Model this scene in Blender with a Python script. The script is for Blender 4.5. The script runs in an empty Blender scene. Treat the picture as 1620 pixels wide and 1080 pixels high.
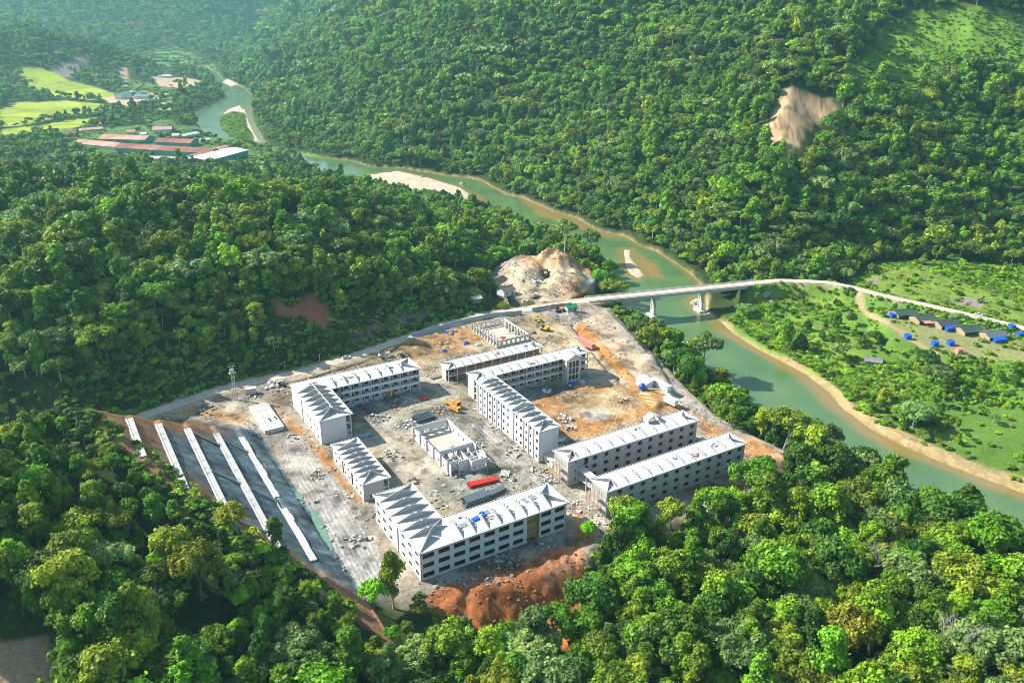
import bpy, math, random
import numpy as np
from mathutils import Vector, Matrix

rng = np.random.default_rng(7)
random.seed(7)
R = math.radians
scene = bpy.context.scene
C = scene.collection

# ------------------------------------------------------------------ camera, light, exposure
CAM_H = 170.0
F_PX, PITCH, ROLL = 1300.0, R(23.10), R(0.715)      # focal length in pixels of a 1620 wide frame
cam = bpy.data.cameras.new('camera')
cam.sensor_width = 36.0
cam.lens = 36.0 * F_PX / 1620.0
cam.clip_start, cam.clip_end = 1.0, 20000.0
camo = bpy.data.objects.new('camera', cam)
C.objects.link(camo)
right0, up0, fwd = Vector((1, 0, 0)), Vector((0, math.sin(PITCH), math.cos(PITCH))), Vector((0, math.cos(PITCH), -math.sin(PITCH)))
rc = math.cos(ROLL) * right0 + math.sin(ROLL) * up0
uc = -math.sin(ROLL) * right0 + math.cos(ROLL) * up0
m = Matrix((rc, uc, -fwd)).transposed().to_4x4()
m.translation = (0, 0, CAM_H)
camo.matrix_world = m
scene.camera = camo

SUN_EL = R(37.0)
sun_h = Vector((-0.95, 0.31, 0)).normalized()
sun_dir = sun_h * math.cos(SUN_EL) + Vector((0, 0, math.sin(SUN_EL)))
sun = bpy.data.lights.new('sun', 'SUN')
sun.energy = 5.0
sun.angle = R(0.5)
sun.color = (1.0, 0.95, 0.86)
suno = bpy.data.objects.new('sun', sun)
suno.rotation_euler = sun_dir.to_track_quat('Z', 'Y').to_euler()
C.objects.link(suno)

w = bpy.data.worlds.new('World')
scene.world = w
w.use_nodes = True
nt = w.node_tree
bg = nt.nodes['Background']
sky = nt.nodes.new('ShaderNodeTexSky')
sky.sky_type = 'NISHITA'
sky.sun_disc = False
sky.sun_elevation = SUN_EL
sky.sun_rotation = math.atan2(sun_h.x, sun_h.y)
nt.links.new(sky.outputs[0], bg.inputs[0])
bg.inputs[1].default_value = 0.10
scene.view_settings.view_transform = 'Standard'
scene.view_settings.look = 'None'
scene.view_settings.exposure = 1.15
scene.view_settings.gamma = 1.0
scene.view_settings.use_curve_mapping = False
HAZE_DENSITY = 0.000085
scene.cycles.max_bounces = 5
scene.cycles.diffuse_bounces = 2
scene.cycles.transmission_bounces = 2
scene.cycles.volume_bounces = 0
scene.cycles.use_denoising = True
scene.cycles.filter_width = 0.9

# ------------------------------------------------------------------ maths helpers
def un(px, py, z=0.0):
    """point of the plane at height z that the photograph shows at pixel (px, py)"""
    U, V = px - 810.0, py - 540.0
    u = U * math.cos(ROLL) + V * math.sin(ROLL)
    v = -U * math.sin(ROLL) + V * math.cos(ROLL)
    c, s = math.cos(PITCH), math.sin(PITCH)
    d = (u / F_PX, c - v / F_PX * s, -s - v / F_PX * c)
    t = (z - CAM_H) / d[2]
    return (d[0] * t, d[1] * t)

def ray_any(px, py):
    U, V = px - 810.0, py - 540.0
    u = U * math.cos(ROLL) + V * math.sin(ROLL)
    v = -U * math.sin(ROLL) + V * math.cos(ROLL)
    c, s = math.cos(PITCH), math.sin(PITCH)
    d = np.array((u / F_PX, c - v / F_PX * s, -s - v / F_PX * c))
    return d / np.linalg.norm(d)

def to_px(x, y, z):
    c, s = math.cos(PITCH), math.sin(PITCH)
    dz = np.asarray(z) - CAM_H
    dep = np.asarray(y) * c - dz * s
    up = np.asarray(y) * s + dz * c
    u = F_PX * np.asarray(x) / dep
    v = -F_PX * up / dep
    return 810 + u * math.cos(ROLL) - v * math.sin(ROLL), 540 + u * math.sin(ROLL) + v * math.cos(ROLL), dep

SA = R(31.3)                                         # heading of the building grid
CA, SN = math.cos(SA), math.sin(SA)
def S(su, sv):                                       # site grid -> world
    return (su * CA - sv * SN, su * SN + sv * CA)
def toS(x, y):
    return x * CA + y * SN, -x * SN + y * CA

def sm(x, a, b):
    t = np.clip((x - a) / (b - a), 0, 1)
    return t * t * (3 - 2 * t)

def lattice(ix, iy, seed):
    with np.errstate(over='ignore'):
        h = (ix.astype(np.int64) * 374761393 + iy.astype(np.int64) * 668265263 + seed * 1442695041) & 0xffffffff
        h = ((h ^ (h >> 13)) * 1274126177) & 0xffffffff
        h = h ^ (h >> 16)
    return (h & 0xffff) / 65535.0

def vnoise(x, y, s=0):
    ix, iy = np.floor(x), np.floor(y)
    fx, fy = x - ix, y - iy
    fx, fy = fx * fx * (3 - 2 * fx), fy * fy * (3 - 2 * fy)
    a, b = lattice(ix, iy, s), lattice(ix + 1, iy, s)
    c, d = lattice(ix, iy + 1, s), lattice(ix + 1, iy + 1, s)
    return (a * (1 - fx) + b * fx) * (1 - fy) + (c * (1 - fx) + d * fx) * fy

def fbm(x, y, wl, octv=4, s=0):
    x, y = np.asarray(x, float) / wl, np.asarray(y, float) / wl
    out, amp, tot = 0, 1.0, 0
    for k in range(octv):
        out = out + amp * vnoise(x + 17.3 * k, y - 9.1 * k, s + k)
        tot += amp
        amp *= 0.5
        x, y = x * 2.03, y * 2.03
    return out / tot * 2 - 1                          # -1..1

def pdist(x, y, pts, closed=False):
    """distance to a polyline"""
    x, y = np.asarray(x, float), np.asarray(y, float)
    best = np.full(x.shape, 1e18)
    P = list(pts) + ([pts[0]] if closed else [])
    for (ax, ay), (bx, by) in zip(P[:-1], P[1:]):
        dx, dy = bx - ax, by - ay
        L = dx * dx + dy * dy + 1e-9
        t = np.clip(((x - ax) * dx + (y - ay) * dy) / L, 0, 1)
        d = (x - ax - t * dx) ** 2 + (y - ay - t * dy) ** 2
        best = np.minimum(best, d)
    return np.sqrt(best)

def inside(x, y, P):
    x, y = np.asarray(x, float), np.asarray(y, float)
    r = np.zeros(x.shape, bool)
    n = len(P)
    for i in range(n):
        (ax, ay), (bx, by) = P[i], P[(i + 1) % n]
        if ay == by:
            continue
        r ^= ((ay > y) != (by > y)) & (x < (bx - ax) * (y - ay) / (by - ay) + ax)
    return r

def sdist(x, y, P):
    """signed distance to a polygon, positive inside"""
    d = pdist(x, y, P, True)
    return np.where(inside(x, y, P), d, -d)

def sdist_near(x, y, P, reach):
    """the same, worked out only near the polygon (elsewhere -reach*10)"""
    x, y = np.asarray(x, float), np.asarray(y, float)
    q = np.array(P)
    lo, hi = q.min(0) - reach, q.max(0) + reach
    k = (x > lo[0]) & (x < hi[0]) & (y > lo[1]) & (y < hi[1])
    out = np.full(x.shape, -reach * 10.0)
    if k.any():
        out[k] = sdist(x[k], y[k], P)
    return out

def pix(L, z=0.0):
    return [un(a, b, z) for a, b in L]

# ------------------------------------------------------------------ plan of the valley (world metres, camera above the origin)
WATER = -14.0
RIGHT_BANK = [(322, 104), (345, 116), (353, 127), (385, 138), (397, 150), (398, 170), (402, 196), (423, 230), (460, 240), (490, 247), (553, 254), (588, 264),
              (637, 266), (702, 277), (741, 281), (762, 286), (799, 307), (824, 312), (873, 333), (910, 344), (950, 366), (987, 373), (1015, 389), (1040, 398),
              (1090, 431), (1106, 446), (1117, 470), (1117, 494), (1136, 505), (1161, 528), (1199, 552), (1242, 574), (1275, 592), (1313, 621), (1333, 646),
              (1380, 680), (1440, 710), (1513, 740), (1620, 780), (1800, 850)]
LEFT_BANK = [(1700, 960), (1520, 840), (1400, 780), (1300, 735), (1227, 703), (1190, 680), (1161, 640), (1128, 590), (1090, 575), (1063, 560), (1030, 520), (995, 495), (978, 470), (970, 440), (950, 415), (925, 392), (880, 378),
             (845, 369), (820, 352), (761, 330), (690, 318), (630, 305), (570, 296), (530, 283), (500, 270), (455, 247), (433, 234), (400, 227), (353, 220), (323, 210), (307, 190), (310, 177), (333, 167),
             (358, 153), (345, 133), (325, 116), (300, 106)]
RIVER = pix(RIGHT_BANK, WATER) + pix(LEFT_BANK, WATER)
RIVER_R = pix(RIGHT_BANK, WATER)
BARS = [pix(L, WATER) for L in (
    [(984, 394), (1000, 393), (998, 406), (1008, 419), (1021, 436), (1010, 442), (995, 434), (988, 423), (986, 408)],
    [(556, 285), (588, 275), (630, 270), (678, 281), (728, 296), (766, 322), (745, 330), (690, 320), (640, 308), (590, 300)],
    [(348, 183), (362, 172), (380, 166), (384, 173), (370, 178)],
    [(372, 176), (388, 172), (393, 190), (404, 212), (414, 228), (402, 227), (392, 205)],
    [(1088, 478), (1100, 470), (1112, 474), (1117, 494), (1128, 504), (1108, 497)],
    [(318, 117), (330, 114), (333, 118)], [(350, 130), (360, 127), (374, 134), (366, 138)], [(395, 143), (405, 140), (412, 146)])]
ISLAND = pix([(349, 186), (366, 178), (386, 180), (390, 200), (401, 218), (397, 226), (372, 220), (352, 205)], WATER)
ROAD_L = pix([(120, 690), (190, 668), (245, 652), (300, 632), (380, 608), (480, 588), (560, 563), (620, 543), (700, 515), (760, 500), (830, 490), (900, 479), (960, 471)], 0.6)
BR_A, BR_B = (50.0, 462.6), (152.0, 495.2)           # bridge deck ends, centre line
ROAD_R = [(152.0, 495.2), (170, 501.5)] + pix([(1260, 444), (1315, 447), (1355, 456), (1400, 468), (1450, 479), (1500, 490), (1560, 504), (1640, 524), (1760, 556)], 1.0)
TRACK_R = pix([(1350, 456), (1362, 470), (1372, 485), (1400, 505), (1440, 535), (1480, 556), (1490, 566)], -1.0)
MTN = pix([(1900, 440), (1620, 424), (1500, 430), (1400, 424), (1345, 432), (1250, 437), (1150, 430), (1106, 424), (1050, 392), (955, 358), (905, 334), (800, 295), (742, 273),
           (640, 258), (592, 250), (545, 226), (470, 205), (430, 182), (408, 152), (398, 136), (370, 122)], -11.0) + [(-620, 2050), (-780, 2500), (-900, 3200)]
MOUNTAIN = MTN + [(-900, 7000), (5000, 7000), (5000, 500), (1500, 480)]
SITE = pix([(250, 655), (300, 634), (380, 609), (480, 590), (560, 563), (620, 545), (700, 517), (760, 501), (830, 491), (900, 480), (962, 488), (990, 520), (1040, 568), (1078, 610),
            (1130, 658), (1200, 695), (1246, 716), (1205, 770), (1150, 800), (1040, 822), (965, 846), (918, 876), (800, 925), (670, 945), (600, 935), (545, 905), (505, 850), (480, 810), (455, 770), (415, 705), (390, 675), (330, 664)], 0)
LEFT_RIDGE = pix([(100, 700), (245, 645), (300, 624), (380, 600), (480, 580), (560, 555), (620, 536), (700, 508), (745, 493)], 0) + [(-14, 465), (-18, 520), (-14, 580), (-30, 650), (-60, 730), (-150, 830), (-300, 900),
             (-500, 930), (-800, 960), (-1500, 950), (-1500, 250), (-420, 250), (-270, 300)]
HEAP_C = (20.0, 507.0)
CUT_EDGES = [(57.7, 5.0), (47.6, 12.0), (37.1, 19.0), (27.2, 26.0), (18.0, 33.0)]    # outer edge of each bench on the grid's u axis, its height
BENCH_W = 1.7
TOE_U = 65.5
TRENCH = pix([(905, 514), (930, 545), (958, 580), (992, 612), (1010, 622)], 0)

def natural_spur(su, sv):
    z = 2 + (sv - 188) * 0.433 + (60.9 - (sv - 188) * 0.625 - su) * 0.16
    z = z + 3.0
    z = np.minimum(z, 43 + 0.04 * (su + 60))
    z = np.minimum(z, np.maximum(TOE_U - su, -4) * 0.70 + 0.5)
    end = 283 + (su - 16.5) * 0.62
    z = z - np.maximum(sv - end, 0) * 1.3
    return np.maximum(z, -8 + 9 * sm(sv, 215, 260))

def Z(x, y):
    x, y = np.asarray(x, float), np.asarray(y, float)
    su, sv = toS(x, y)
    dr = -sdist(x, y, RIVER)                          # distance from the water's edge, positive on land
    z = -14 + 2.2 * sm(dr, -.5, 4) + 4.0 * sm(dr, 5, 45) + 6.0 * sm(dr, 40, 140) * sm(y, 680, 540)
    z = np.where(dr < 0, WATER - 2.2 * sm(-dr, 0, 6) - 0.05, z)
    z = z + np.where(dr > 8, fbm(x, y, 40, 3, 5) * 0.9 * sm(dr, 8, 40), 0)
    for b in BARS:
        d = sdist_near(x, y, b, 8)
        z = np.where(d > -4, np.maximum(z, WATER + 0.55 * sm(d, -1.5, 3) - 0.35), z)
    d = sdist_near(x, y, ISLAND, 10)
    z = np.where(d > -4, np.maximum(z, WATER + 1.6 * sm(d, -1, 5) - 0.4), z)
    # foreground slopes and the spur that was cut
    fg = natural_spur(su, sv)
    wfg = sm(sv, 352, 318) * sm(su, 135, 75)
    right_fg = -8.5 + 10 * sm(sv, 150, 80) * sm(su, 80, 180)
    zf = np.where(su < 135, fg * (1 - sm(su, 75, 135)) + right_fg * sm(su, 75, 135), right_fg)
    wf2 = sm(y, 330, 300) * sm(dr, 4, 30)
    z = z * (1 - np.maximum(wfg * (dr > 0), wf2 * sm(su, 75, 100))) + zf * np.maximum(wfg * (dr > 0), wf2 * sm(su, 75, 100))
    # ridge left of the road
    d = sdist(x, y, LEFT_RIDGE)
    cap = 5 + 42 * sm(-x, 22, 140) + 8 * sm(-x, 150, 420)
    cap = cap * (1 - 0.95 * sm(y, 460, 770))
    ridge = cap * (1 - np.exp(-np.maximum(d, 0) * 0.95 / cap)) + fbm(x, y, 70, 3, 21) * 6 * sm(d, 15, 70) * sm(-x, 20, 120) - 7 * sm(y, 560, 780)
    z = np.where(d > -1, z * (1 - sm(d, -1, 25)) + np.maximum(ridge, -8) * sm(d, 0, 1) + (1 - sm(d, 0, 1)) * 0, z)
    # mountain right of the river
    d = sdist(x, y, MOUNTAIN)
    dd = np.maximum(d, 0)
    slope = 0.56 - 0.14 * sm(-x, 150, 900)
    h = np.where(dd < 350, dd, 350 + (dd - 350) * 0.72) * slope
    amp = np.minimum(dd * 0.27, 52)
    gx, gy = x * 0.80 + y * 0.6, -x * 0.6 + y * 0.80
    h = h + amp * (fbm(gx * 1.9, gy * 0.75, 260, 3, 31)) + np.minimum(dd * 0.15, 12) * fbm(x, y, 75, 3, 37)
    h = np.minimum(h, 620)
    z = z + np.maximum(h, 0) * sm(dd, 0, 25)
    # hills further up the valley on the left, and the far wall
    def bump(cx, cy, rx, ry, hh, ang=0.0):
        c, s = math.cos(ang), math.sin(ang)
        X, Y = (x - cx) * c + (y - cy) * s, -(x - cx) * s + (y - cy) * c
        return hh * np.exp(-((X / rx) ** 2 + (Y / ry) ** 2))
    hills = bump(-1010, 1850, 170, 150, 78) + bump(-1280, 1780, 230, 170, 72) + bump(-1040, 1420, 110, 90, 22) + bump(-1700, 2300, 400, 300, 120)
    hills = hills * (1 + 0.25 * fbm(x, y, 120, 3, 41))
    z = z + hills * sm(dr, 10, 120)
    far = sm(y - 0.12 * x, 2450, 4600)
    z = z + far * (560 + 170 * fbm(x, y, 900, 4, 51)) * sm(d, 200, -250) * sm(dr, 60, 500)
    # the levelled building site
    ds = sdist_near(x, y, SITE, 40)
    ws = sm(ds, -13, 0.5)
    rough = fbm(x, y, 9, 4, 61) * 0.28 + fbm(x, y, 2.6, 3, 66) * 0.24
    z = z * (1 - ws) + rough * ws
    # stepped cut
    nat = z
    stair = np.zeros_like(z)
    prev_u, prev_z = TOE_U, 0.0
    for ue, ze in CUT_EDGES:
        face = sm(su, prev_u, ue)
        lin = np.clip((prev_u - su) / (prev_u - ue), 0, 1)
        stair = np.where(su < prev_u, prev_z + (ze - prev_z) * lin, stair)
        prev_u, prev_z = ue - BENCH_W, ze
        stair = np.where((su <= ue) & (su >= ue - BENCH_W), ze, stair)
    stair = np.where(su < prev_u, prev_z + (prev_u - su) * 0.9, stair)
    stair = stair + fbm(x, y, 5, 3, 71) * 0.35 + fbm(x, y, 3.4, 2, 73) * .25 - .12
    reg = (su < TOE_U + 0.2) & (su > -30) & (sv > 165) & (sv < 322)
    z = np.where(reg & (ds < 0.5), np.minimum(np.where(ws > 0.02, np.maximum(natural_spur(su, sv), z), z), np.maximum(stair, -9)), z)
    # orange excavation in front of the white block
    d = sdist_near(x, y, ORANGE, 20)
    z = np.where(d > -8, z + sm(d, -6, 4) * (fbm(x, y, 12, 5, 81) * 1.6 + .2 + fbm(x, y, 3.0, 4, 83) * .55 - .7 * sm(np.abs(fbm(x, y, 30, 2, 85)), .10, .0)), z)
    # spoil heap
    hx, hy = x - HEAP_C[0], y - HEAP_C[1]
    rr = np.sqrt((hx / 33) ** 2 + (hy / 46) ** 2) + 0.10 * fbm(x, y, 22, 3, 91)
    def mound(cx, cy, rx, ry, hh, e0=1.0, e1=.35):
        q = np.sqrt(((hx - cx) / rx) ** 2 + ((hy - cy) / ry) ** 2) + .13 * fbm(x, y, 13, 3, 93)
        return hh * sm(q, e0, e1)
    rid = 1 - np.abs(fbm(x, y, 12, 3, 97))
    heap = np.maximum(np.maximum(mound(-13, 5, 20, 36, 7.0), mound(8, 18, 20, 30, 9.0)), np.maximum(mound(14, -12, 17, 30, 6.0), mound(0, -22, 20, 24, 3.2)))
    heap = heap * (.62 + .50 * rid) + fbm(x, y, 7, 4, 98) * 1.3 * sm(rr, 1, .8)
    heap = heap - 1.2 * sm(pdist(x, y, HEAP_TRACK), 5, 2.5) * sm(rr, 1, .7) - .4
    z = np.maximum(z, np.where(rr < 1.05, heap + 0.3, -99))
    if SLIDE_BOX:
        d = sdist_near(x, y, SLIDE_BOX, 20)
        z = np.where(d > -6, z + sm(d, -4, 6) * (fbm(x, y, 14, 5, 87) * 3.0 - .5), z)
    # small heaps on the site
    for (px, py, rad, hh) in PILES:
        cx, cy = un(px, py, 0)
        q = np.sqrt((x - cx) ** 2 + (y - cy) ** 2)
        k = q < rad * 1.2
        if k.any():
            z[k] = z[k] + hh * np.clip(1 - q[k] / rad * (1 + 0.25 * fbm(x[k], y[k], rad * .8, 2, 12)), 0, 1)
    # upper terrace on the river side with its trench
    d = sdist_near(x, y, TERRACE, 12)
    z = np.where(d > -6, z + 1.8 * sm(d, -3.5, 0.0), z)
    q = pdist(x, y, TRENCH)
    z = z - 1.3 * sm(q, 1.6, 0.5)
    # levelled bands under the roads
    for pts, half, lev in ((ROAD_L, 5.0, 0.6), (ROAD_R, 4.5, 1.0), (TRACK_R, 2.0, None)):
        q = pdist(x, y, pts)
        wr = sm(q, half + 7, half)
        if lev is None:
            continue
        k = wr * (sm(dr, 2, 12) if pts is ROAD_R else 1)
        z = z * (1 - k) + lev * k
    # shelf where the huts of the right bank stand
    d = sdist_near(x, y, HUT_SHELF, 30)
    z = z * (1 - sm(d, -12, 0)) + (-1.5) * sm(d, -12, 0)
    return z

SLIDE_BOX = None
HEAP_TRACK = pix([(835, 492), (852, 470), (862, 446), (866, 425), (876, 410)], 3)
ORANGE = pix([(668, 948), (760, 915), (850, 885), (915, 872), (930, 905), (905, 950), (905, 1000), (850, 1010), (760, 990), (690, 975)], -2)
ORANGE_VIEW = pix([(725, 940), (900, 930), (905, 990), (865, 1022), (820, 1000), (735, 985)], -5)
TERRACE = pix([(920, 512), (958, 492), (1000, 535), (1046, 590), (1062, 622), (1040, 640), (1005, 604), (965, 560)], 1)
HUT_SHELF = pix([(1400, 490), (1620, 540), (1650, 575), (1500, 560), (1420, 535)], -1.5)
PILES = [(660, 556, 7, 3.2), (638, 560, 5, 2.0), (668, 745, 3.4, 1.3), (650, 715, 3.0, 1.2), (648, 700, 2.6, 1.0), (945, 658, 7, 1.3), (925, 655, 4, 0.7), (1030, 574, 8, 2.6), (1020, 582, 6, 1.6), (640, 630, 5, 1.0),
         (590, 573, 6, 1.5), (610, 566, 6, 1.8), (905, 498, 7, 2.0), (880, 490, 6, 1.6), (510, 745, 3, -1.8), (540, 790, 3, -1.4), (583, 850, 3, -1.2), (440, 600, 5, 1.6)]

def Z1(x, y):
    return float(Z(np.array([x]), np.array([y]))[0])

def hit(px, py, tmin=120, tmax=6000):
    """first point of the ground along the line of sight through a pixel"""
    d = ray_any(px, py)
    t = np.geomspace(tmin, tmax, 900)
    h = Z(d[0] * t, d[1] * t) - (CAM_H + d[2] * t)
    k = np.argmax(h > 0)
    if not (h > 0).any():
        return None
    a, b = t[max(k - 1, 0)], t[k]
    tt = np.linspace(a, b, 30)
    h = Z(d[0] * tt, d[1] * tt) - (CAM_H + d[2] * tt)
    t0 = tt[np.argmax(h > 0)]
    return (d[0] * t0, d[1] * t0)

def hits(L):
    return [p for p in (hit(a, b) for a, b in L) if p is not None]

# ------------------------------------------------------------------ materials
MATS = {}
def nodes_of(m):
    m.use_nodes = True
    return m.node_tree, m.node_tree.nodes['Principled BSDF']

def mat(name, col, rough=0.8, var=0.15, scale=1.5, bump=0.0, metal=0.0, spec=0.3, dirt=None, coords='Object'):
    """plain procedural surface: colour broken up by two scales of noise, optional stains of a second colour"""
    if name in MATS:
        return MATS[name]
    m = bpy.data.materials.new(name)
    t, b = nodes_of(m)
    L = t.links
    tc = t.nodes.new('ShaderNodeTexCoord')
    n = t.nodes.new('ShaderNodeTexNoise')
    n.inputs['Scale'].default_value = scale
    n.inputs['Detail'].default_value = 6
    n.inputs['Roughness'].default_value = 0.65
    L.new(tc.outputs[coords], n.inputs['Vector'])
    mr = t.nodes.new('ShaderNodeMapRange')
    mr.inputs['From Min'].default_value = 0.3
    mr.inputs['From Max'].default_value = 0.7
    mr.inputs['To Min'].default_value = 1 - var
    mr.inputs['To Max'].default_value = 1 + var
    L.new(n.outputs['Fac'], mr.inputs['Value'])
    mul = t.nodes.new('ShaderNodeVectorMath')
    mul.operation = 'SCALE'
    mul.inputs[0].default_value = col
    L.new(mr.outputs[0], mul.inputs['Scale'])
    out = mul.outputs[0]
    if dirt:
        n2 = t.nodes.new('ShaderNodeTexNoise')
        n2.inputs['Scale'].default_value = scale * 0.35
        n2.inputs['Detail'].default_value = 8
        n2.inputs['Roughness'].default_value = 0.7
        L.new(tc.outputs[coords], n2.inputs['Vector'])
        r2 = t.nodes.new('ShaderNodeMapRange')
        r2.inputs['From Min'].default_value = 0.5
        r2.inputs['From Max'].default_value = 0.68
        r2.inputs['To Max'].default_value = dirt[1]
        L.new(n2.outputs['Fac'], r2.inputs['Value'])
        mx = t.nodes.new('ShaderNodeMix')
        mx.data_type = 'RGBA'
        L.new(r2.outputs[0], mx.inputs[0])
        L.new(out, mx.inputs[6])
        mx.inputs[7].default_value = (*dirt[0], 1)
        out = mx.outputs[2]
    L.new(out, b.inputs['Base Color'])
    b.inputs['Roughness'].default_value = rough
    b.inputs['Metallic'].default_value = metal
    b.inputs['Specular IOR Level'].default_value = spec
    if bump:
        bn = t.nodes.new('ShaderNodeBump')
        bn.inputs['Strength'].default_value = 1.0
        bn.inputs['Distance'].default_value = bump
        L.new(n.outputs['Fac'], bn.inputs['Height'])
        L.new(bn.outputs[0], b.inputs['Normal'])
    MATS[name] = m
    return m

def tag(o, label=None, cat=None, group=None, kind=None):
    if label: o['label'] = label
    if cat: o['category'] = cat
    if group: o['group'] = group
    if kind: o['kind'] = kind
    return o

def link(name, me, mats=(), parent=None, loc=None, rotz=None):
    o = bpy.data.objects.new(name, me)
    for mm in mats:
        if me is not None and len(me.materials) < len(mats):
            me.materials.append(mm)
    C.objects.link(o)
    if parent is not None: o.parent = parent
    if loc is not None: o.location = loc
    if rotz is not None: o.rotation_euler = (0, 0, rotz)
    return o

def fast_mesh(name, V, F, smooth=False):
    """mesh from arrays: V (n,3), F (m,k)"""
    V, F = np.asarray(V, np.float32), np.asarray(F, np.int32)
    me = bpy.data.meshes.new(name)
    me.vertices.add(len(V))
    me.vertices.foreach_set('co', V.ravel())
    k = F.shape[1]
    me.loops.add(F.size)
    me.loops.foreach_set('vertex_index', F.ravel())
    me.polygons.add(len(F))
    me.polygons.foreach_set('loop_start', np.arange(0, F.size, k, dtype=np.int32))
    me.polygons.foreach_set('use_smooth', np.full(len(F), smooth))
    me.update(calc_edges=True)
    return me

# ------------------------------------------------------------------ ground sheet
def blend(col, wgt, c):
    wgt = np.clip(wgt, 0, 1)[:, None]
    return col * (1 - wgt) + np.array(c)[None, :] * wgt

FIELDS = [pix(L, -9) for L in (
    [(30, 131), (85, 132), (150, 140), (190, 152), (196, 156), (150, 160), (110, 156), (60, 150)],
    [(0, 176), (30, 163), (110, 161), (165, 166), (178, 171), (150, 178), (100, 186), (30, 200), (0, 202)],
    [(0, 205), (60, 200), (120, 190), (160, 186), (120, 205), (40, 216), (0, 222)])]
FACTORY = pix([(95, 205), (330, 195), (430, 225), (430, 250), (330, 262), (240, 262), (110, 235)], -9)
HOUSES_FAR = [pix(L, -9) for L in ([(232, 184), (276, 186), (276, 210), (240, 212)], [(285, 200), (318, 198), (318, 218), (290, 222)], [(185, 127), (300, 145), (280, 158), (230, 157), (195, 145)], [(250, 108), (272, 108), (272, 124), (250, 124)])]

YARD = [pix(L, -8) for L in (
    [(160, 155), (185, 153), (245, 152), (240, 163), (215, 168), (196, 172), (175, 166)],
    [(240, 127), (290, 124), (322, 128), (318, 138), (285, 139), (252, 137)],
    [(250, 165), (270, 158), (272, 174), (252, 174)], [(188, 127), (205, 122), (203, 135)], [(232, 148), (262, 145), (258, 156), (240, 156)])]
MEADOW = [pix(L, z) for L, z in (
    ([(360, 255), (430, 248), (450, 258), (420, 268), (375, 268)], -7), ([(418, 226), (470, 238), (540, 250), (550, 256), (480, 250), (425, 236)], -11),
    ([(695, 430), (750, 422), (742, 434), (700, 440)], 7), ([(745, 452), (765, 450), (765, 462), (745, 464)], 3), ([(440, 344), (462, 336), (478, 356), (470, 372)], 42), ([(1366, 434), (1430, 417), (1500, 436), (1600, 466), (1700, 520), (1600, 508), (1480, 478), (1400, 456)], 0),
    ([(205, 98), (250, 84), (300, 84), (330, 96), (290, 106), (240, 108)], -9), ([(290, 108), (330, 98), (348, 106), (320, 112)], -9))]
PURPLE = [pix(L, z) for L, z in (([(378, 258), (410, 252), (416, 258), (392, 264)], -7), ([(1482, 462), (1556, 470), (1558, 484), (1520, 480)], 0), ([(1374, 436), (1390, 434), (1390, 444), (1376, 446)], 0))]
TERR_R = pix([(1140, 500), (1165, 480), (1195, 462), (1260, 448), (1340, 452), (1400, 420), (1450, 415), (1760, 440), (1900, 600), (1900, 860), (1620, 782), (1513, 745), (1380, 684), (1313, 624), (1242, 577), (1161, 530)], -4)
SLIDE = hits([(1236, 145), (1262, 143), (1300, 156), (1327, 175), (1300, 190), (1275, 205), (1262, 226), (1240, 238), (1212, 228), (1205, 210), (1222, 185)])
SLIDE_BOX = SLIDE
GRASSY = hits([(1400, 38), (1430, 25), (1480, 26), (1560, 16), (1720, 2), (1720, 150), (1640, 140), (1560, 110), (1500, 100), (1460, 130), (1440, 160), (1400, 150), (1358, 150), (1340, 140), (1368, 90)])
SCARS = [hits(L) for L in ([(428, 480), (442, 470), (452, 482), (470, 478), (480, 462), (502, 460), (506, 480), (522, 478), (523, 505), (512, 520), (490, 508), (460, 503), (438, 498)],
                           [(556, 540), (590, 505), (640, 490), (680, 492), (690, 500), (640, 512), (590, 535), (560, 548)], [(130, 560), (150, 565), (160, 590), (140, 600), (118, 594)],
                           [(368, 585), (390, 580), (394, 596), (375, 602)], [(370, 545), (378, 560), (388, 580), (376, 580)],
                           [(56, 122), (90, 108), (120, 92), (140, 88), (142, 100), (120, 118), (80, 130)])]
BARE_BL = hits([(-40, 1030), (20, 1018), (62, 1010), (92, 1028), (90, 1085), (-60, 1100)])

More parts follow.
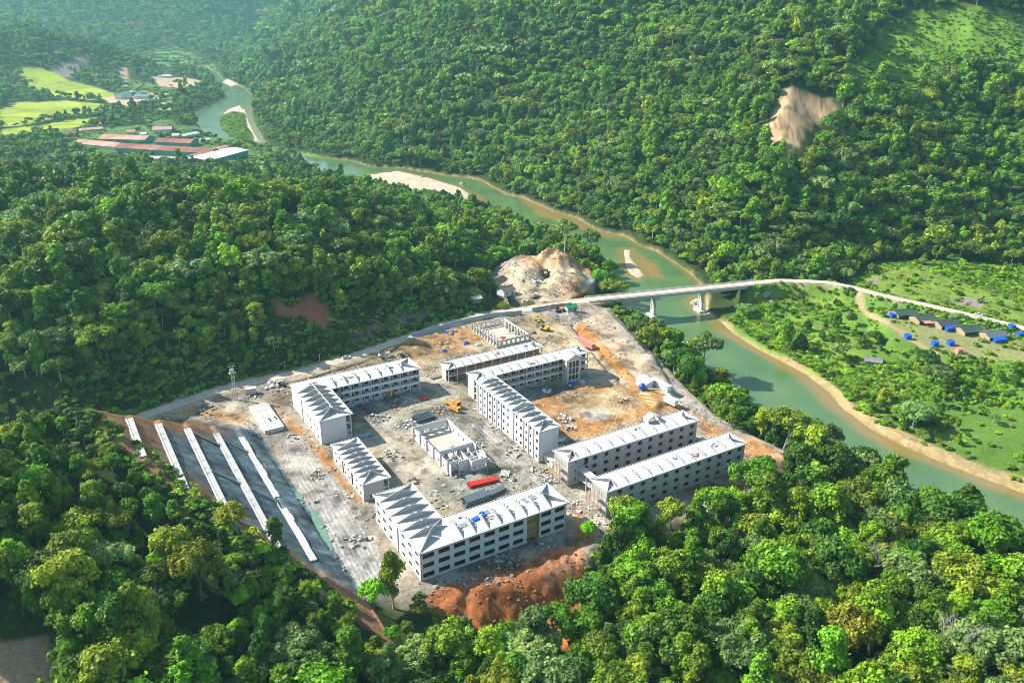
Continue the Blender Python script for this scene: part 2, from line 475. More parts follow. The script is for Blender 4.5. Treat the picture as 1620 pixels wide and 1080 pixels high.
SITE_PATCHES = [   # colour, softness, polygon in the photograph (level ground)
    ((0.40, 0.32, 0.22), 3, [(400, 640), (480, 595), (700, 520), (830, 495), (900, 520), (860, 560), (690, 580), (500, 640)]),
    ((0.33, 0.31, 0.28), 4, [(400, 690), (450, 680), (500, 740), (590, 850), (605, 930), (560, 905), (505, 850), (455, 770), (415, 705)]),
    ((0.42, 0.35, 0.25), 3, [(430, 700), (470, 700), (520, 770), (500, 800), (470, 775)]),
    ((0.42, 0.20, 0.06), 1.6, [(440, 640), (458, 655), (515, 715), (575, 790), (562, 797), (500, 730), (450, 670)]),
    ((0.44, 0.26, 0.11), 2.5, [(250, 655), (300, 645), (380, 650), (395, 672), (330, 662)]),
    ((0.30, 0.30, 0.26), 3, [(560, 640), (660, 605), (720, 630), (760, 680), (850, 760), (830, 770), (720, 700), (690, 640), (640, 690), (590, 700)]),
    ((0.40, 0.33, 0.22), 2, [(560, 700), (590, 705), (640, 770), (720, 805), (700, 825), (650, 790), (600, 740)]),
    ((0.43, 0.39, 0.31), 3, [(600, 690), (655, 680), (660, 720), (700, 745), (690, 770), (650, 760), (625, 720)]),
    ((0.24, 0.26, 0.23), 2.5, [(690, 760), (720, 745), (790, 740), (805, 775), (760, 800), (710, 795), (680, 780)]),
    ((0.38, 0.34, 0.29), 2, [(700, 630), (750, 640), (850, 730), (880, 770), (860, 775), (770, 690)]),
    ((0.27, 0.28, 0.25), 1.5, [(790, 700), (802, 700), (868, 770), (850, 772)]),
    ((0.48, 0.25, 0.09), 4, [(840, 620), (900, 600), (1000, 610), (1050, 640), (1010, 665), (950, 690), (890, 690), (850, 650)]),
    ((0.50, 0.37, 0.22), 4, [(900, 620), (985, 615), (1010, 640), (960, 665), (900, 660)]),
    ((0.44, 0.43, 0.41), 2, [(918, 650), (945, 645), (968, 655), (960, 668), (930, 668)]),
    ((0.29, 0.30, 0.27), 3, [(780, 620), (860, 610), (935, 588), (935, 600), (860, 625), (820, 640)]),
    ((0.52, 0.42, 0.31), 3, [(920, 512), (958, 492), (1000, 535), (1050, 590), (1062, 622), (1040, 640), (1005, 604), (965, 560)]),
    ((0.45, 0.21, 0.06), 1.2, [(905, 515), (920, 512), (968, 562), (1010, 604), (1020, 622), (1005, 616), (960, 575)]),
    ((0.47, 0.25, 0.10), 3, [(1010, 610), (1070, 640), (1130, 670), (1200, 700), (1246, 716), (1205, 760), (1150, 710), (1100, 660), (1040, 640)]),
    ((0.38, 0.36, 0.33), 1.8, [(960, 488), (990, 520), (1040, 568), (1078, 610), (1130, 658), (1170, 690), (1120, 665), (1060, 625), (1030, 585), (985, 535)]),
    ((0.46, 0.27, 0.12), 3, [(640, 545), (700, 522), (780, 510), (760, 540), (700, 560), (650, 572)]),
    ((0.50, 0.40, 0.26), 2.5, [(830, 495), (860, 490), (905, 520), (940, 560), (960, 600), (930, 590), (880, 550), (840, 530)]),
    ((0.36, 0.35, 0.33), 2, [(840, 492), (905, 485), (920, 505), (880, 505)]),
    ((0.38, 0.34, 0.28), 3, [(890, 720), (940, 740), (960, 800), (930, 850), (900, 830), (890, 780)]),
    ((0.46, 0.24, 0.09), 2, [(898, 800), (925, 800), (950, 850), (920, 870), (905, 850)]),
    ((0.40, 0.20, 0.09), 3, [(1080, 770), (1160, 740), (1240, 716), (1230, 770), (1140, 812)]),
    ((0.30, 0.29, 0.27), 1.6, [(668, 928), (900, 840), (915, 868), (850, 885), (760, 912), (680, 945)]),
    ((0.47, 0.28, 0.13), 2, [(590, 585), (640, 560), (660, 565), (600, 600)]),
]
TRACKS = [[(695, 605), (720, 640), (775, 690), (830, 740), (880, 785)], [(700, 625), (640, 650), (610, 680), (612, 715), (640, 765), (690, 805), (740, 812)], [(715, 625), (690, 640), (660, 640), (620, 655)],
          [(450, 690), (480, 740), (510, 780), (545, 850), (580, 910)], [(470, 700), (500, 760), (540, 810), (585, 880)], [(840, 495), (870, 520), (905, 555), (950, 600), (985, 640), (960, 690)],
          [(860, 500), (900, 530), (920, 560), (890, 545), (860, 555), (700, 585)], [(1000, 625), (940, 625), (900, 650), (910, 685), (960, 690), (1000, 660)], [(870, 640), (930, 630), (985, 618), (1080, 660)],
          [(640, 575), (700, 560), (760, 548), (830, 520)], [(1000, 620), (1060, 650), (1130, 690), (1210, 720)], [(640, 600), (690, 600), (750, 660)], [(835, 490), (852, 470), (862, 446), (866, 425)]]
TRACKS = [pix(t, 0) for t in TRACKS]
HAUL = pix([(462, 700), (482, 735), (512, 785), (545, 840), (572, 890), (590, 925)], 0)
LANE = pix([(690, 600), (722, 642), (778, 692), (835, 742), (885, 790)], 0)

az = np.concatenate([np.radians(np.linspace(-50, 50, 761)), np.radians(np.arange(54, 307, 4.0))])
rr_ = np.concatenate([np.geomspace(4, 70, 10)[:-1], np.geomspace(70, 185, 110)[:-1], np.arange(185, 480, 0.62), np.geomspace(480, 7200, 330)])
AZ, RR = np.meshgrid(az, rr_)
GX, GY = (np.sin(AZ) * RR).ravel(), (np.cos(AZ) * RR).ravel()
def chunked(f, x, y, n=120000):
    return np.concatenate([f(x[i:i + n], y[i:i + n]) for i in range(0, len(x), n)])
GZ = chunked(Z, GX, GY)

def ground_colour(x, y):
    su, sv = toS(x, y)
    n1, n2, n3 = fbm(x, y, 14, 4, 101), fbm(x, y, 60, 3, 103), fbm(x, y, 3.2, 3, 105)
    col = np.zeros((len(x), 3)) + np.array((0.035, 0.055, 0.014))          # forest floor
    col = col * (1 + 0.5 * n1[:, None])
    def patch(P, c, soft=3, k=1.0, reach=60, warp=1.0):
        nonlocal col
        d = sdist_near(x, y, P, reach) + (n1 * 1.4 + n3 * 0.7) * soft * 0.6 * warp
        ww = sm(d, -soft * 0.5, soft * 0.5) * k
        col = blend(col, ww, c)
        return ww
    # right bank terrace
    d = sdist_near(x, y, TERR_R, 120)
    g = np.array((0.105, 0.200, 0.030))[None] * (1 + 0.35 * n2[:, None] + 0.3 * n1[:, None]) + np.array((0.05, 0.035, 0.0))[None] * sm(n2 + n1 * .6, 0.0, 0.7)[:, None]
    ww = sm(d, -8, 4)[:, None]
    col = col * (1 - ww) + g * ww
    # banks of the river: sand and shingle
    dr = -sdist(x, y, RIVER)
    wid = 2.6 + 5.5 * sm(y, 430, 330)
    sand = sm(dr + n1 * 3.0 + n3, wid, wid - 3.0) * sm(y, 1500, 900) * sm(x + 0.25 * y, 80, 160) * np.where(y > 520, .55, 1)
    col = blend(col, sand * 0.9, (0.36, 0.26, 0.13))
    col = blend(col, sm(dr, 0.5, -0.5), (0.30, 0.21, 0.10))
    for b in BARS:
        d = sdist_near(x, y, b, 20)
        col = blend(col, sm(d + n3, -3.0, 0.5), (0.47, 0.39, 0.29))
    col = col * (1 + .25 * n3[:, None] * (dr < 6)[:, None])
    patch(ISLAND, (0.10, 0.19, 0.035), 4)
    # mountain patches
    for P, c, s in [(SLIDE, (0.40, 0.275, 0.155), 5), (GRASSY, (0.140, 0.255, 0.028), 14)]:
        if len(P) > 3:
            ww = patch(P, c, s)
            col = col * (1 + (0.35 * n3 + 0.25 * n1)[:, None] * ww[:, None])
            if c[2] > .1: col = col * (1 - .55 * ww[:, None] * sm(1 - np.abs(fbm(x * 1.5, y * .5, 16, 3, 107)), .86, .98)[:, None])
    for i, P in enumerate(SCARS):
        if len(P) > 2: patch(P, [(0.30, 0.115, 0.055), (0.20, 0.12, 0.12), (0.32, 0.16, 0.08), (0.30, 0.10, 0.06), (0.30, 0.10, 0.06), (0.22, 0.17, 0.17)][i], 3)
    if len(BARE_BL) > 2: patch(BARE_BL, (0.36, 0.26, 0.16), 3)
    for P in FIELDS:
        ww = patch(P, (0.29, 0.35, 0.03), 8, warp=0.5)
        stripe = 0.5 + 0.5 * np.sin(fbm(x, y, 160, 2, 131) * 22 + y * 0.05)
        col = col * (1 - ww[:, None] * (0.30 * sm(stripe, 0.75, 1.0))[:, None]) * (1 + ww[:, None] * 0.30 * n2[:, None])
    for i, P in enumerate(MEADOW):
        ww = patch(P, (0.15, 0.22, 0.035) if i < 6 else (0.10, 0.17, 0.04), 4)
        col = col * (1 + ww[:, None] * (.4 * n1 + .3 * n3)[:, None])
    for P in [FACTORY] + HOUSES_FAR:
        ww = patch(P, (0.085, 0.145, 0.035), 8)
        col = col * (1 + ww[:, None] * (.45 * n1 + .3 * n3)[:, None])
    for P in YARD: patch(P, (0.42, 0.30, 0.20), 6)
    for P in PURPLE: patch(P, (0.26, 0.20, 0.19), 3)
    # levelled site
    ds = sdist_near(x, y, SITE, 40)
    wsite = sm(ds + n1 * 1.5, -8, 0)
    k = wsite > 0
    base = np.array((0.40, 0.34, 0.26))[None] + np.array((0.04, -0.02, -0.06))[None] * n2[:, None] - np.array((0.09, 0.07, 0.04))[None] * sm(n1, -.1, .5)[:, None]
    bank = np.array((0.20, 0.17, 0.13))
    inner = sm(ds + n1, -4, 0.5)[:, None]
    base = base * np.array((.80, .775, .75))
    col = col * (1 - wsite[:, None]) + (base * inner + bank[None] * (1 - inner)) * wsite[:, None]
    for c, soft, L in SITE_PATCHES:
        patch(pix(L, 0), tuple(np.array(c) * np.array((.80, .755, .70))), soft * 1.6, 0.92, 14)
    ww = patch(ORANGE, (0.40, 0.140, 0.045), 3, 0.95, 20)
    col = col * (1 + ww[:, None] * (.35 * n3 + .3 * fbm(x, y, 6, 3, 145))[:, None])
    # wheel tracks
    for t in TRACKS:
        q = pdist(x, y, t)
        kq = q < 7
        ruts = np.cos(q[kq] * 2 * math.pi / 1.7 + n1[kq] * 1.6) * sm(q[kq], 4.2, 2.2) * np.clip(0.75 + 1.6 * n2[kq] + .8 * n1[kq], 0, 1.2)
        lift = sm(q[kq], 5, 1)
        col[kq] = col[kq] * (1 + 0.36 * ruts[:, None]) + lift[:, None] * np.array((0.03, 0.025, 0.012))[None]
    for t, wd_, tone in ((HAUL, 8.0, (.33, .32, .305)), (LANE, 5.0, (.30, .285, .25))):
        q = pdist(x, y, t)
        kq = q < wd_ + 3
        if kq.any():
            wv = sm(q[kq] + n1[kq] * 1.5, wd_, wd_ - 3)[:, None]
            c0 = col[kq] * (1 - .75 * wv) + np.array(tone)[None] * .75 * wv
            ruts = np.sin(q[kq] * 2 * math.pi / 1.55 + n1[kq] * 3.0 + n2[kq] * 4) * (.6 + .8 * n3[kq])
            col[kq] = c0 * (1 + .34 * wv * ruts[:, None])
    # heap
    hx, hy = x - HEAP_C[0], y - HEAP_C[1]
    rr = np.sqrt((hx / 33) ** 2 + (hy / 46) ** 2) + 0.08 * n1
    ww = sm(rr, 1.08, 0.96)
    hc = np.array((0.39, 0.305, 0.205))[None] + (np.array((0.38, 0.20, 0.09)) - np.array((0.39, 0.305, 0.205)))[None] * sm(n2 + 0.5 * n1 + hx * 0.012, 0.0, 0.35)[:, None]
    hc = hc + (np.array((0.27, 0.28, 0.28))[None] - hc) * sm(fbm(x, y, 26, 3, 141), 0.12, 0.35)[:, None]
    hc = hc * (1 + .30 * n3[:, None] + .3 * fbm(x * 1.0, y * .4, 5, 3, 143)[:, None])
    col = col * (1 - ww[:, None]) + hc * ww[:, None]
    q = pdist(x, y, HEAP_TRACK)
    col = blend(col, sm(q, 3.2, 2.0) * 0.8, (0.47, 0.36, 0.24))
    # stepped cut
    reg = (su < TOE_U + 0.6) & (su > 6) & (sv > 172) & (sv < 320) & (ds < 3)
    bound = 60.9 - (sv - 188) * 0.625
    end = 283 + (su - 16.5) * 0.62
    wc = reg * sm(su - bound + n1 * 2.5, -8, -5) * sm(end - sv + n3, -2.5, 0)
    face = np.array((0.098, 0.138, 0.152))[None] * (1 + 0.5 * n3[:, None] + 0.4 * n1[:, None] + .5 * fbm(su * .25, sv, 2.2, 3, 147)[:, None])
    brown = np.array((0.30, 0.15, 0.075))[None] * (1 + 0.25 * n1[:, None])
    kb = np.maximum(sm(su, 30, 20), np.maximum(sm(end - sv, 16, 2) * sm(su, 64, 40), sm(su - bound, 11, 3)))
    kb = np.clip(kb + 0.45 * n2, 0, 1)[:, None]
    face = face * (1 - kb) + brown * kb
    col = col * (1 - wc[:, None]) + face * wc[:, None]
    # roads of beaten earth and worn concrete are separate sheets; their shoulders
    for pts, half in ((ROAD_L, 7.0), (ROAD_R, 5.5)):
        q = pdist(x, y, pts) + n1 * 1.2 + n3 * 0.6
        col = blend(col, sm(q, half, half - 1.8) * 0.85, (0.40, 0.31, 0.20))
    q = pdist(x, y, TRACK_R) + n1 * 1.4
    col = blend(col, sm(q, 2.8, 1.2) * .85, (0.38, 0.28, 0.17))
    d = sdist_near(x, y, HUT_SHELF, 20)
    col = blend(col, sm(d + n1 * 4 + n3 * 2, -2, 2.5) * 0.5, (0.34, 0.25, 0.14))
    # fine blotches, dark damp spots and pale dust
    n4, n5 = fbm(x, y, 1.3, 2, 107), fbm(x, y, 6.5, 4, 109)
    kk = np.maximum(wsite, ww)[:, None]
    col = col * (1 + (0.18 * n3 + .30 * n4)[:, None] * (.5 + .5 * kk))
    n6 = fbm(x, y, 24, 3, 113)
    col = col * (1 - kk * .50 * sm(n5, .12, .42)[:, None]) * (1 - kk * .30 * sm(n6, .05, .4)[:, None]) + kk * sm(-n5, .15, .5)[:, None] * np.array((.12, .105, .08))[None]
    return np.clip(col, 0.006, 0.8)

GC = chunked(ground_colour, GX, GY)
nr, na = len(rr_), len(az)
idx = np.arange(nr * na).reshape(nr, na)
nxt = np.roll(idx, -1, axis=1)
F = np.stack([idx[:-1], nxt[:-1], nxt[1:], idx[1:]], -1).reshape(-1, 4)[:, ::-1]
# close the hole under the camera with a fan drawn as thin quads
F0 = np.stack([idx[0], np.roll(idx[0], -1), np.roll(idx[0], -1), idx[0]], -1)
gme = fast_mesh('ground', np.stack([GX, GY, GZ], -1), F, True)
ca = gme.color_attributes.new('earth', 'FLOAT_COLOR', 'POINT')
ca.data.foreach_set('color', np.concatenate([GC, np.ones((len(GC), 1))], 1).astype(np.float32).ravel())

def ground_material():
    m = bpy.data.materials.new('earth and grass')
    t, b = nodes_of(m)
    L = t.links
    at = t.nodes.new('ShaderNodeAttribute')
    at.attribute_name = 'earth'
    geo = t.nodes.new('ShaderNodeNewGeometry')
    n = t.nodes.new('ShaderNodeTexNoise')
    n.inputs['Scale'].default_value = 0.9
    n.inputs['Detail'].default_value = 8
    n.inputs['Roughness'].default_value = 0.72
    L.new(geo.outputs['Position'], n.inputs['Vector'])
    v = t.nodes.new('ShaderNodeTexVoronoi')
    v.inputs['Scale'].default_value = 0.8
    L.new(geo.outputs['Position'], v.inputs['Vector'])
    mr = t.nodes.new('ShaderNodeMapRange')
    mr.inputs['From Min'].default_value = 0.3
    mr.inputs['From Max'].default_value = 0.7
    mr.inputs['To Min'].default_value = 0.68
    mr.inputs['To Max'].default_value = 1.34
    L.new(n.outputs['Fac'], mr.inputs['Value'])
    s = t.nodes.new('ShaderNodeVectorMath')
    s.operation = 'SCALE'
    L.new(at.outputs['Color'], s.inputs[0])
    L.new(mr.outputs[0], s.inputs['Scale'])
    L.new(s.outputs[0], b.inputs['Base Color'])
    b.inputs['Roughness'].default_value = 0.95
    b.inputs['Specular IOR Level'].default_value = 0.1
    bn = t.nodes.new('ShaderNodeBump')
    bn.inputs['Distance'].default_value = 0.45
    L.new(n.outputs['Fac'], bn.inputs['Height'])
    L.new(bn.outputs[0], b.inputs['Normal'])
    return m
ground = tag(link('ground', gme, [ground_material()]), kind='structure')

# ------------------------------------------------------------------ river
def river_material():
    m = bpy.data.materials.new('green river water')
    t, b = nodes_of(m)
    L = t.links
    at = t.nodes.new('ShaderNodeAttribute')
    at.attribute_name = 'bed'
    geo = t.nodes.new('ShaderNodeNewGeometry')
    n = t.nodes.new('ShaderNodeTexNoise')
    n.inputs['Scale'].default_value = 0.045
    n.inputs['Detail'].default_value = 5
    L.new(geo.outputs['Position'], n.inputs['Vector'])
    mx = t.nodes.new('ShaderNodeMix')
    mx.data_type = 'RGBA'
    mx.inputs[6].default_value = (0.070, 0.145, 0.050, 1)
    mx.inputs[7].default_value = (0.105, 0.180, 0.068, 1)
    mr = t.nodes.new('ShaderNodeMapRange')
    mr.inputs['From Min'].default_value = 0.35
    mr.inputs['From Max'].default_value = 0.65
    L.new(n.outputs['Fac'], mr.inputs['Value'])
    L.new(mr.outputs[0], mx.inputs[0])
    m2 = t.nodes.new('ShaderNodeMix')
    m2.data_type = 'RGBA'
    m2.inputs[7].default_value = (0.27, 0.17, 0.055, 1)
    L.new(mx.outputs[2], m2.inputs[6])
    L.new(at.outputs['Fac'], m2.inputs[0])
    L.new(m2.outputs[2], b.inputs['Base Color'])
    b.inputs['Roughness'].default_value = 0.12
    b.inputs['Specular IOR Level'].default_value = 0.5
    w1 = t.nodes.new('ShaderNodeTexNoise')
    w1.inputs['Scale'].default_value = 0.7
    w1.inputs['Detail'].default_value = 4
    L.new(geo.outputs['Position'], w1.inputs['Vector'])
    bn = t.nodes.new('ShaderNodeBump')
    bn.inputs['Strength'].default_value = 0.5
    bn.inputs['Distance'].default_value = 0.22
    L.new(w1.outputs['Fac'], bn.inputs['Height'])
    L.new(bn.outputs[0], b.inputs['Normal'])
    return m

SHOAL = [pix(L, WATER) for L in ([(818, 312), (870, 328), (915, 344), (960, 368), (985, 376), (960, 378), (905, 358), (850, 338)], [(720, 296), (765, 310), (775, 322), (760, 326)],
                                 [(1000, 393), (1040, 420), (1050, 440), (1025, 440)])]
def build_river():
    a2 = np.radians(np.linspace(-46, 50, 520))
    r2 = np.geomspace(215, 2300, 420)
    A2, R2 = np.meshgrid(a2, r2)
    x, y = (np.sin(A2) * R2).ravel(), (np.cos(A2) * R2).ravel()
    d = chunked(lambda p, q: sdist(p, q, RIVER), x, y)
    ok = d > -5
    dR = chunked(lambda p, q: pdist(p, q, RIVER_R), x, y)
    n1 = fbm(x, y, 25, 3, 151)
    bed = sm(d + n1 * 3, 5, 0.0) * 0.65
    bed = np.maximum(bed, sm(dR + n1 * 5, 11, 3) * sm(y, 560, 420) * 0.85)
    for P in SHOAL:
        bed = np.maximum(bed, sm(sdist_near(x, y, P, 20) + n1 * 4, -4, 4) * 0.85)
    for P in BARS:
        bed = np.maximum(bed, sm(sdist_near(x, y, P, 20) + n1 * 2, -7, 0) * 0.7)
    n = len(a2)
    I = np.arange(len(x)).reshape(len(r2), n)
    Fq = np.stack([I[:-1, :-1], I[:-1, 1:], I[1:, 1:], I[1:, :-1]], -1).reshape(-1, 4)[:, ::-1]
    Fq = Fq[ok[Fq].any(1)]
    used = np.unique(Fq)
    remap = np.full(len(x), -1)
    remap[used] = np.arange(len(used))
    V = np.stack([x, y, np.full(len(x), WATER)], -1)[used]
    me = fast_mesh('river', V, remap[Fq], True)
    at = me.attributes.new('bed', 'FLOAT', 'POINT')
    at.data.foreach_set('value', bed[used].astype(np.float32))
    return tag(link('river', me, [river_material()]), kind='structure')
build_river()

# ------------------------------------------------------------------ haze
def build_haze():
    x0, x1, y0, y1, z0, z1 = -5600, 6400, -7400, 7400, -20, 1000
    V = [(x, y, z) for z in (z0, z1) for y in (y0, y1) for x in (x0, x1)]
    Fh = [(0, 2, 3, 1), (4, 5, 7, 6), (0, 1, 5, 4), (2, 6, 7, 3), (0, 4, 6, 2), (1, 3, 7, 5)]
    me = bpy.data.meshes.new('haze')
    me.from_pydata(V, [], Fh)
    m = bpy.data.materials.new('valley haze')
    m.use_nodes = True
    t = m.node_tree
    t.nodes.clear()
    o = t.nodes.new('ShaderNodeOutputMaterial')
    v = t.nodes.new('ShaderNodeVolumePrincipled')
    v.inputs['Color'].default_value = (0.42, 0.93, 0.97, 1)
    v.inputs['Density'].default_value = HAZE_DENSITY
    v.inputs['Anisotropy'].default_value = 0.2
    t.links.new(v.outputs[0], o.inputs['Volume'])
    tag(link('haze', me, [m]), kind='stuff')
build_haze()

# ------------------------------------------------------------------ mesh builder
class MB:
    def __init__(s):
        s.V, s.F, s.M = [], [], []
    def face(s, pts, mi=0):
        i = len(s.V)
        s.V += [tuple(p) for p in pts]
        s.F.append(tuple(range(i, i + len(pts))))
        s.M.append(mi)
    def hexa(s, b, t, mi=0):
        """solid between a bottom quad b (counter-clockwise from above) and a top quad t"""
        s.face(b[::-1], mi); s.face(t, mi)
        for k in range(len(b)):
            j = (k + 1) % len(b)
            s.face((b[k], b[j], t[j], t[k]), mi)
    def box(s, x0, y0, z0, x1, y1, z1, mi=0):
        b = [(x0, y0), (x1, y0), (x1, y1), (x0, y1)]
        s.hexa([(p[0], p[1], z0) for p in b], [(p[0], p[1], z1) for p in b], mi)
    def rbox(s, cx, cy, z0, z1, lx, ly, a, mi=0):
        c, n = math.cos(a), math.sin(a)
        b = [(cx + u * lx / 2 * c - v * ly / 2 * n, cy + u * lx / 2 * n + v * ly / 2 * c) for u, v in ((-1, -1), (1, -1), (1, 1), (-1, 1))]
        s.hexa([(p[0], p[1], z0) for p in b], [(p[0], p[1], z1) for p in b], mi)
    def beam(s, a, b, r, mi=0, n=4, r2=None):
        a, b = Vector(a), Vector(b)
        d = (b - a).normalized()
        q = d.orthogonal().normalized()
        p = d.cross(q)
        r2 = r if r2 is None else r2
        A = [a + (q * math.cos(k * 2 * math.pi / n + .785) + p * math.sin(k * 2 * math.pi / n + .785)) * r for k in range(n)]
        B = [b + (q * math.cos(k * 2 * math.pi / n + .785) + p * math.sin(k * 2 * math.pi / n + .785)) * r2 for k in range(n)]
        s.hexa(A, B, mi)
    def lathe(s, cx, cy, prof, n=12, mi=0):
        rings = [[(cx + r * math.cos(k * 2 * math.pi / n), cy + r * math.sin(k * 2 * math.pi / n), z) for k in range(n)] for r, z in prof]
        for A, B in zip(rings[:-1], rings[1:]):
            for k in range(n):
                j = (k + 1) % n
                s.face((A[k], A[j], B[j], B[k]), mi)
        s.face(rings[0][::-1], mi); s.face(rings[-1], mi)
    def mesh(s, name):
        me = bpy.data.meshes.new(name)
        me.from_pydata(s.V, [], s.F)
        if any(s.M):
            me.polygons.foreach_set('material_index', s.M)
        me.update()
        return me
    def build(s, name, mats, parent=None, loc=None, rotz=None):
        if not isinstance(mats, (list, tuple)): mats = [mats]
        return link(name, s.mesh(name), mats, parent, loc, rotz)

def thing(name, label, cat, loc=(0, 0, 0), rotz=0.0, group=None):
    o = bpy.data.objects.new(name, None)
    o.empty_display_size = 0.5
    C.objects.link(o)
    o.location = loc
    o.rotation_euler = (0, 0, rotz)
    return tag(o, label, cat, group)

def rep(name, me, parent, loc, rotz=0.0, scale=None):
    """one more piece that shares its mesh"""
    o = bpy.data.objects.new(name, me)
    C.objects.link(o)
    o.parent = parent
    o.location = loc
    o.rotation_euler = (0, 0, rotz)
    if scale: o.scale = scale
    return o

def withmat(me, *mats):
    for mm in mats: me.materials.append(mm)
    return me

M_WHITE = mat('white painted render', (0.60, 0.60, 0.61), 0.75, 0.06, 0.5, dirt=((0.55, 0.54, 0.52), 0.5))
M_SLAB = mat('pale roof concrete', (0.47, 0.465, 0.45), 0.85, 0.10, 0.5, dirt=((0.36, 0.32, 0.27), 0.6))
M_FIN = mat('rib concrete', (0.38, 0.38, 0.375), 0.85, 0.10, 0.8)
M_BLOCK = mat('grey block wall', (0.40, 0.385, 0.37), 0.9, 0.12, 0.9, dirt=((0.30, 0.28, 0.26), 0.6))
M_FRAMEC = mat('grey concrete frame', (0.50, 0.49, 0.47), 0.9, 0.08, 0.8)
M_CREAM = mat('cream rough render', (0.62, 0.58, 0.52), 0.9, 0.10, 0.7, dirt=((0.48, 0.42, 0.35), 0.6))
M_DARK = mat('dark room', (0.05, 0.05, 0.05), 0.95, 0.05)
M_FLOORC = mat('bare concrete floor', (0.30, 0.29, 0.28), 0.95, 0.1)
M_WFRAME = mat('dark window metal', (0.03, 0.03, 0.035), 0.5, 0.05)
M_YELLOW = mat('ochre painted render', (0.50, 0.33, 0.04), 0.8, 0.08)
M_GLASS_SHADE = mat('dark glass and painted room shade', (0.012, 0.014, 0.017), 0.15, 0.0, spec=0.5)  # real glass on vehicles; in building openings it paints the rooms' darkness
M_ROAD = mat('pale dusty concrete road', (0.47, 0.41, 0.33), 0.95, 0.14, 0.35, dirt=((0.36, 0.27, 0.18), 0.7), coords='Generated' if False else 'Object')
M_CONC = mat('weathered concrete', (0.52, 0.50, 0.46), 0.9, 0.10, 0.5, dirt=((0.36, 0.34, 0.31), 0.6))
M_STRIP = mat('poured bench concrete', (0.43, 0.425, 0.40), 0.9, 0.30, 0.5, dirt=((0.22, 0.21, 0.19), 0.9))  # blotches mix real dirt with tree shadows painted into the colour
M_BLUEF = mat('pale blue sheet hoarding', (0.30, 0.40, 0.44), 0.6, 0.10, 1.2)
M_BLUE = mat('blue tarpaulin', (0.012, 0.10, 0.50), 0.5, 0.18, 1.5)
M_RED = mat('red oxide steel', (0.55, 0.035, 0.02), 0.6, 0.15, 2)
M_ORANGE = mat('orange plant paint', (0.72, 0.25, 0.03), 0.5, 0.1, 2)
M_YEL = mat('yellow plant paint', (0.62, 0.36, 0.03), 0.5, 0.1, 2)
M_STEEL = mat('galvanised steel', (0.42, 0.45, 0.48), 0.4, 0.12, 2, metal=0.4)
M_TYRE = mat('black rubber', (0.02, 0.02, 0.02), 0.9, 0.1)
M_TIMBER = mat('weathered timber', (0.34, 0.25, 0.16), 0.9, 0.2, 2)
M_GREENR = mat('green sheet roof', (0.02, 0.22, 0.09), 0.5, 0.1, 1)
M_WHITEP = mat('white vehicle paint', (0.75, 0.75, 0.74), 0.35, 0.04)
M_PINK = mat('faded red sheet metal', (0.55, 0.22, 0.20), 0.6, 0.1)
M_RUST = mat('rusty red sheet roof', (0.26, 0.085, 0.06), 0.8, 0.22, 0.10, dirt=((0.42, 0.24, 0.16), 0.8))
M_RUSTL = mat('pale rusted sheet roof', (0.46, 0.24, 0.17), 0.8, 0.2, 0.10, dirt=((0.55, 0.42, 0.33), 0.8))
M_TEAL = mat('teal painted wall', (0.10, 0.33, 0.30), 0.8, 0.1, 0.2)
M_ZINC = mat('pale zinc sheet roof', (0.58, 0.58, 0.55), 0.6, 0.08, 0.15, dirt=((0.50, 0.40, 0.34), 0.5))

# ------------------------------------------------------------------ roads
def ribbon(name, pts, half, z, m, lift=0.0, edge=0.25, closed=False, step=3.0):
    P = []
    for (a, b), (c, d) in zip(pts[:-1], pts[1:]):
        n = max(1, int(math.hypot(c - a, d - b) / step))
        P += [(a + (c - a) * k / n, b + (d - b) * k / n) for k in range(n)]
    P.append(pts[-1])
    P = np.array(P)
    for _ in range(6):                                 # round the corners
        P[1:-1] = (P[:-2] + 2 * P[1:-1] + P[2:]) / 4
    T = np.gradient(P, axis=0)
    T /= np.linalg.norm(T, axis=1)[:, None]
    N = np.stack([-T[:, 1], T[:, 0]], 1)
    w = half + edge * fbm(P[:, 0], P[:, 1], 6, 2, 3)[:, None]
    A, B = P + N * w, P - N * w
    V = np.concatenate([np.c_[A, np.full(len(A), z)], np.c_[B, np.full(len(B), z)], np.c_[A, np.full(len(A), z - 0.4)], np.c_[B, np.full(len(B), z - 0.4)]])
    n = len(P)
    F = []
    for k in range(n - 1):
        F += [(k, n + k, n + k + 1, k + 1), (2 * n + k, k, k + 1, 2 * n + k + 1), (n + k, 3 * n + k, 3 * n + k + 1, n + k + 1)]
    return tag(link(name, fast_mesh(name, V, np.array(F)), [m]), kind='structure'), P, N
ribbon('road', ROAD_L, 3.2, 0.72, M_ROAD)
ribbon('road', ROAD_R, 3.0, 1.10, M_ROAD)

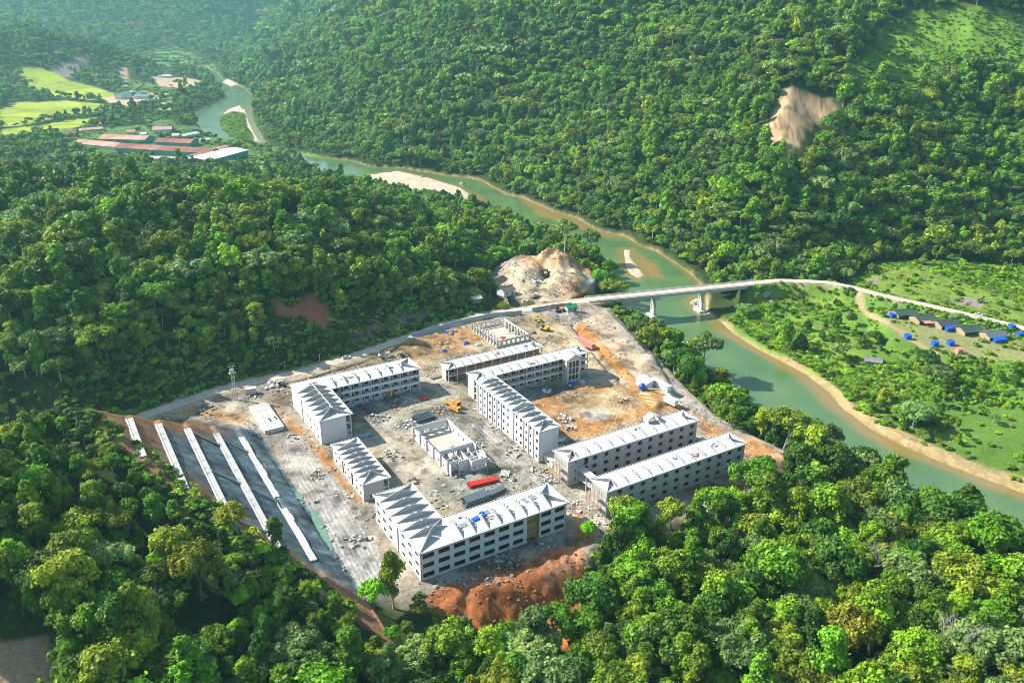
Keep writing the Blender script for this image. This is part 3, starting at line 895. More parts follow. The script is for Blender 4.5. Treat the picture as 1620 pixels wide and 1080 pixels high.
def build_bridge():
    ax, ay = BR_A; bx, by = BR_B
    L = math.hypot(bx - ax, by - ay)
    a = math.atan2(by - ay, bx - ax)
    t = thing('road_bridge', 'long concrete road bridge on two piers crossing the green river', 'bridge', (ax, ay, 0), a)
    d = MB(); d.box(-6, -4.0, 0.35, L + 5, 4.0, 0.95); d.build('deck', M_CONC, t)
    s = MB(); s.box(-6, -3.4, 0.954, L + 5, 3.4, 1.12); s.build('carriageway', M_ROAD, t)
    gm = MB()
    for y in (-2.8, -0.95, 0.95, 2.8):
        gm = MB(); gm.box(-1, y - 0.3, -1.15, L + 1, y + 0.3, 0.347); gm.build('girder', M_CONC, t)
    for y in (-3.75, 3.75):
        p = MB(); p.box(-6, y - 0.17, 0.953, L + 5, y + 0.17, 1.25)
        p.box(-6, y - 0.10, 1.75, L + 5, y + 0.10, 1.95); p.box(-6, y - 0.06, 1.45, L + 5, y + 0.06, 1.53)
        for k in range(int(L / 2) + 5):
            p.box(-5.8 + k * 2, y - 0.12, 1.251, -5.55 + k * 2, y + 0.12, 1.748)
        p.build('railing', M_CONC, t)
    for k, u in enumerate((38.5, 71.5)):
        q = MB(); q.box(u - 1.0, -3.6, -2.35, u + 1.0, 3.6, -1.153); q.build('pier_cap', M_CONC, t)
        q = MB()
        for yy in (-1.9, 1.9):
            q.lathe(u, yy, [(0.85, -12.9), (0.80, -2.353)], 12)
        q.box(u - 0.35, -1.3, -12.8, u + 0.35, 1.3, -2.4)
        q.build('pier', M_CONC, t)
        q = MB(); q.box(u - 2.6, -4.0, -16.5, u + 2.6, 4.0, -12.95); q.build('pier_footing', M_CONC, t)
    for u, s_ in ((-1.5, 1), (L + 1.5, -1)):
        q = MB(); q.box(u - 1.0, -4.2, -10, u + 1.0, 4.2, -1.16)
        q.box(u - s_ * 1.8 - .5, -4.2, -8, u - s_ * 1.8 + .5, 4.2, 0.34)
        q.build('abutment', M_CONC, t)
    for yy in (-2.8, 2.8):
        g = MB()
build_bridge()

# ------------------------------------------------------------------ benches of the cut slope
def build_benches():
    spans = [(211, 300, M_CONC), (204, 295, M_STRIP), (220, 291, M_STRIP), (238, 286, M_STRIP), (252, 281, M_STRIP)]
    labs = ['rough unfinished concrete bench strip lowest on the cut slope', 'longest white concrete bench strip on the cut slope, second from its foot', 'white concrete bench strip in the middle of the cut slope',
            'white concrete bench strip on the cut slope, second from its top', 'short white concrete bench strip topmost on the cut slope']
    for (ue, ze), (v0, v1, mm), lab in zip(CUT_EDGES, spans, labs):
        t = thing('concrete_bench', lab, 'slope bench', (*S(ue, v0), ze), SA, 'concrete benches of the cut slope')
        n = max(2, int((v1 - v0) / (4 if mm is M_CONC else 8)))
        for k in range(n):
            a, b = (v1 - v0) * k / n + 0.03, (v1 - v0) * (k + 1) / n - 0.03
            j = random.uniform(-0.05, 0.05)
            if mm is M_CONC and 30 < a < 38: continue
            wj = random.uniform(-.35, .25) if mm is M_CONC else 0
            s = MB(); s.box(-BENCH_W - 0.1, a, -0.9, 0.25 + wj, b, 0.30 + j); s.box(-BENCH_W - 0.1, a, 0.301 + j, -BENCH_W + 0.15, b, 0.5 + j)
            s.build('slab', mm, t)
        c = MB(); c.box(-BENCH_W - 0.45, 0, -0.4, -BENCH_W - 0.12, v1 - v0, 0.45); c.build('drain_channel', M_CONC, t)
    # drains that run down the slope between benches
    for (v, k0, k1, lab) in ((252, 1, 0, 'narrow concrete drain running down the cut slope to the rough strip'), (258, 2, 1, 'narrow concrete drain between the middle and the longest bench'), (226, 2, 1, 'low twin drain pipe across the brown part of the cut slope'),
                             (288, 2, 1, 'narrow concrete drain near the far end of the cut slope'), (290, 1, 0, 'narrow concrete drain beside the far end of the longest bench')):
        (u0, z0), (u1, z1) = CUT_EDGES[k0], (CUT_EDGES[k1][0] - BENCH_W, CUT_EDGES[k1][1])
        s = MB()
        for dv in (-0.42, 0.42):
            p0, p1 = Vector((*S(u0, v + dv), z0 + 0.25)), Vector((*S(u1, v - 3 + dv), z1 + 0.45))
            s.beam(p0, p1, 0.2)
        p0, p1 = Vector((*S(u0, v), z0 + 0.1)), Vector((*S(u1, v - 3), z1 + 0.3))
        s.beam(p0, p1, 0.18)
        tag(s.build('slope_drain', M_CONC), lab, 'drain', 'drains of the cut slope')
build_benches()

# ------------------------------------------------------------------ buildings under construction
def wall_mesh(L, H, t, openings):
    """wall in the local xz plane (x 0..L, z 0..H), outer face at y=0, thickness t towards +y, with real openings (x0,z0,x1,z1)"""
    xs = sorted({0, L, *[o[0] for o in openings], *[o[2] for o in openings]})
    zs = sorted({0, H, *[o[1] for o in openings], *[o[3] for o in openings]})
    b = MB()
    def open_at(i, j):
        if i < 0 or j < 0 or i >= len(xs) - 1 or j >= len(zs) - 1: return None
        cx, cz = (xs[i] + xs[i + 1]) / 2, (zs[j] + zs[j + 1]) / 2
        return any(o[0] < cx < o[2] and o[1] < cz < o[3] for o in openings)
    for i in range(len(xs) - 1):
        j = 0
        while j < len(zs) - 1:
            if open_at(i, j):
                j += 1; continue
            k = j
            while k + 1 < len(zs) - 1 and not open_at(i, k + 1): k += 1
            x0, x1, z0, z1 = xs[i], xs[i + 1], zs[j], zs[k + 1]
            b.face([(x0, 0, z0), (x1, 0, z0), (x1, 0, z1), (x0, 0, z1)])
            b.face([(x1, t, z0), (x0, t, z0), (x0, t, z1), (x1, t, z1)])
            b.face([(x0, 0, z1), (x1, 0, z1), (x1, t, z1), (x0, t, z1)])
            b.face([(x0, t, z0), (x1, t, z0), (x1, 0, z0), (x0, 0, z0)])
            j = k + 1
        for j in range(len(zs) - 1):
            if open_at(i, j): continue
            for di, xx in ((-1, xs[i]), (1, xs[i + 1])):
                if open_at(i + di, j) is not False:
                    q = [(xx, 0, zs[j]), (xx, t, zs[j]), (xx, t, zs[j + 1]), (xx, 0, zs[j + 1])]
                    b.face(q if di > 0 else q[::-1])
    return b

WIN = {}
def window_mesh(wd, ht, kind):
    key = (round(wd, 2), round(ht, 2), kind)
    if key not in WIN:
        b = MB()
        f = 0.09
        b.box(0, 0.10, 0, wd, 0.22, f, 0); b.box(0, 0.10, ht - f, wd, 0.22, ht, 0)
        b.box(0, 0.10, f, f, 0.22, ht - f, 0); b.box(wd - f, 0.10, f, wd, 0.22, ht - f, 0)
        n = max(1, round(wd / 1.2))
        for k in range(1, n):
            b.box(wd * k / n - f / 2, 0.11, f, wd * k / n + f / 2, 0.21, ht - f, 0)
        b.box(f, 0.15, f, wd - f, 0.17, ht - f, 2)  # near-black sheet paints the unlit room's shade; the opening itself is unglazed
        WIN[key] = withmat(b.mesh('window'), M_WFRAME, M_FRAMEC, M_GLASS_SHADE)
        q = MB(); q.box(-0.08, -0.10, -0.12, wd + 0.08, 0.095, -0.003)
        WIN[key, 'sill'] = withmat(q.mesh('sill'), M_FRAMEC)
    return WIN[key]

def facade(parent, name, p, rot, L, H, t, wins, doors, m, wkind='sill', z=0.0):
    """one wall as a part with its windows as parts beside it"""
    w_ = wall_mesh(L, H, t, [*wins, *doors])
    w_.build(name, m, parent, (*p, z), rot)
    c, s = math.cos(rot), math.sin(rot)
    for (x0, z0, x1, z1) in wins:
        wo = rep('window', window_mesh(x1 - x0, z1 - z0, wkind), parent, (p[0] + x0 * c, p[1] + x0 * s, z + z0), rot)
        rep('sill', WIN[(round(x1 - x0, 2), round(z1 - z0, 2), wkind), 'sill'], wo, (0, 0, 0))

FINS = {}
def fin_mesh(W, peak, notch=True):
    key = (round(W, 2), peak, notch)
    if key not in FINS:
        b = MB()
        h = W / 2
        prof = [(0.35, 0.0), (0.35, 0.12), (h - 0.45, peak - 0.12), (h - 0.45, peak - 0.75 if notch else peak), (h + 0.45, peak - 0.75 if notch else peak), (h + 0.45, peak - 0.12), (W - 0.35, 0.12), (W - 0.35, 0.0)]
        A = [(-0.11, y, z) for y, z in prof]; B = [(0.11, y, z) for y, z in prof]
        n = len(prof)
        for k in range(n):
            j = (k + 1) % n
            b.face((A[k], A[j], B[j], B[k]))
        # triangulated flanks
        for X, fl in ((-0.11, True), (0.11, False)):
            for q in ([(0.35, 0), (h - 0.45, 0), (h - 0.45, prof[2][1]), (0.35, 0.12)], [(h - 0.45, 0), (h + 0.45, 0), (h + 0.45, prof[4][1]), (h - 0.45, prof[3][1])], [(h + 0.45, 0), (W - 0.35, 0), (W - 0.35, 0.12), (h + 0.45, prof[5][1])]):
                f = [(X, y, z) for y, z in q]
                b.face(f[::-1] if fl else f)
        b.box(0.113, h - 0.30, 0.02, 0.95, h + 0.30, peak - 0.75, 0)   # upstand that will carry the ridge
        FINS[key] = withmat(b.mesh('gable_fin'), M_FIN)
    return FINS[key]

def hip_fin(parent, a, b, peak):
    """diagonal fin from the corner a to the ridge point b"""
    q = MB()
    A, B = Vector((*a, 0)), Vector((*b, 0))
    d = (B - A).normalized(); n = Vector((-d.y, d.x, 0)) * 0.1
    up = Vector((0, 0, 1))
    prof = [(A, 0.0), (B, 0.0), (B, peak), (A, 0.10)]
    q.hexa([P + up * z - n for P, z in prof][::-1], [P + up * z + n for P, z in prof][::-1])
    return q

def roof(t, x0, y0, L, W, z, along, spacing, peak, hip=(True, True), over=0.7, mats=None, nobreak=None):
    """flat roof slab with upstand edge, transverse gable fins every few metres and diagonal hip fins; along = 'x' or 'y'"""
    b = MB()
    X0, Y0, X1, Y1 = x0 - over, y0 - over, x0 + L + over, y0 + W + over
    b.box(X0, Y0, z, X1, Y1, z + 0.28)
    b.build('roof_slab', mats or M_SLAB, t)
    e = MB()
    for q in ((X0 - .02, Y0 - .02, X1 + .02, Y0 + 0.14), (X0 - .02, Y1 - 0.14, X1 + .02, Y1 + .02), (X0 - .02, Y0 + 0.141, X0 + 0.14, Y1 - 0.141), (X1 - 0.14, Y0 + 0.141, X1 + .02, Y1 - 0.141)):
        e.box(q[0], q[1], z + 0.1, q[2], q[3], z + 0.46)
    e.build('roof_edge', M_FRAMEC, t)
    ln, wd = (X1 - X0, Y1 - Y0) if along == 'x' else (Y1 - Y0, X1 - X0)
    fm = fin_mesh(wd - 0.3, peak)
    s0, s1 = (wd / 2 if hip[0] else spacing * .5), (wd / 2 if hip[1] else spacing * .5)
    n = max(1, round((ln - s0 - s1) / spacing))
    zt = z + 0.283
    for k in range(n + 1):
        p = s0 + (ln - s0 - s1) * k / n
        if along == 'x':
            rep('gable_fin', fm, t, (X0 + p, Y0 + 0.15, zt))
        else:
            rep('gable_fin', fm, t, (X1 - 0.15, Y0 + p, zt), math.pi / 2)
    for side, yes in ((0, hip[0]), (1, hip[1])):
        if not yes: continue
        for sgn in (0, 1):
            if along == 'x':
                c = (X0 + 0.4 if side == 0 else X1 - 0.4, Y0 + 0.4 if sgn == 0 else Y1 - 0.4)
                r = (X0 + wd / 2 - .2 if side == 0 else X1 - wd / 2 + .2, (Y0 + Y1) / 2 + (-.12 if sgn == 0 else .12))
            else:
                c = (X0 + 0.4 if sgn == 0 else X1 - 0.4, Y0 + 0.4 if side == 0 else Y1 - 0.4)
                r = ((X0 + X1) / 2 + (-.12 if sgn == 0 else .12), Y0 + wd / 2 - .2 if side == 0 else Y1 - wd / 2 + .2)
            hip_fin(t, c, r, peak - 0.1).build('hip_fin', M_FIN, t, (0, 0, zt))

def inner(t, x0, y0, L, W, nst, sh, m=None, part=True):
    """floors and a spine wall, so that the openings look into dark rooms"""
    for k in range(nst + 1):
        if k == nst: continue
        b = MB(); b.box(x0, y0, k * sh - (0.15 if k else 0.3), x0 + L, y0 + W, k * sh + 0.05); b.build('floor_slab', M_FLOORC, t)
    if part:
        b = MB()
        if L > W: b.box(x0, y0 + W * .45, 0.06, x0 + L, y0 + W * .45 + .15, nst * sh - .02)
        else: b.box(x0 + W * 0 + L * .45, y0, 0.06, x0 + L * .45 + .15, y0 + W, nst * sh - .02)
        b.build('partition_wall', M_FLOORC, t)

def rowwins(L, n, wd, sh, nst, sill, ht, m0=None, skip=()):
    m0 = m0 if m0 is not None else 0
    pitch = (L - 2 * m0) / n
    return [(m0 + pitch * (i + .5) - wd / 2, k * sh + sill, m0 + pitch * (i + .5) + wd / 2, k * sh + sill + ht) for i in range(n) for k in range(nst) if (i, k) not in skip and i not in skip]

T = 0.28
SH = 3.55
H3 = 3 * SH

def gallery(t, p, rot, L, nst, sh, bay, depth=2.2, back=M_WHITE, frame=M_WHITE, yellow=False, parapet=True, foot=None):
    """open corridor front: back wall with doors and windows, floor edges, parapets, columns. local x along the front, y inwards"""
    c, s = math.cos(rot), math.sin(rot)
    def tr(x, y): return (p[0] + x * c - y * s, p[1] + x * s + y * c)
    n = max(2, round(L / bay)); pitch = L / n
    doors = [(i * pitch + 0.55, k * sh + 0.06, i * pitch + 1.6, k * sh + 2.3) for i in range(n) for k in range(nst)]
    wins = [(i * pitch + 2.2, k * sh + 0.95, min((i + 1) * pitch - 0.3, i * pitch + 4.0), k * sh + 2.3) for i in range(n) for k in range(nst)]
    facade(t, 'wall', tr(0, depth), rot, L, nst * sh, 0.2, wins, doors, back)
    dm = MB(); dm.box(0, 0, 0, 1.05, 0.08, 2.24)
    dme = withmat(dm.mesh('door'), mat('dark timber door', (0.05, 0.03, 0.02), 0.7, 0.1))
    for d in doors:
        rep('door', dme, t, (*tr(d[0], depth + 0.06), d[1]), rot)
    cm = MB(); cm.box(-0.17, -0.17, 0, 0.17, 0.17, nst * sh - 0.01)
    cme = withmat(cm.mesh('column'), frame)
    for i in range(n + 1):
        x = min(max(i * pitch, 0.18), L - 0.18)
        rep('column', cme, t, (*tr(x, 0.2), 0), rot)
    pm = MB(); pm.box(0.02, 0, 0, pitch - 0.36, 0.12, 0.95)
    pme = withmat(pm.mesh('parapet'), frame)
    for k in range(nst):
        b = MB(); b.box(0, 0.03, k * sh - 0.32 if k else -0.4, L, depth - 0.003, k * sh + 0.055)
        b.build('corridor_slab', frame, t, (*tr(0, 0), 0), rot)
        if parapet and k:
            for i in range(n):
                rep('parapet', pme, t, (*tr(i * pitch + 0.18, 0.14), k * sh + 0.058), rot)

def front_block():
    """white L shaped block nearest the camera: wing A along the front, wing B up the left side"""
    t = thing('school_block', 'nearest white L-shaped three-storey block with blue tarpaulin on its ribbed roof', 'building', (*S(83.9, 190.8), 0), SA)
    LA, WA, LB, WB = 54.6, 12.4, 36.2, 13.4
    n = 10
    wins = [q for q in rowwins(LA, n, 3.9, SH, 3, 1.05, 1.65) if not (LA / n * 7 < (q[0] + q[2]) / 2 < LA / n * 8)]
    px0, px1 = LA / n * 7 + 0.6, LA / n * 8 + 0.15
    facade(t, 'front_wall', (0, 0), 0, LA, H3, T, wins, [(px0, 0.1, px1, H3 - 0.25)], M_WHITE)
    b = MB(); b.box(px0 - .0, T + 1.6, 0.06, px1, T + 1.8, H3 - .03); b.box(px0 - 0.15, T + 0.003, 0.06, px0 - .01, T + 1.6, H3 - .03); b.box(px1 + .01, T + 0.003, 0.06, px1 + 0.15, T + 1.6, H3 - 0.03)
    b.build('stair_recess', M_YELLOW, t)
    facade(t, 'end_wall', (LA, 0), math.pi / 2, WA, H3, T, [], [], M_WHITE)
    facade(t, 'court_wall', (LA, WA), math.pi, LA - WB, H3, T, rowwins(LA - WB, 8, 2.6, SH, 3, 1.1, 1.4), [], M_WHITE)
    lw = [q for q in rowwins(LB, 7, 2.4, SH, 3, 1.15, 1.3) if not 15.5 < (q[0] + q[2]) / 2 < 21]
    facade(t, 'left_wall', (0, LB), -math.pi / 2, LB, H3, T, lw, [], M_WHITE)
    facade(t, 'back_wall', (WB, LB), math.pi, WB, H3, T, [], [], M_WHITE)
    facade(t, 'inner_wall', (WB, WA), math.pi / 2, LB - WA, H3, T, rowwins(LB - WA, 5, 2.4, SH, 3, 1.1, 1.4), [], M_WHITE)
    inner(t, T + .01, T + .01, LA - 2 * T - .02, WA - 2 * T - .02, 3, SH)
    b = MB(); b.box(px0 - 0.3, T + 0.1, 0, px0 - 0.2, 5, H3 - .1)
    inner(t, T + .01, WA + .01, WB - 2 * T - .02, LB - WA - T - .05, 3, SH)
    # two roofs that meet at a mitre
    o = 0.7
    b = MB(); b.box(-o, -o, H3, LA + o, WA + o, H3 + 0.28); b.build('roof_slab', M_SLAB, t)
    b = MB(); b.box(-o, WA + o + .002, H3, WB + o, LB + o, H3 + 0.28); b.build('roof_slab', M_SLAB, t)
    e = MB(); z = H3
    for q in ((-o - .02, -o - .02, LA + o + .02, -o + .14), (LA + o - .14, -o + .141, LA + o + .02, WA + o + .02), (WB + o, WA + o - .14, LA + o - .141, WA + o + .02), (WB + o - .14, WA + o + .021, WB + o + .02, LB + o + .02),
              (-o - .02, LB + o - .14, WB + o - .141, LB + o + .02), (-o - .02, -o + .141, -o + .14, LB + o - .141)):
        e.box(q[0], q[1], z + .1, q[2], q[3], z + .46)
    e.build('roof_edge', M_FRAMEC, t)
    pk = 2.5; zt = H3 + .283
    wa, wb = WA + 2 * o, WB + 2 * o
    fa, fb = fin_mesh(wa - .3, pk), fin_mesh(wb - .3, pk)
    for k in range(8):
        rep('gable_fin', fa, t, (-o + wb / 2 + 8.2 + k * (LA + 2 * o - wb / 2 - 8.2 - 7.0) / 7, -o + .15, zt))
    for k in range(6):
        rep('gable_fin', fb, t, (WB + o - .15, -o + 9.0 + k * (LB + 2 * o - 9.0 - 5.5) / 5, zt), math.pi / 2)
    hip_fin(t, (-o + .4, -o + .4), (-o + wb / 2, -o + wa / 2), pk).build('hip_fin', M_FIN, t, (0, 0, zt))
    hip_fin(t, (WB + o - .3, WA + o - .3), (-o + wb / 2 + .3, -o + wa / 2 + .3), pk).build('hip_fin', M_FIN, t, (0, 0, zt))
    for sg in (0, 1):
        hip_fin(t, (LA + o - .4, -o + .4 if sg == 0 else WA + o - .4), (LA + o - wa / 2, -o + wa / 2 + (-.12 if sg == 0 else .12)), pk - .1).build('hip_fin', M_FIN, t, (0, 0, zt))
        hip_fin(t, (-o + .4 if sg == 0 else WB + o - .4, LB + o - .4), (-o + wb / 2 + (-.12 if sg == 0 else .12), LB + o - 5.6), pk - .1).build('hip_fin', M_FIN, t, (0, 0, zt))
    b = MB(); b.box(-.35, LB * .47, -.1, -.003, LB * .47 + .5, H3 - .02); b.build('pilaster', M_WHITE, t)
    # what lies on this roof
    b = MB(); b.rbox(0, 0, 0, 0.5, 5.4, 1.6, 0.1); b.rbox(1.2, .9, 0, 0.8, 2.6, 1.0, 0.3)
    tag(b.build('tarpaulin', M_BLUE, None, (*S(83.9 + 24.5, 190.8 + 7.0), H3 + .29), SA + .1), 'crumpled blue tarpaulin on the roof of the nearest white block', 'tarpaulin')
    for (u, v, n_, lab) in ((28.5, 8.6, 5, 'bundle of grey steel purlins beyond the blue tarpaulin on the nearest roof'), (19.6, 6.2, 5, 'bundle of grey steel purlins left of the blue tarpaulin on the nearest roof'), (44.5, 8.2, 7, 'bundle of grey steel purlins near the right end of the nearest roof')):
        h = thing('purlin_bundle', lab, 'steel', (*S(83.9 + u, 190.8 + v), H3 + .285), SA + .08, 'steel on the roof slabs')
        me = MB(); me.box(-2.4, -.12, 0, 2.4, .12, .22); me = withmat(me.mesh('purlin'), M_STEEL)
        for k in range(n_):
            rep('purlin', me, h, (random.uniform(-.3, .3), (k - n_ / 2) * .42, 0 if k % 3 else .0), random.uniform(-.04, .04))
front_block()

def grey_block(name, label, su, sv, L, W, nb, off, pilaster=True, blank=(), porch=False):
    t = thing(name, label, 'building', (*S(su, sv), 0), SA, 'grey block-built dormitories')
    nst = 3
    wins = [q for q in rowwins(L - off, nb, 1.9, SH, nst, 1.1, 1.55)]
    wins = [(a + off, b_, c + off, d) for a, b_, c, d in wins]
    wins += [(3.0, k * SH + 2.0, 3.9, k * SH + 2.7) for k in range(nst)] if off > 4 else []
    slot = [(off - 2.2, 0.1, off - 0.5, H3 - .3)] if off > 4 else []
    facade(t, 'front_wall', (0, 0), 0, L, H3, T, wins, slot, M_BLOCK)
    facade(t, 'end_wall', (0, W), -math.pi / 2, W, H3, T, [], [], M_BLOCK)
    facade(t, 'far_end_wall', (L, 0), math.pi / 2, W, H3, T, [], [], M_BLOCK)
    gallery(t, (L, W), math.pi, L, nst, SH, 5.2, 2.0, M_BLOCK, M_FRAMEC, parapet=True)
    inner(t, T + .01, T + .01, L - 2 * T - .02, W - 2 * T - 2.3, nst, SH)
    pm = MB(); pm.box(-.18, -.09, 0, .18, -.003, H3 - .02); pme = withmat(pm.mesh('pilaster'), M_FRAMEC)
    pitch = (L - off) / nb
    for k in range(nb + 1):
        rep('pilaster', pme, t, (min(off + k * pitch, L - .2), 0, 0))
    rep('pilaster', pme, t, (.2, 0, 0))
    for k in (1, 2):
        b = MB(); b.box(.02, -.12, k * SH - .34, L - .02, -.093, k * SH + .02); b.build('floor_band', M_FRAMEC, t)
    b = MB()
    for k in (1, 2): b.box(-.12, .02, k * SH - .34, -.003, W - .02, k * SH + .02)
    for v in (.2, W / 2, W - .2): b.box(-.09, v - .18, 0, -.003, v + .18, H3 - .02)
    b.build('end_frame', M_FRAMEC, t)
    roof(t, 0, 0, L, W, H3, 'x', 5.3, 1.6)
    return t
g7 = grey_block('dormitory_block', 'grey block-built dormitory facing the orange courtyard, behind the other grey one', 153.9, 212.0, 63.4, 9.0, 10, 9.5)
g8 = grey_block('dormitory_block', 'grey block-built dormitory nearest the trees, its facade partly hidden by their crowns', 154.3, 189.0, 66.3, 8.9, 12, 3.0)
def grey_extras():
    # covered link between the two grey blocks, stair scaffold at the ends, roof dormer
    b = MB(); b.box(0, 0, 6.9, 3.2, 13.5, 7.15); b.box(0, 0, 3.4, 3.2, 13.5, 3.6)
    for x in (.15, 3.05):
        for y in (.4, 7, 13.1): b.box(x - .13, y - .13, 0, x + .13, y + .13, 6.895)
    tag(b.build('link_walkway', M_CONC, None, (*S(157.5, 198.6), 0), SA), 'concrete covered walkway linking the two grey dormitories', 'walkway')
    for su, sv, lab in ((151.6, 190.5, 'bamboo scaffold against the left end of the grey dormitory nearest the trees'), (151.2, 213.5, 'bamboo scaffold against the left end of the grey dormitory facing the courtyard')):
        s = MB()
        for x in (0, 1.4):
            for y in (0, 2.2, 4.4, 6.6): s.beam((x, y, 0), (x + random.uniform(-.1, .1), y, 10.3), .06)
            for z in (1.8, 3.6, 5.4, 7.2, 9): s.beam((x, -.3, z), (x, 7, z + random.uniform(-.15, .15)), .05)
        for z in (3.6, 7.2): s.box(.05, 0, z + .1, 1.3, 6.6, z + .16)
        tag(s.build('scaffold', M_TIMBER, None, (*S(su, sv), 0), SA), lab, 'scaffold', 'bamboo scaffolds')
    t = thing('roof_dormer', 'unfinished gabled dormer on the roof of the courtyard dormitory', 'dormer', (*S(153.9 + 44, 212 + 7.5), H3 + .29), SA)
    g = MB()
    for x in (0, 6.0):
        g.hexa([(x, 0, 0), (x + .2, 0, 0), (x + .2, 3.2, 0), (x, 3.2, 0)], [(x, 0, 1.5), (x + .2, 0, 1.5), (x + .2, 3.2, 1.5), (x, 3.2, 1.5)])
    g.build('cheek_wall', M_CREAM, t)
    g = MB(); g.hexa([(-.3, 0, 1.51), (3.1, 0, 3.0), (3.1, 3.4, 3.0), (-.3, 3.4, 1.51)], [(-.3, 0, 1.71), (3.1, 0, 3.2), (3.1, 3.4, 3.2), (-.3, 3.4, 1.71)])
    g.hexa([(3.11, 0, 3.0), (6.5, 0, 1.51), (6.5, 3.4, 1.51), (3.11, 3.4, 3.0)], [(3.11, 0, 3.2), (6.5, 0, 1.71), (6.5, 3.4, 1.71), (3.11, 3.4, 3.2)])
    g.build('roof_plate', M_SLAB, t)
    g = MB()
    for x in (.4, 3, 5.6): g.beam((x, 3.0, 0), (x, 3.0, 1.6), .1)
    g.build('post', M_TIMBER, t)
grey_extras()

def tall_block():
    t = thing('classroom_block', 'tall white four-storey block with stepped roof beside the central dirt road', 'building', (*S(154.0, 231.7), 0), SA)
    L, W, nst, sh = 49.8, 8.8, 4, 3.4
    H = nst * sh
    cols = [(1.8, 3), (7.5, 1), (10.5, 1), (13.0, 1), (17.5, 3)]
    wins, xs = [], [2.0, 6.6, 9.9, 13.8, 17.2, 24.0, 27.5, 31.5, 35.0, 39.0, 43.5, 47.0]
    for i, x in enumerate(xs):
        for k in range(nst):
            wins.append((x - (.55 if i % 3 else .75), k * sh + 1.2, x + (.55 if i % 3 else .75), k * sh + 2.6))
    wl = [(L - c, b, L - a, d) for a, b, c, d in wins]
    facade(t, 'road_wall', (0, L), -math.pi / 2, L, H, T, sorted(wl), [], M_WHITE)
    facade(t, 'end_wall', (0, 0), 0, W, H, T, [], [], M_WHITE)
    facade(t, 'far_end_wall', (W, L), math.pi, W, H, T, [], [], M_WHITE)
    gallery(t, (W, 0), math.pi / 2, L, nst, sh, 5.0, 2.0, M_WHITE, M_WHITE)
    inner(t, T + .01, T + .01, W - 2 * T - 2.3, L - 2 * T - .02, nst, sh)
    pm = MB(); pm.box(-.35, -.2, 0, -.003, .2, H - .03); pme = withmat(pm.mesh('pilaster'), M_WHITE)
    for v in (.2, 4.4, 8.0, 11.8, 19.5, 29.5, 33.2, 37.0, 41.2, 45.3, L - .2):
        rep('pilaster', pme, t, (0, v, 0))
    # lower roof on the near part, raised roof on the rest, one raised cross gable between them
    roof(t, 0, 0, W, 19.0, H, 'y', 4.4, 1.9, (True, False))
    b = MB(); b.box(-.7, 20.4, H, W + .7, L + .7, H + .9); b.build('raised_roof_slab', M_SLAB, t)
    b = MB(); b.box(-.85, 19.72, H + .003, -.15, 27, H + 1.1); b.build('roof_upstand', M_WHITE, t)
    fm = fin_mesh(W + 1.1, 1.9)
    for k in range(7):
        rep('gable_fin', fm, t, (W + .55, 24.0 + k * 3.75, H + .903), math.pi / 2)
    g = MB(); prof = [(-.7, 0), (W + .7, 0), (W + .7, 1.0), (W / 2, 2.9), (-.7, 1.0)]
    g.hexa([(x, 19.74, H + z) for x, z in prof], [(x, 20.37, H + z) for x, z in prof])
    g.build('cross_gable', M_FRAMEC, t)
    # small balcony at the near right corner
    for k in range(1, 3):
        b = MB()
        b.box(W + .003, -.2, k * sh, W + 3.2, 2.6, k * sh + .15); b.box(W + 3.05, -.2, k * sh + .151, W + 3.2, 2.6, k * sh + 1.0); b.box(W + .003, -.2, k * sh + .151, W + 3.04, -.06, k * sh + 1.0)
        b.build('balcony', M_CREAM, t)
    for y in (-.2, 2.3):
        b = MB(); b.box(W + 2.9, y, 0, W + 3.2, y + .3, sh - .01); b.build('balcony_post', M_CREAM, t)
    # low annex at the foot of the near end
    a = thing('annex_room', 'low cream annex with one square window between the white tall block and grey dormitory', 'annex', (*S(156.0, 225.2), 0), SA)
    facade(a, 'front_wall', (0, 6.2), -math.pi / 2, 6.2, 3.0, .2, [(2.4, .9, 3.9, 2.1)], [], M_CREAM)
    facade(a, 'side_wall', (0, 0), 0, 6.5, 3.0, .2, [], [(3, .05, 4, 2.1)], M_CREAM)
    facade(a, 'side_wall', (6.5, 0), math.pi / 2, 6.2, 3.0, .2, [], [], M_CREAM)
    b = MB(); b.box(.25, .25, -.2, 6.25, 6.2, .1); b.build('floor_slab', M_FLOORC, a)
    b = MB(); b.box(-.003 - .15, -.15, 3.003, 6.65, 6.3, 3.2); b.build('roof_slab', M_CREAM, a)
tall_block()

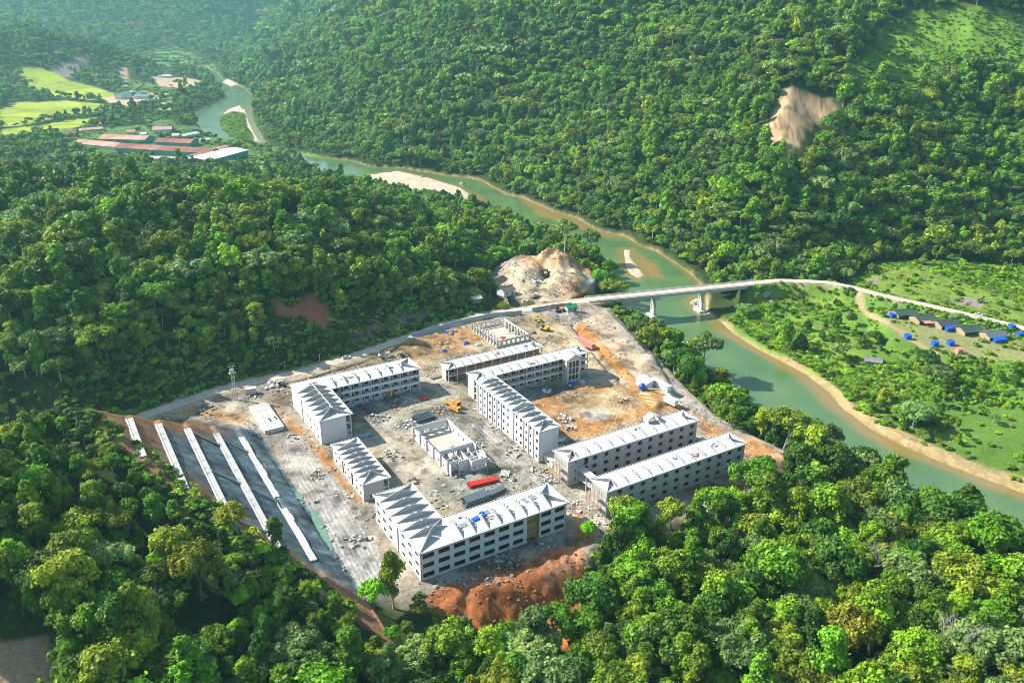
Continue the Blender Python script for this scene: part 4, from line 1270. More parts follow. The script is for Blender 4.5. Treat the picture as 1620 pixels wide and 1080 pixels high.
def left_blocks():
    t = thing('classroom_block', 'white L-shaped block with open galleries at the left of the shaded court', 'building', (*S(85.1, 287.0), 0), SA)
    W, L = 13.0, 38.3
    wins = [(x - .6, k * SH + 1.3, x + .6, k * SH + 2.5) for x in (4, 8.5, 13, 17.5) for k in (0, 1)]
    facade(t, 'left_wall', (0, L), -math.pi / 2, L, H3, T, [(L - c, b, L - a, d) for a, b, c, d in wins], [], M_WHITE)
    facade(t, 'end_wall', (0, 0), 0, W - 2.3, H3, T, [], [], M_WHITE)
    gallery(t, (W, 0), math.pi / 2, L - 13, 3, SH, 4.6, 2.2)
    facade(t, 'back_wall', (W + 42.6, L), math.pi, W + 42.6, H3, T, rowwins(W + 42.6, 11, 2.2, SH, 3, 1.1, 1.4), [], M_WHITE)
    LW = 42.6
    gallery(t, (W + .4, L - 12.6), 0, LW - .4, 3, SH, 4.7, 2.2)
    facade(t, 'right_wall', (W + LW, L - 12.6), math.pi / 2, 12.6, H3, T, [], [], M_WHITE)
    b = MB(); b.box(W + LW * .62, L - 12.6 + 2.0, .08, W + LW * .62 + 4.6, L - 12.6 + 2.19, 2.7); b.box(W + LW * .62 + 5.2, L - 12.6 + 2.0, .6, W + LW * .62 + 6.2, L - 12.6 + 2.19, 2.3); b.build('painted_panel', M_YELLOW, t)
    b = MB(); b.box(W + 4.2, L - 12.75, .06, W + 5.2, L - 12.4, H3 - .03); b.build('scaffold_tower', M_TIMBER, t)
    inner(t, T + .01, T + .01, W - T - 2.5, L - 2 * T, 3, SH)
    inner(t, W + .05, L - 12.6 + 2.42, LW - T - .1, 12.6 - T - 2.45, 3, SH)
    b = MB(); b.box(-.3, L * .62, 0, -.003, L * .62 + .4, H3 - .02); b.build('pilaster', M_WHITE, t)
    o = .7
    b = MB(); b.box(-o, -o, H3, W + o, L + o, H3 + .28); b.build('roof_slab', M_SLAB, t)
    b = MB(); b.box(W + o + .003, L - 12.6 - o, H3, W + LW + o, L + o, H3 + .28); b.build('roof_slab', M_SLAB, t)
    e = MB(); z = H3
    for q in ((-o - .02, -o - .02, W + o + .02, -o + .14), (W + o - .14, -o + .141, W + o + .02, L - 12.6 - o), (W + o + .021, L - 12.6 - o - .02, W + LW + o + .02, L - 12.6 - o + .14),
              (W + LW + o - .14, L - 12.6 - o + .141, W + LW + o + .02, L + o + .02), (-o - .02, L + o - .14, W + LW + o - .141, L + o + .02), (-o - .02, -o + .141, -o + .14, L + o - .141)):
        e.box(q[0], q[1], z + .1, q[2], q[3], z + .46)
    e.build('roof_edge', M_FRAMEC, t)
    zt = H3 + .283
    fm = fin_mesh(W + 2 * o - .3, 2.8)
    for k in range(6):
        rep('gable_fin', fm, t, (W + o - .15, 5.5 + k * 4.6, zt), math.pi / 2)
    for sg in (0, 1):
        hip_fin(t, (-o + .4 if sg == 0 else W + o - .4, -o + .4), (W / 2 + (-.12 if sg == 0 else .12), 5.2), 2.4).build('hip_fin', M_FIN, t, (0, 0, zt))
    f2 = fin_mesh(12.6 + 2 * o - .3, 2.2)
    for k in range(7):
        rep('gable_fin', f2, t, (W + 3 + k * 5.3, L - 12.6 - o + .15, zt))
    for sg in (0, 1):
        hip_fin(t, (W + LW + o - .4, L - 12.6 - o + .4 if sg == 0 else L + o - .4), (W + LW + o - 6.6, L - 6.3 + (-.12 if sg == 0 else .12)), 2.0).build('hip_fin', M_FIN, t, (0, 0, zt))
    b = MB(); b.beam((W / 2 + .4, 4, 2.3 + zt), (W / 2 + .4, L - 3, 2.3 + zt), .22); b.build('ridge_beam', M_WHITE, t)
    # low two-storey block beside it
    t2 = thing('classroom_block', 'low two-storey block with grey end wall between the two white L-shaped blocks', 'building', (*S(84.9, 240.8), 0), SA)
    W2, L2, h2 = 9.9, 32.0, 3.5
    wins = [(x - .7, k * h2 + 1.1, x + .7, k * h2 + 2.4) for x in (3, 7, 15, 19, 24.5, 28.5) for k in (0, 1)]
    facade(t2, 'left_wall', (0, L2), -math.pi / 2, L2, 2 * h2, T, [(L2 - c, b, L2 - a, d) for a, b, c, d in wins], [(10, .1, 11.6, 6.5), (19.6, .1, 21.4, 6.5)], M_CREAM)
    facade(t2, 'end_wall', (0, 0), 0, W2 - 2.1, 2 * h2, T, [(2.4, .9, 3.1, 1.9)], [], M_BLOCK)
    facade(t2, 'far_end_wall', (W2, L2), math.pi, W2, 2 * h2, T, [], [], M_BLOCK)
    gallery(t2, (W2, 0), math.pi / 2, L2, 2, h2, 4.6, 2.0, M_CREAM, M_FRAMEC)
    inner(t2, T + .01, T + .01, W2 - T - 2.3, L2 - 2 * T - .02, 2, h2)
    roof(t2, 0, 0, W2, L2, 2 * h2, 'y', 4.0, 2.0)
left_blocks()

def top_blocks():
    # long open-framed two storey block at the back
    t = thing('canteen_block', 'long low block with open column frame behind the galleried block', 'building', (*S(155.3, 312.4), 0), SA)
    L, W, sh = 52.2, 7.8, 3.5
    cm = MB(); cm.box(-.17, -.17, 0, .17, .17, 2 * sh - .01); cme = withmat(cm.mesh('column'), M_FRAMEC)
    for k in range(12):
        for y in (.2, W - .2): rep('column', cme, t, (.2 + (L - .4) * k / 11, y, 0))
    b = MB(); b.box(0, 2.2, sh - .3, L, W, sh); b.build('floor_slab', M_FRAMEC, t)
    b = MB(); b.box(0, .03, 2 * sh - .45, L, .37, 2 * sh - .003); b.box(0, W - .37, 2 * sh - .45, L, W - .03, 2 * sh - .003); b.box(0, .03, sh - .4, L, .33, sh); b.build('beam', M_FRAMEC, t)
    facade(t, 'wall', (4.5, 2.6), 0, L - 4.6, 2 * sh, .2, rowwins(L - 4.6, 9, 2.2, sh, 2, 1.0, 1.5), [], mat('reddish brick wall', (0.26, 0.15, 0.11), .9, .15, 1.2))
    facade(t, 'end_wall', (0.1, W), -math.pi / 2, W - 2.6, 2 * sh, .2, [], [], M_CREAM)
    facade(t, 'back_wall', (L, W), math.pi, L, 2 * sh, .2, rowwins(L, 10, 2.2, sh, 2, 1.0, 1.5), [], M_CREAM)
    inner(t, .4, 2.9, L - .8, W - 3.3, 2, sh, part=False)
    roof(t, 0, 0, L, W, 2 * sh, 'x', 4.6, 1.4)
    # three storey galleried block with a gabled stair tower
    t = thing('galleried_block', 'long three-storey open-gallery block with gabled stair tower behind the courtyard', 'building', (*S(157.7, 289.4), 0), SA)
    L, W = 61.3, 8.2
    gallery(t, (0, 0), 0, L, 3, SH, 4.4, 2.2, M_CREAM, M_CREAM)
    facade(t, 'end_wall', (0, W), -math.pi / 2, W - 2.2, H3, T, [], [], M_CREAM)
    facade(t, 'far_end_wall', (L, 2.2), math.pi / 2, W - 2.2, H3, T, [], [], M_CREAM)
    facade(t, 'back_wall', (L, W), math.pi, L, H3, T, rowwins(L, 12, 2.0, SH, 3, 1.1, 1.4), [], M_CREAM)
    inner(t, .4, 2.42, L - .8, W - 2.8, 3, SH)
    roof(t, 0, 0, L, W, H3, 'x', 4.9, 1.5)
    q = thing('stair_tower', 'cream gabled stair tower with tall open window grid on the galleried block', 'tower', (*S(157.7 + 46.0, 289.4 - 4.2), 0), SA)
    Wt, D = 8.2, 4.1
    bars = [(1.3 + 1.95 * i, k * 3.3 + .8, 1.3 + 1.95 * i + 1.6, k * 3.3 + 3.6) for i in range(3) for k in range(3)]
    facade(q, 'front_wall', (0, 0), 0, Wt, 11.6, .3, [], bars, M_CREAM)
    facade(q, 'side_wall', (0, D), -math.pi / 2, D, 11.6, .3, [], [(1.6, k * 2.2 + .7, 2.5, k * 2.2 + 1.7) for k in range(5)], M_CREAM)
    facade(q, 'side_wall', (Wt, 0), math.pi / 2, D, 11.6, .3, [], [], M_CREAM)
    b = MB(); b.hexa([(0, 0, 11.603), (Wt, 0, 11.603), (Wt / 2, 0, 13.6)], [(0, .3, 11.603), (Wt, .3, 11.603), (Wt / 2, .3, 13.6)]); b.build('gable', M_CREAM, q)
    for s_ in (-1, 1):
        b = MB(); x0, x1 = (Wt / 2 * (1 + s_ * .003), Wt / 2 + s_ * (Wt / 2 + .7))
        z1 = 13.62 - (Wt / 2 + .7) * (2.0 / (Wt / 2))
        lo = [(x0, -.6, 13.62), (x1, -.6, z1), (x1, D + 2.4, z1), (x0, D + 2.4, 13.62)]
        if s_ < 0: lo = lo[::-1]
        b.hexa(lo[::-1] if False else lo, [(a, c, d + .25) for a, c, d in lo]); b.build('roof_plate', M_SLAB, q)
    b = MB()
    for k in range(1, 4): b.box(.35, .35, k * 2.9 - .2, Wt - .35, D - .1, k * 2.9)
    b.build('landing', M_FLOORC, q)
top_blocks()

def roofless(name, label, su, sv, LU, LV, h, m, spec, loose=()):
    """walls without a roof: outer walls with openings plus inner partitions"""
    t = thing(name, label, 'building', (*S(su, sv), 0), SA)
    b = MB(); b.box(-.4, -.4, -.4, LU + .4, LV + .4, .12); b.build('floor_slab', mat('dusty screed', (0.46, 0.41, 0.33), .95, .15, .6), t)
    for nm, p, r, L, op in spec:
        wall_mesh(L, h, .24, op).build(nm, m, t, (*p, .125), r)
    return t
def halls():
    op = lambda L, n, w, z0, z1: [(L / n * (i + .5) - w / 2, z0, L / n * (i + .5) + w / 2, z1) for i in range(n)]
    h = 4.6
    t = roofless('assembly_hall', 'roofless white hall with small partitioned rooms in the middle of the left court', 119.6, 240.0, 15.8, 34.3, h, M_WHITE, [
        ('left_wall', (0, 34.3), -math.pi / 2, 34.3, op(34.3, 8, 1.3, .9, 2.3)), ('right_wall', (15.8, 9), math.pi / 2, 25.3, op(25.3, 6, 1.3, .9, 2.3)),
        ('back_wall', (15.8, 34.3), math.pi, 15.8, op(15.8, 4, 2.2, .9, 2.6)), ('cross_wall', (.3, 11.5), 0, 15.2, [(1.2, .1, 2.4, 2.5), (3.6, 1, 8.2, 2.6), (12.4, .1, 13.6, 2.5)]),
        ('front_wall', (3.8, 1.2), 0, 8.2, [(2, 1, 2.7, 1.8)]), ('front_wall', (0, 2.2), 0, 3.6, [(1, .1, 2.2, 2.3)]), ('porch_wall', (8.2, -1.2), 0, 7.0, op(7, 3, 1.0, .9, 2.0)), ('porch_wall', (15.2, -1.2), math.pi / 2, 6.2, [(3, .9, 4, 2)]),
        ('porch_wall', (8.2, 1.1), -math.pi / 2, 2.2, [])])
    b = MB()
    for x in (3.8, 6.6, 9.4, 12.2): b.box(x - .1, 1.45, .125, x + .1, 11.4, 3.3)
    for y in (4.6, 7.8): b.box(3.91, y - .1, .125, 6.49, y + .1, 3.3); b.box(9.51, y - .1, .125, 12.09, y + .1, 3.3)
    b.build('partition', M_FRAMEC, t)
    for (x0, y0, x1, y1, hh) in ((.3, 6.4, 3.7, 6.6, 3.6), (12.31, 6.0, 15.5, 6.2, 3.9), (8.4, 3.2, 12.09, 3.4, 3.0), (13.9, 1.6, 14.1, 5.9, 3.9), (3.91, 1.9, 6.4, 2.1, 2.6), (8.0, 12.0, 8.2, 15.0, 2.2)):
        b = MB(); b.box(x0, y0, .125, x1, y1, hh); b.build('partition', M_FRAMEC, t)
    cq = MB(); cq.box(-.2, -.2, .125, .2, .2, 5.3); cqe = withmat(cq.mesh('column'), M_FRAMEC)
    for k in range(6):
        rep('column', cqe, t, (-.25, 2.4 + k * 6.2, 0)); rep('column', cqe, t, (16.05, 9.2 + k * 4.9, 0))
    b = MB()
    for x, y in ((17.2, 4), (17.2, 9), (17.2, 14), (17.2, 19), (17.2, 24)): b.box(x - .2, y - .2, 0, x + .2, y + .2, 3.2)
    b.box(17.0, 4.21, 2.7, 17.4, 8.79, 3.1); b.box(17.0, 9.21, 2.7, 17.4, 13.79, 3.1); b.box(17.0, 14.21, 2.7, 17.4, 18.79, 3.1)
    b.build('porch_frame', M_CREAM, t)
    h = 3.8
    t = roofless('dining_hall', 'roofless grey hall of closely spaced window openings near the hoarding', 196.0, 337.0, 19.6, 27.2, h, M_CREAM, [
        ('left_wall', (0, 27.2), -math.pi / 2, 27.2, op(27.2, 9, 2.0, .9, 3.2)), ('right_wall', (19.6, 0), math.pi / 2, 27.2, op(27.2, 9, 1.8, .9, 2.9)),
        ('back_wall', (19.6, 27.2), math.pi, 19.6, op(19.6, 7, 1.7, .9, 2.9)), ('front_wall', (0, 0), 0, 19.6, op(19.6, 7, 1.5, .9, 2.7))])
    b = MB(); b.rbox(9, 10, .13, .5, 3, 2.2, .4)
    tag(b.build('timber_stack', M_RED, None, (*S(196, 337), 0), SA), 'reddish timber stack on the floor of the roofless grey hall', 'timber')
    cm = MB(); cm.box(-.2, -.2, 0, .2, .2, 4.4); cme = withmat(cm.mesh('column'), M_FRAMEC)
    for k in range(10):
        rep('column', cme, t, (-.35, 27.2 * k / 9, 0)); 
    for k in range(1, 7): rep('column', cme, t, (19.6 * k / 7, -.25, 0))
    for k in range(9):
        rep('column', cme, t, (2.6, 1.8 + 3 * k, 0)); rep('column', cme, t, (17.0, 1.8 + 3 * k, 0))
    for k in range(1, 5):
        b = MB(); b.box(.3, 5.4 * k, .13, 2.39, 5.4 * k + .2, 3.2); b.build('partition', M_CREAM, t)
        b = MB(); b.box(17.21, 5.4 * k, .13, 19.3, 5.4 * k + .2, 3.0); b.build('partition', M_CREAM, t)
halls()

def reservoir():
    t = thing('water_reservoir', 'flat rectangular concrete reservoir with slab joints beside the cut slope', 'reservoir', (*S(67.4, 306.6), 0), SA)
    b = MB(); b.box(.15, .15, -1, 8.2, 25.2, 1.5); b.build('tank_wall', M_CONC, t)
    pm = MB(); pm.box(.04, .04, 1.503, 2.71, 6.22, 1.75); pme = withmat(pm.mesh('slab'), M_SLAB)
    for i in range(3):
        for j in range(4): rep('slab', pme, t, (i * 2.78, j * 6.32, 0))
    b = MB()
    for x, y in ((4.2, 9), (6.8, 9.6), (6.9, 7.8), (4.3, 7.2)): b.box(x, y, 1.76, x + .55, y + .55, 2.15)
    b.build('hatch', M_DARK, t)
reservoir()

# ------------------------------------------------------------------ trees
def leaf_mat(name, col, spread=0.35):
    m = bpy.data.materials.new(name)
    t, b = nodes_of(m)
    L = t.links
    oi = t.nodes.new('ShaderNodeObjectInfo')
    at = t.nodes.new('ShaderNodeAttribute')
    at.attribute_name = 'tint'
    mr = t.nodes.new('ShaderNodeMapRange')
    mr.inputs['To Min'].default_value = 1 - spread
    mr.inputs['To Max'].default_value = 1 + spread * 1.15
    L.new(oi.outputs['Random'], mr.inputs['Value'])
    mul = t.nodes.new('ShaderNodeMath')
    mul.operation = 'MULTIPLY'
    L.new(mr.outputs[0], mul.inputs[0])
    L.new(at.outputs['Fac'], mul.inputs[1])
    hue = t.nodes.new('ShaderNodeMapRange')                  # some crowns lean to yellow, some to blue
    hue.inputs['To Min'].default_value = 0.478
    hue.inputs['To Max'].default_value = 0.516
    f = t.nodes.new('ShaderNodeMath')
    f.operation = 'FRACT'
    f2 = t.nodes.new('ShaderNodeMath')
    f2.operation = 'MULTIPLY'
    f2.inputs[1].default_value = 7.31
    L.new(oi.outputs['Random'], f2.inputs[0])
    L.new(f2.outputs[0], f.inputs[0])
    L.new(f.outputs[0], hue.inputs['Value'])
    hs = t.nodes.new('ShaderNodeHueSaturation')
    hs.inputs['Color'].default_value = (*col, 1)
    L.new(hue.outputs[0], hs.inputs['Hue'])
    L.new(mul.outputs[0], hs.inputs['Value'])
    L.new(hs.outputs[0], b.inputs['Base Color'])
    b.inputs['Roughness'].default_value = 0.55
    b.inputs['Specular IOR Level'].default_value = 0.25
    tr = t.nodes.new('ShaderNodeBsdfTranslucent')
    L.new(hs.outputs[0], tr.inputs['Color'])
    mx = t.nodes.new('ShaderNodeMixShader')
    mx.inputs[0].default_value = 0.30
    out = t.nodes['Material Output']
    L.new(b.outputs[0], mx.inputs[1])
    L.new(tr.outputs[0], mx.inputs[2])
    L.new(mx.outputs[0], out.inputs['Surface'])
    return m

LEAF = {
    'dark green': leaf_mat('dark leaves', (0.075, 0.170, 0.013)),
    'green': leaf_mat('green leaves', (0.155, 0.310, 0.013)),
    'olive green': leaf_mat('olive leaves', (0.215, 0.300, 0.018)),
    'bright green': leaf_mat('bright leaves', (0.190, 0.390, 0.012)),
    'grey green': leaf_mat('grey leaves', (0.200, 0.310, 0.075)),
    'yellow green': leaf_mat('yellow leaves', (0.290, 0.370, 0.022)),
    'golden': leaf_mat('golden leaves', (0.250, 0.250, 0.020), 0.05),
    'lime green': leaf_mat('lime leaves', (0.130, 0.310, 0.012), 0.1)}
BARK = mat('grey brown bark', (0.16, 0.125, 0.09), .95, .2, 1.5)
PALEBARK = mat('pale bark', (0.42, 0.38, 0.32), .95, .15, 1.5)

def lobes_for(shape, r):
    """centres and radii of the leaf clumps of a crown of unit spread (crown radius about 1, z from 0)"""
    g = np.random.default_rng(r)
    out = []
    if shape == 'round':
        n = 38
        for k in range(n):
            d = g.normal(size=3); d /= np.linalg.norm(d)
            d[2] = abs(d[2]) * 1.0 - 0.28
            q = d * np.array((0.72, 0.72, 0.62)) * g.uniform(0.72, 1.1)
            out.append((q * g.uniform(.85, 1.22) + np.array((0, 0, .75)), g.uniform(.15, .36)))
    elif shape == 'tall':
        for k in range(34):
            z = g.uniform(0.15, 2.2)
            w = 0.62 * math.sin(min(1, (z + .35) / 2.6) * math.pi) ** .6
            a = g.uniform(0, 6.28)
            out.append((np.array((math.cos(a) * w * g.uniform(.4, 1), math.sin(a) * w * g.uniform(.4, 1), z)), g.uniform(.16, .34)))
    elif shape == 'spreading':
        for k in range(36):
            a, q = g.uniform(0, 6.28), math.sqrt(g.uniform(0.02, 1)) * .9
            out.append((np.array((math.cos(a) * q, math.sin(a) * q, .75 - .35 * q * q + g.uniform(-.2, .2))), g.uniform(.13, .30)))
    elif shape == 'layered':
        for z, w, n in ((.25, .8, 8), (.7, .68, 7), (1.15, .5, 5), (1.55, .28, 3), (1.85, .1, 1)):
            for k in range(n):
                a = k * 6.28 / n + g.uniform(-.4, .4)
                q = w * g.uniform(.65, 1.1)
                out.append((np.array((math.cos(a) * q, math.sin(a) * q, z + g.uniform(-.12, .12))), g.uniform(.2, .30)))
    elif shape == 'bush':
        for k in range(12):
            a, q = g.uniform(0, 6.28), math.sqrt(g.uniform(0, 1)) * .7
            out.append((np.array((math.cos(a) * q, math.sin(a) * q, .35 + g.uniform(-.1, .35) * (1 - q))), g.uniform(.26, .42)))
    return out

def crown_arrays(shape, seed, RX, RZ, leaves, leaf):
    """leaf sized faces spread over the clumps of a crown"""
    g = np.random.default_rng(seed * 13 + 5)
    lob = lobes_for(shape, seed)
    wt = np.array([r * r for _, r in lob]); wt /= wt.sum()
    which = g.choice(len(lob), leaves, p=wt)
    c = np.array([q for q, _ in lob])[which]
    r = np.array([q for _, q in lob])[which]
    ltint = g.uniform(.62, 1.32, len(lob))[which]
    d = g.normal(size=(leaves, 3)); d /= np.linalg.norm(d, axis=1)[:, None]
    d[:, 2] = np.where(d[:, 2] < -.35, -d[:, 2], d[:, 2])
    lump = 1 + .22 * np.sin(d[:, 0] * 5 + which) * np.sin(d[:, 1] * 5 + 2 * which)
    far_ = np.where(g.uniform(0, 1, leaves) < .14, g.uniform(1.08, 1.42, leaves), 1.0)
    p = (c + d * (r * g.uniform(.72, 1.06, leaves) * lump * far_)[:, None]) * np.array((RX, RX, RZ))
    nrm = d * .9 + g.normal(size=(leaves, 3)) * .48 + np.array((0, 0, .18))
    nrm /= np.linalg.norm(nrm, axis=1)[:, None]
    t = np.cross(nrm, g.normal(size=(leaves, 3))); t /= np.linalg.norm(t, axis=1)[:, None]
    b = np.cross(nrm, t)
    s = leaf * g.uniform(.6, 1.35, leaves)
    t *= s[:, None]; b *= (s * g.uniform(.55, .9, leaves))[:, None]
    V = np.stack([p - t * .9 - b * .5, p + t * .2 - b, p + t + b * .35, p - t * .15 + b], 1).reshape(-1, 3)
    tint = np.repeat(ltint * g.uniform(.72, 1.28, leaves), 4)
    return V, np.arange(leaves * 4).reshape(-1, 4), tint

def crown_mesh(name, shape, seed, RX, RZ, leaves, leaf, m):
    V, F, tint = crown_arrays(shape, seed, RX, RZ, leaves, leaf)
    me = fast_mesh(name, V, F)
    a = me.attributes.new('tint', 'FLOAT', 'POINT')
    a.data.foreach_set('value', tint.astype(np.float32))
    me.materials.append(m)
    return me

def trunk_mb(h, r0, seed, spread, top=0.5, lean=0.0):
    """tapered trunk with limbs"""
    g = random.Random(seed)
    b = MB()
    pts = [Vector((0, 0, -0.8))]
    n = 5
    for k in range(1, n + 1):
        pts.append(Vector((g.uniform(-.25, .25) * k * .3 + lean * k, g.uniform(-.25, .25) * k * .3, h * k / n)))
    for k in range(n):
        b.beam(pts[k], pts[k + 1], r0 * (1 - .16 * k), 0, 6, r0 * (1 - .16 * (k + 1)))
    for k in range(6):
        i = g.randint(2, n)
        a = g.uniform(0, 6.28)
        e = pts[i] + Vector((math.cos(a) * spread * g.uniform(.4, .8), math.sin(a) * spread * g.uniform(.4, .8), spread * g.uniform(.25, .8)))
        mid = (pts[i] + e) / 2 + Vector((0, 0, .3))
        rr = r0 * .42
        b.beam(pts[i], mid, rr, 0, 5, rr * .7); b.beam(mid, e, rr * .7, 0, 4, rr * .3)
    return b

SHAPES = {'round': ('round-crowned', 4.9, 4.6, 4.6), 'tall': ('tall narrow', 4.6, 4.4, 4.0), 'spreading': ('spreading', 5.6, 4.4, 6.2), 'layered': ('layered', 4.6, 4.6, 3.6)}
NEAR = []
for i, (sh, seed) in enumerate([('round', 1), ('round', 2), ('round', 3), ('tall', 4), ('tall', 5), ('spreading', 6), ('spreading', 7), ('layered', 8), ('layered', 9), ('round', 10), ('tall', 11), ('spreading', 12)]):
    desc, RX, RZ, th = SHAPES[sh]
    cm = crown_mesh('crown', sh, seed, RX, RZ, 6200, 0.31, LEAF['green'])
    tm = withmat(trunk_mb(th + 2.0, .34, seed, 4.0).mesh('trunk'), BARK)
    NEAR.append((sh, cm, tm, th))

def tree_at(x, y, z, proto, colour, scale, rot, label, group=None, name='broadleaf_tree', zs=1.0, bark=None, cat='tree'):
    sh, cm, tm, th = NEAR[proto]
    t = thing(name, label, cat, (x, y, z), rot, group)
    t.scale = (scale, scale, scale * zs)
    k = rep('trunk', tm, t, (0, 0, 0))
    c = rep('crown', cm, t, (0, 0, th))
    c.material_slots[0].link = 'OBJECT'
    c.material_slots[0].material = LEAF[colour]
    if bark:
        k.material_slots[0].link = 'OBJECT'; k.material_slots[0].material = bark
    return t

def forest_density(x, y):
    su, sv = toS(x, y)
    dr = -sdist(x, y, RIVER)
    dR = pdist(x, y, RIVER_R)
    ok = dr > 3.5
    ok &= ~((dR < 7) & (y < 560))
    ds = sdist_near(x, y, SITE, 40)
    ok &= ds < -3.5
    ok &= sdist_near(x, y, ORANGE, 30) < -1
    ok &= ~inside(x, y, ORANGE_VIEW)
    ok &= np.sqrt(((x - HEAP_C[0]) / 35) ** 2 + ((y - HEAP_C[1]) / 48) ** 2) > 1.05
    ok &= ~((x > -20) & (x < 50) & (y > 448) & (y < 482))
    ok &= (pdist(x, y, ROAD_L) > 8) & (pdist(x, y, ROAD_R) > 7) & (pdist(x, y, TRACK_R) > 4) & (pdist(x, y, [BR_A, BR_B]) > 12)
    bound = 60.9 - (sv - 188) * 0.625
    end = 283 + (su - 16.5) * 0.62
    ok &= ~((su > bound - 13.0 + 7 * sm(sv, 215, 180)) & (su < TOE_U + 3) & (sv < end + np.where(su > 26, 50, 10)) & (sv > 176))
    for P, mgn in [(p, 3) for p in FIELDS + MEADOW + YARD + HOUSES_FAR] + [(FACTORY, 5), (SLIDE, 4), (BARE_BL, 3), (HUT_SHELF, 8), (SCARS[0], 0), (SCARS[1], 4), (SCARS[5], 0), (ISLAND, 0)] + [(b, 1) for b in BARS]:
        if len(P) > 2: ok &= sdist_near(x, y, P, 20) < -mgn
    ok &= ~((x < -106) & (x > -152) & (y < 156 + (-112 - x) * .46) & (y > 118))
    for P, reach in ((SCARS[0], (3, 7, 11)), (SLIDE, (4, 9, 14))):
        for dd_ in reach:
            if len(P) > 2: ok &= sdist_near(x, y + dd_, P, 20) < -2
    dens = ok.astype(float)
    terr = sdist_near(x, y, TERR_R, 60) > -6
    clump = fbm(x, y, 38, 3, 171)
    dens = np.where(terr, dens * np.where(clump > 0.16, .55, 0.09), dens)
    if len(GRASSY) > 2:
        dens = np.where(sdist_near(x, y, GRASSY, 60) > -4, dens * .10, dens)
    return dens

def scatter(cell, y0, y1, seed, margin=140):
    g = np.random.default_rng(seed)
    rx = y1 * 0.9 + 60
    gx, gy = np.meshgrid(np.arange(-rx, rx, cell), np.arange(y0 * .75, y1, cell))
    x = (gx + g.uniform(-.46, .46, gx.shape) * cell).ravel()
    y = (gy + g.uniform(-.46, .46, gy.shape) * cell).ravel()
    r = np.hypot(x, y)
    k = (r >= y0) & (r < y1) & (y > 60)
    x, y = x[k], y[k]
    px, py, dep = to_px(x, y, np.zeros_like(x))
    k = (px > -margin) & (px < 1620 + margin) & (py < 1080 + margin * 1.6) & (dep > 0)
    x, y = x[k], y[k]
    d = chunked(forest_density, x, y, 60000)
    k = g.uniform(0, 1, len(x)) < d
    x, y = x[k], y[k]
    z = chunked(Z, x, y)
    px, py, dep = to_px(x, y, z)
    k = py > -90
    return x[k], y[k], z[k]

BANDS = [(4.9, 100, 300), (4.9, 300, 480), (5.4, 480, 800), (7.4, 800, 1400), (11.5, 1400, 2500), (20.0, 2500, 5200)]
pts = [scatter(c, a, b, 200 + i) for i, (c, a, b) in enumerate(BANDS)]

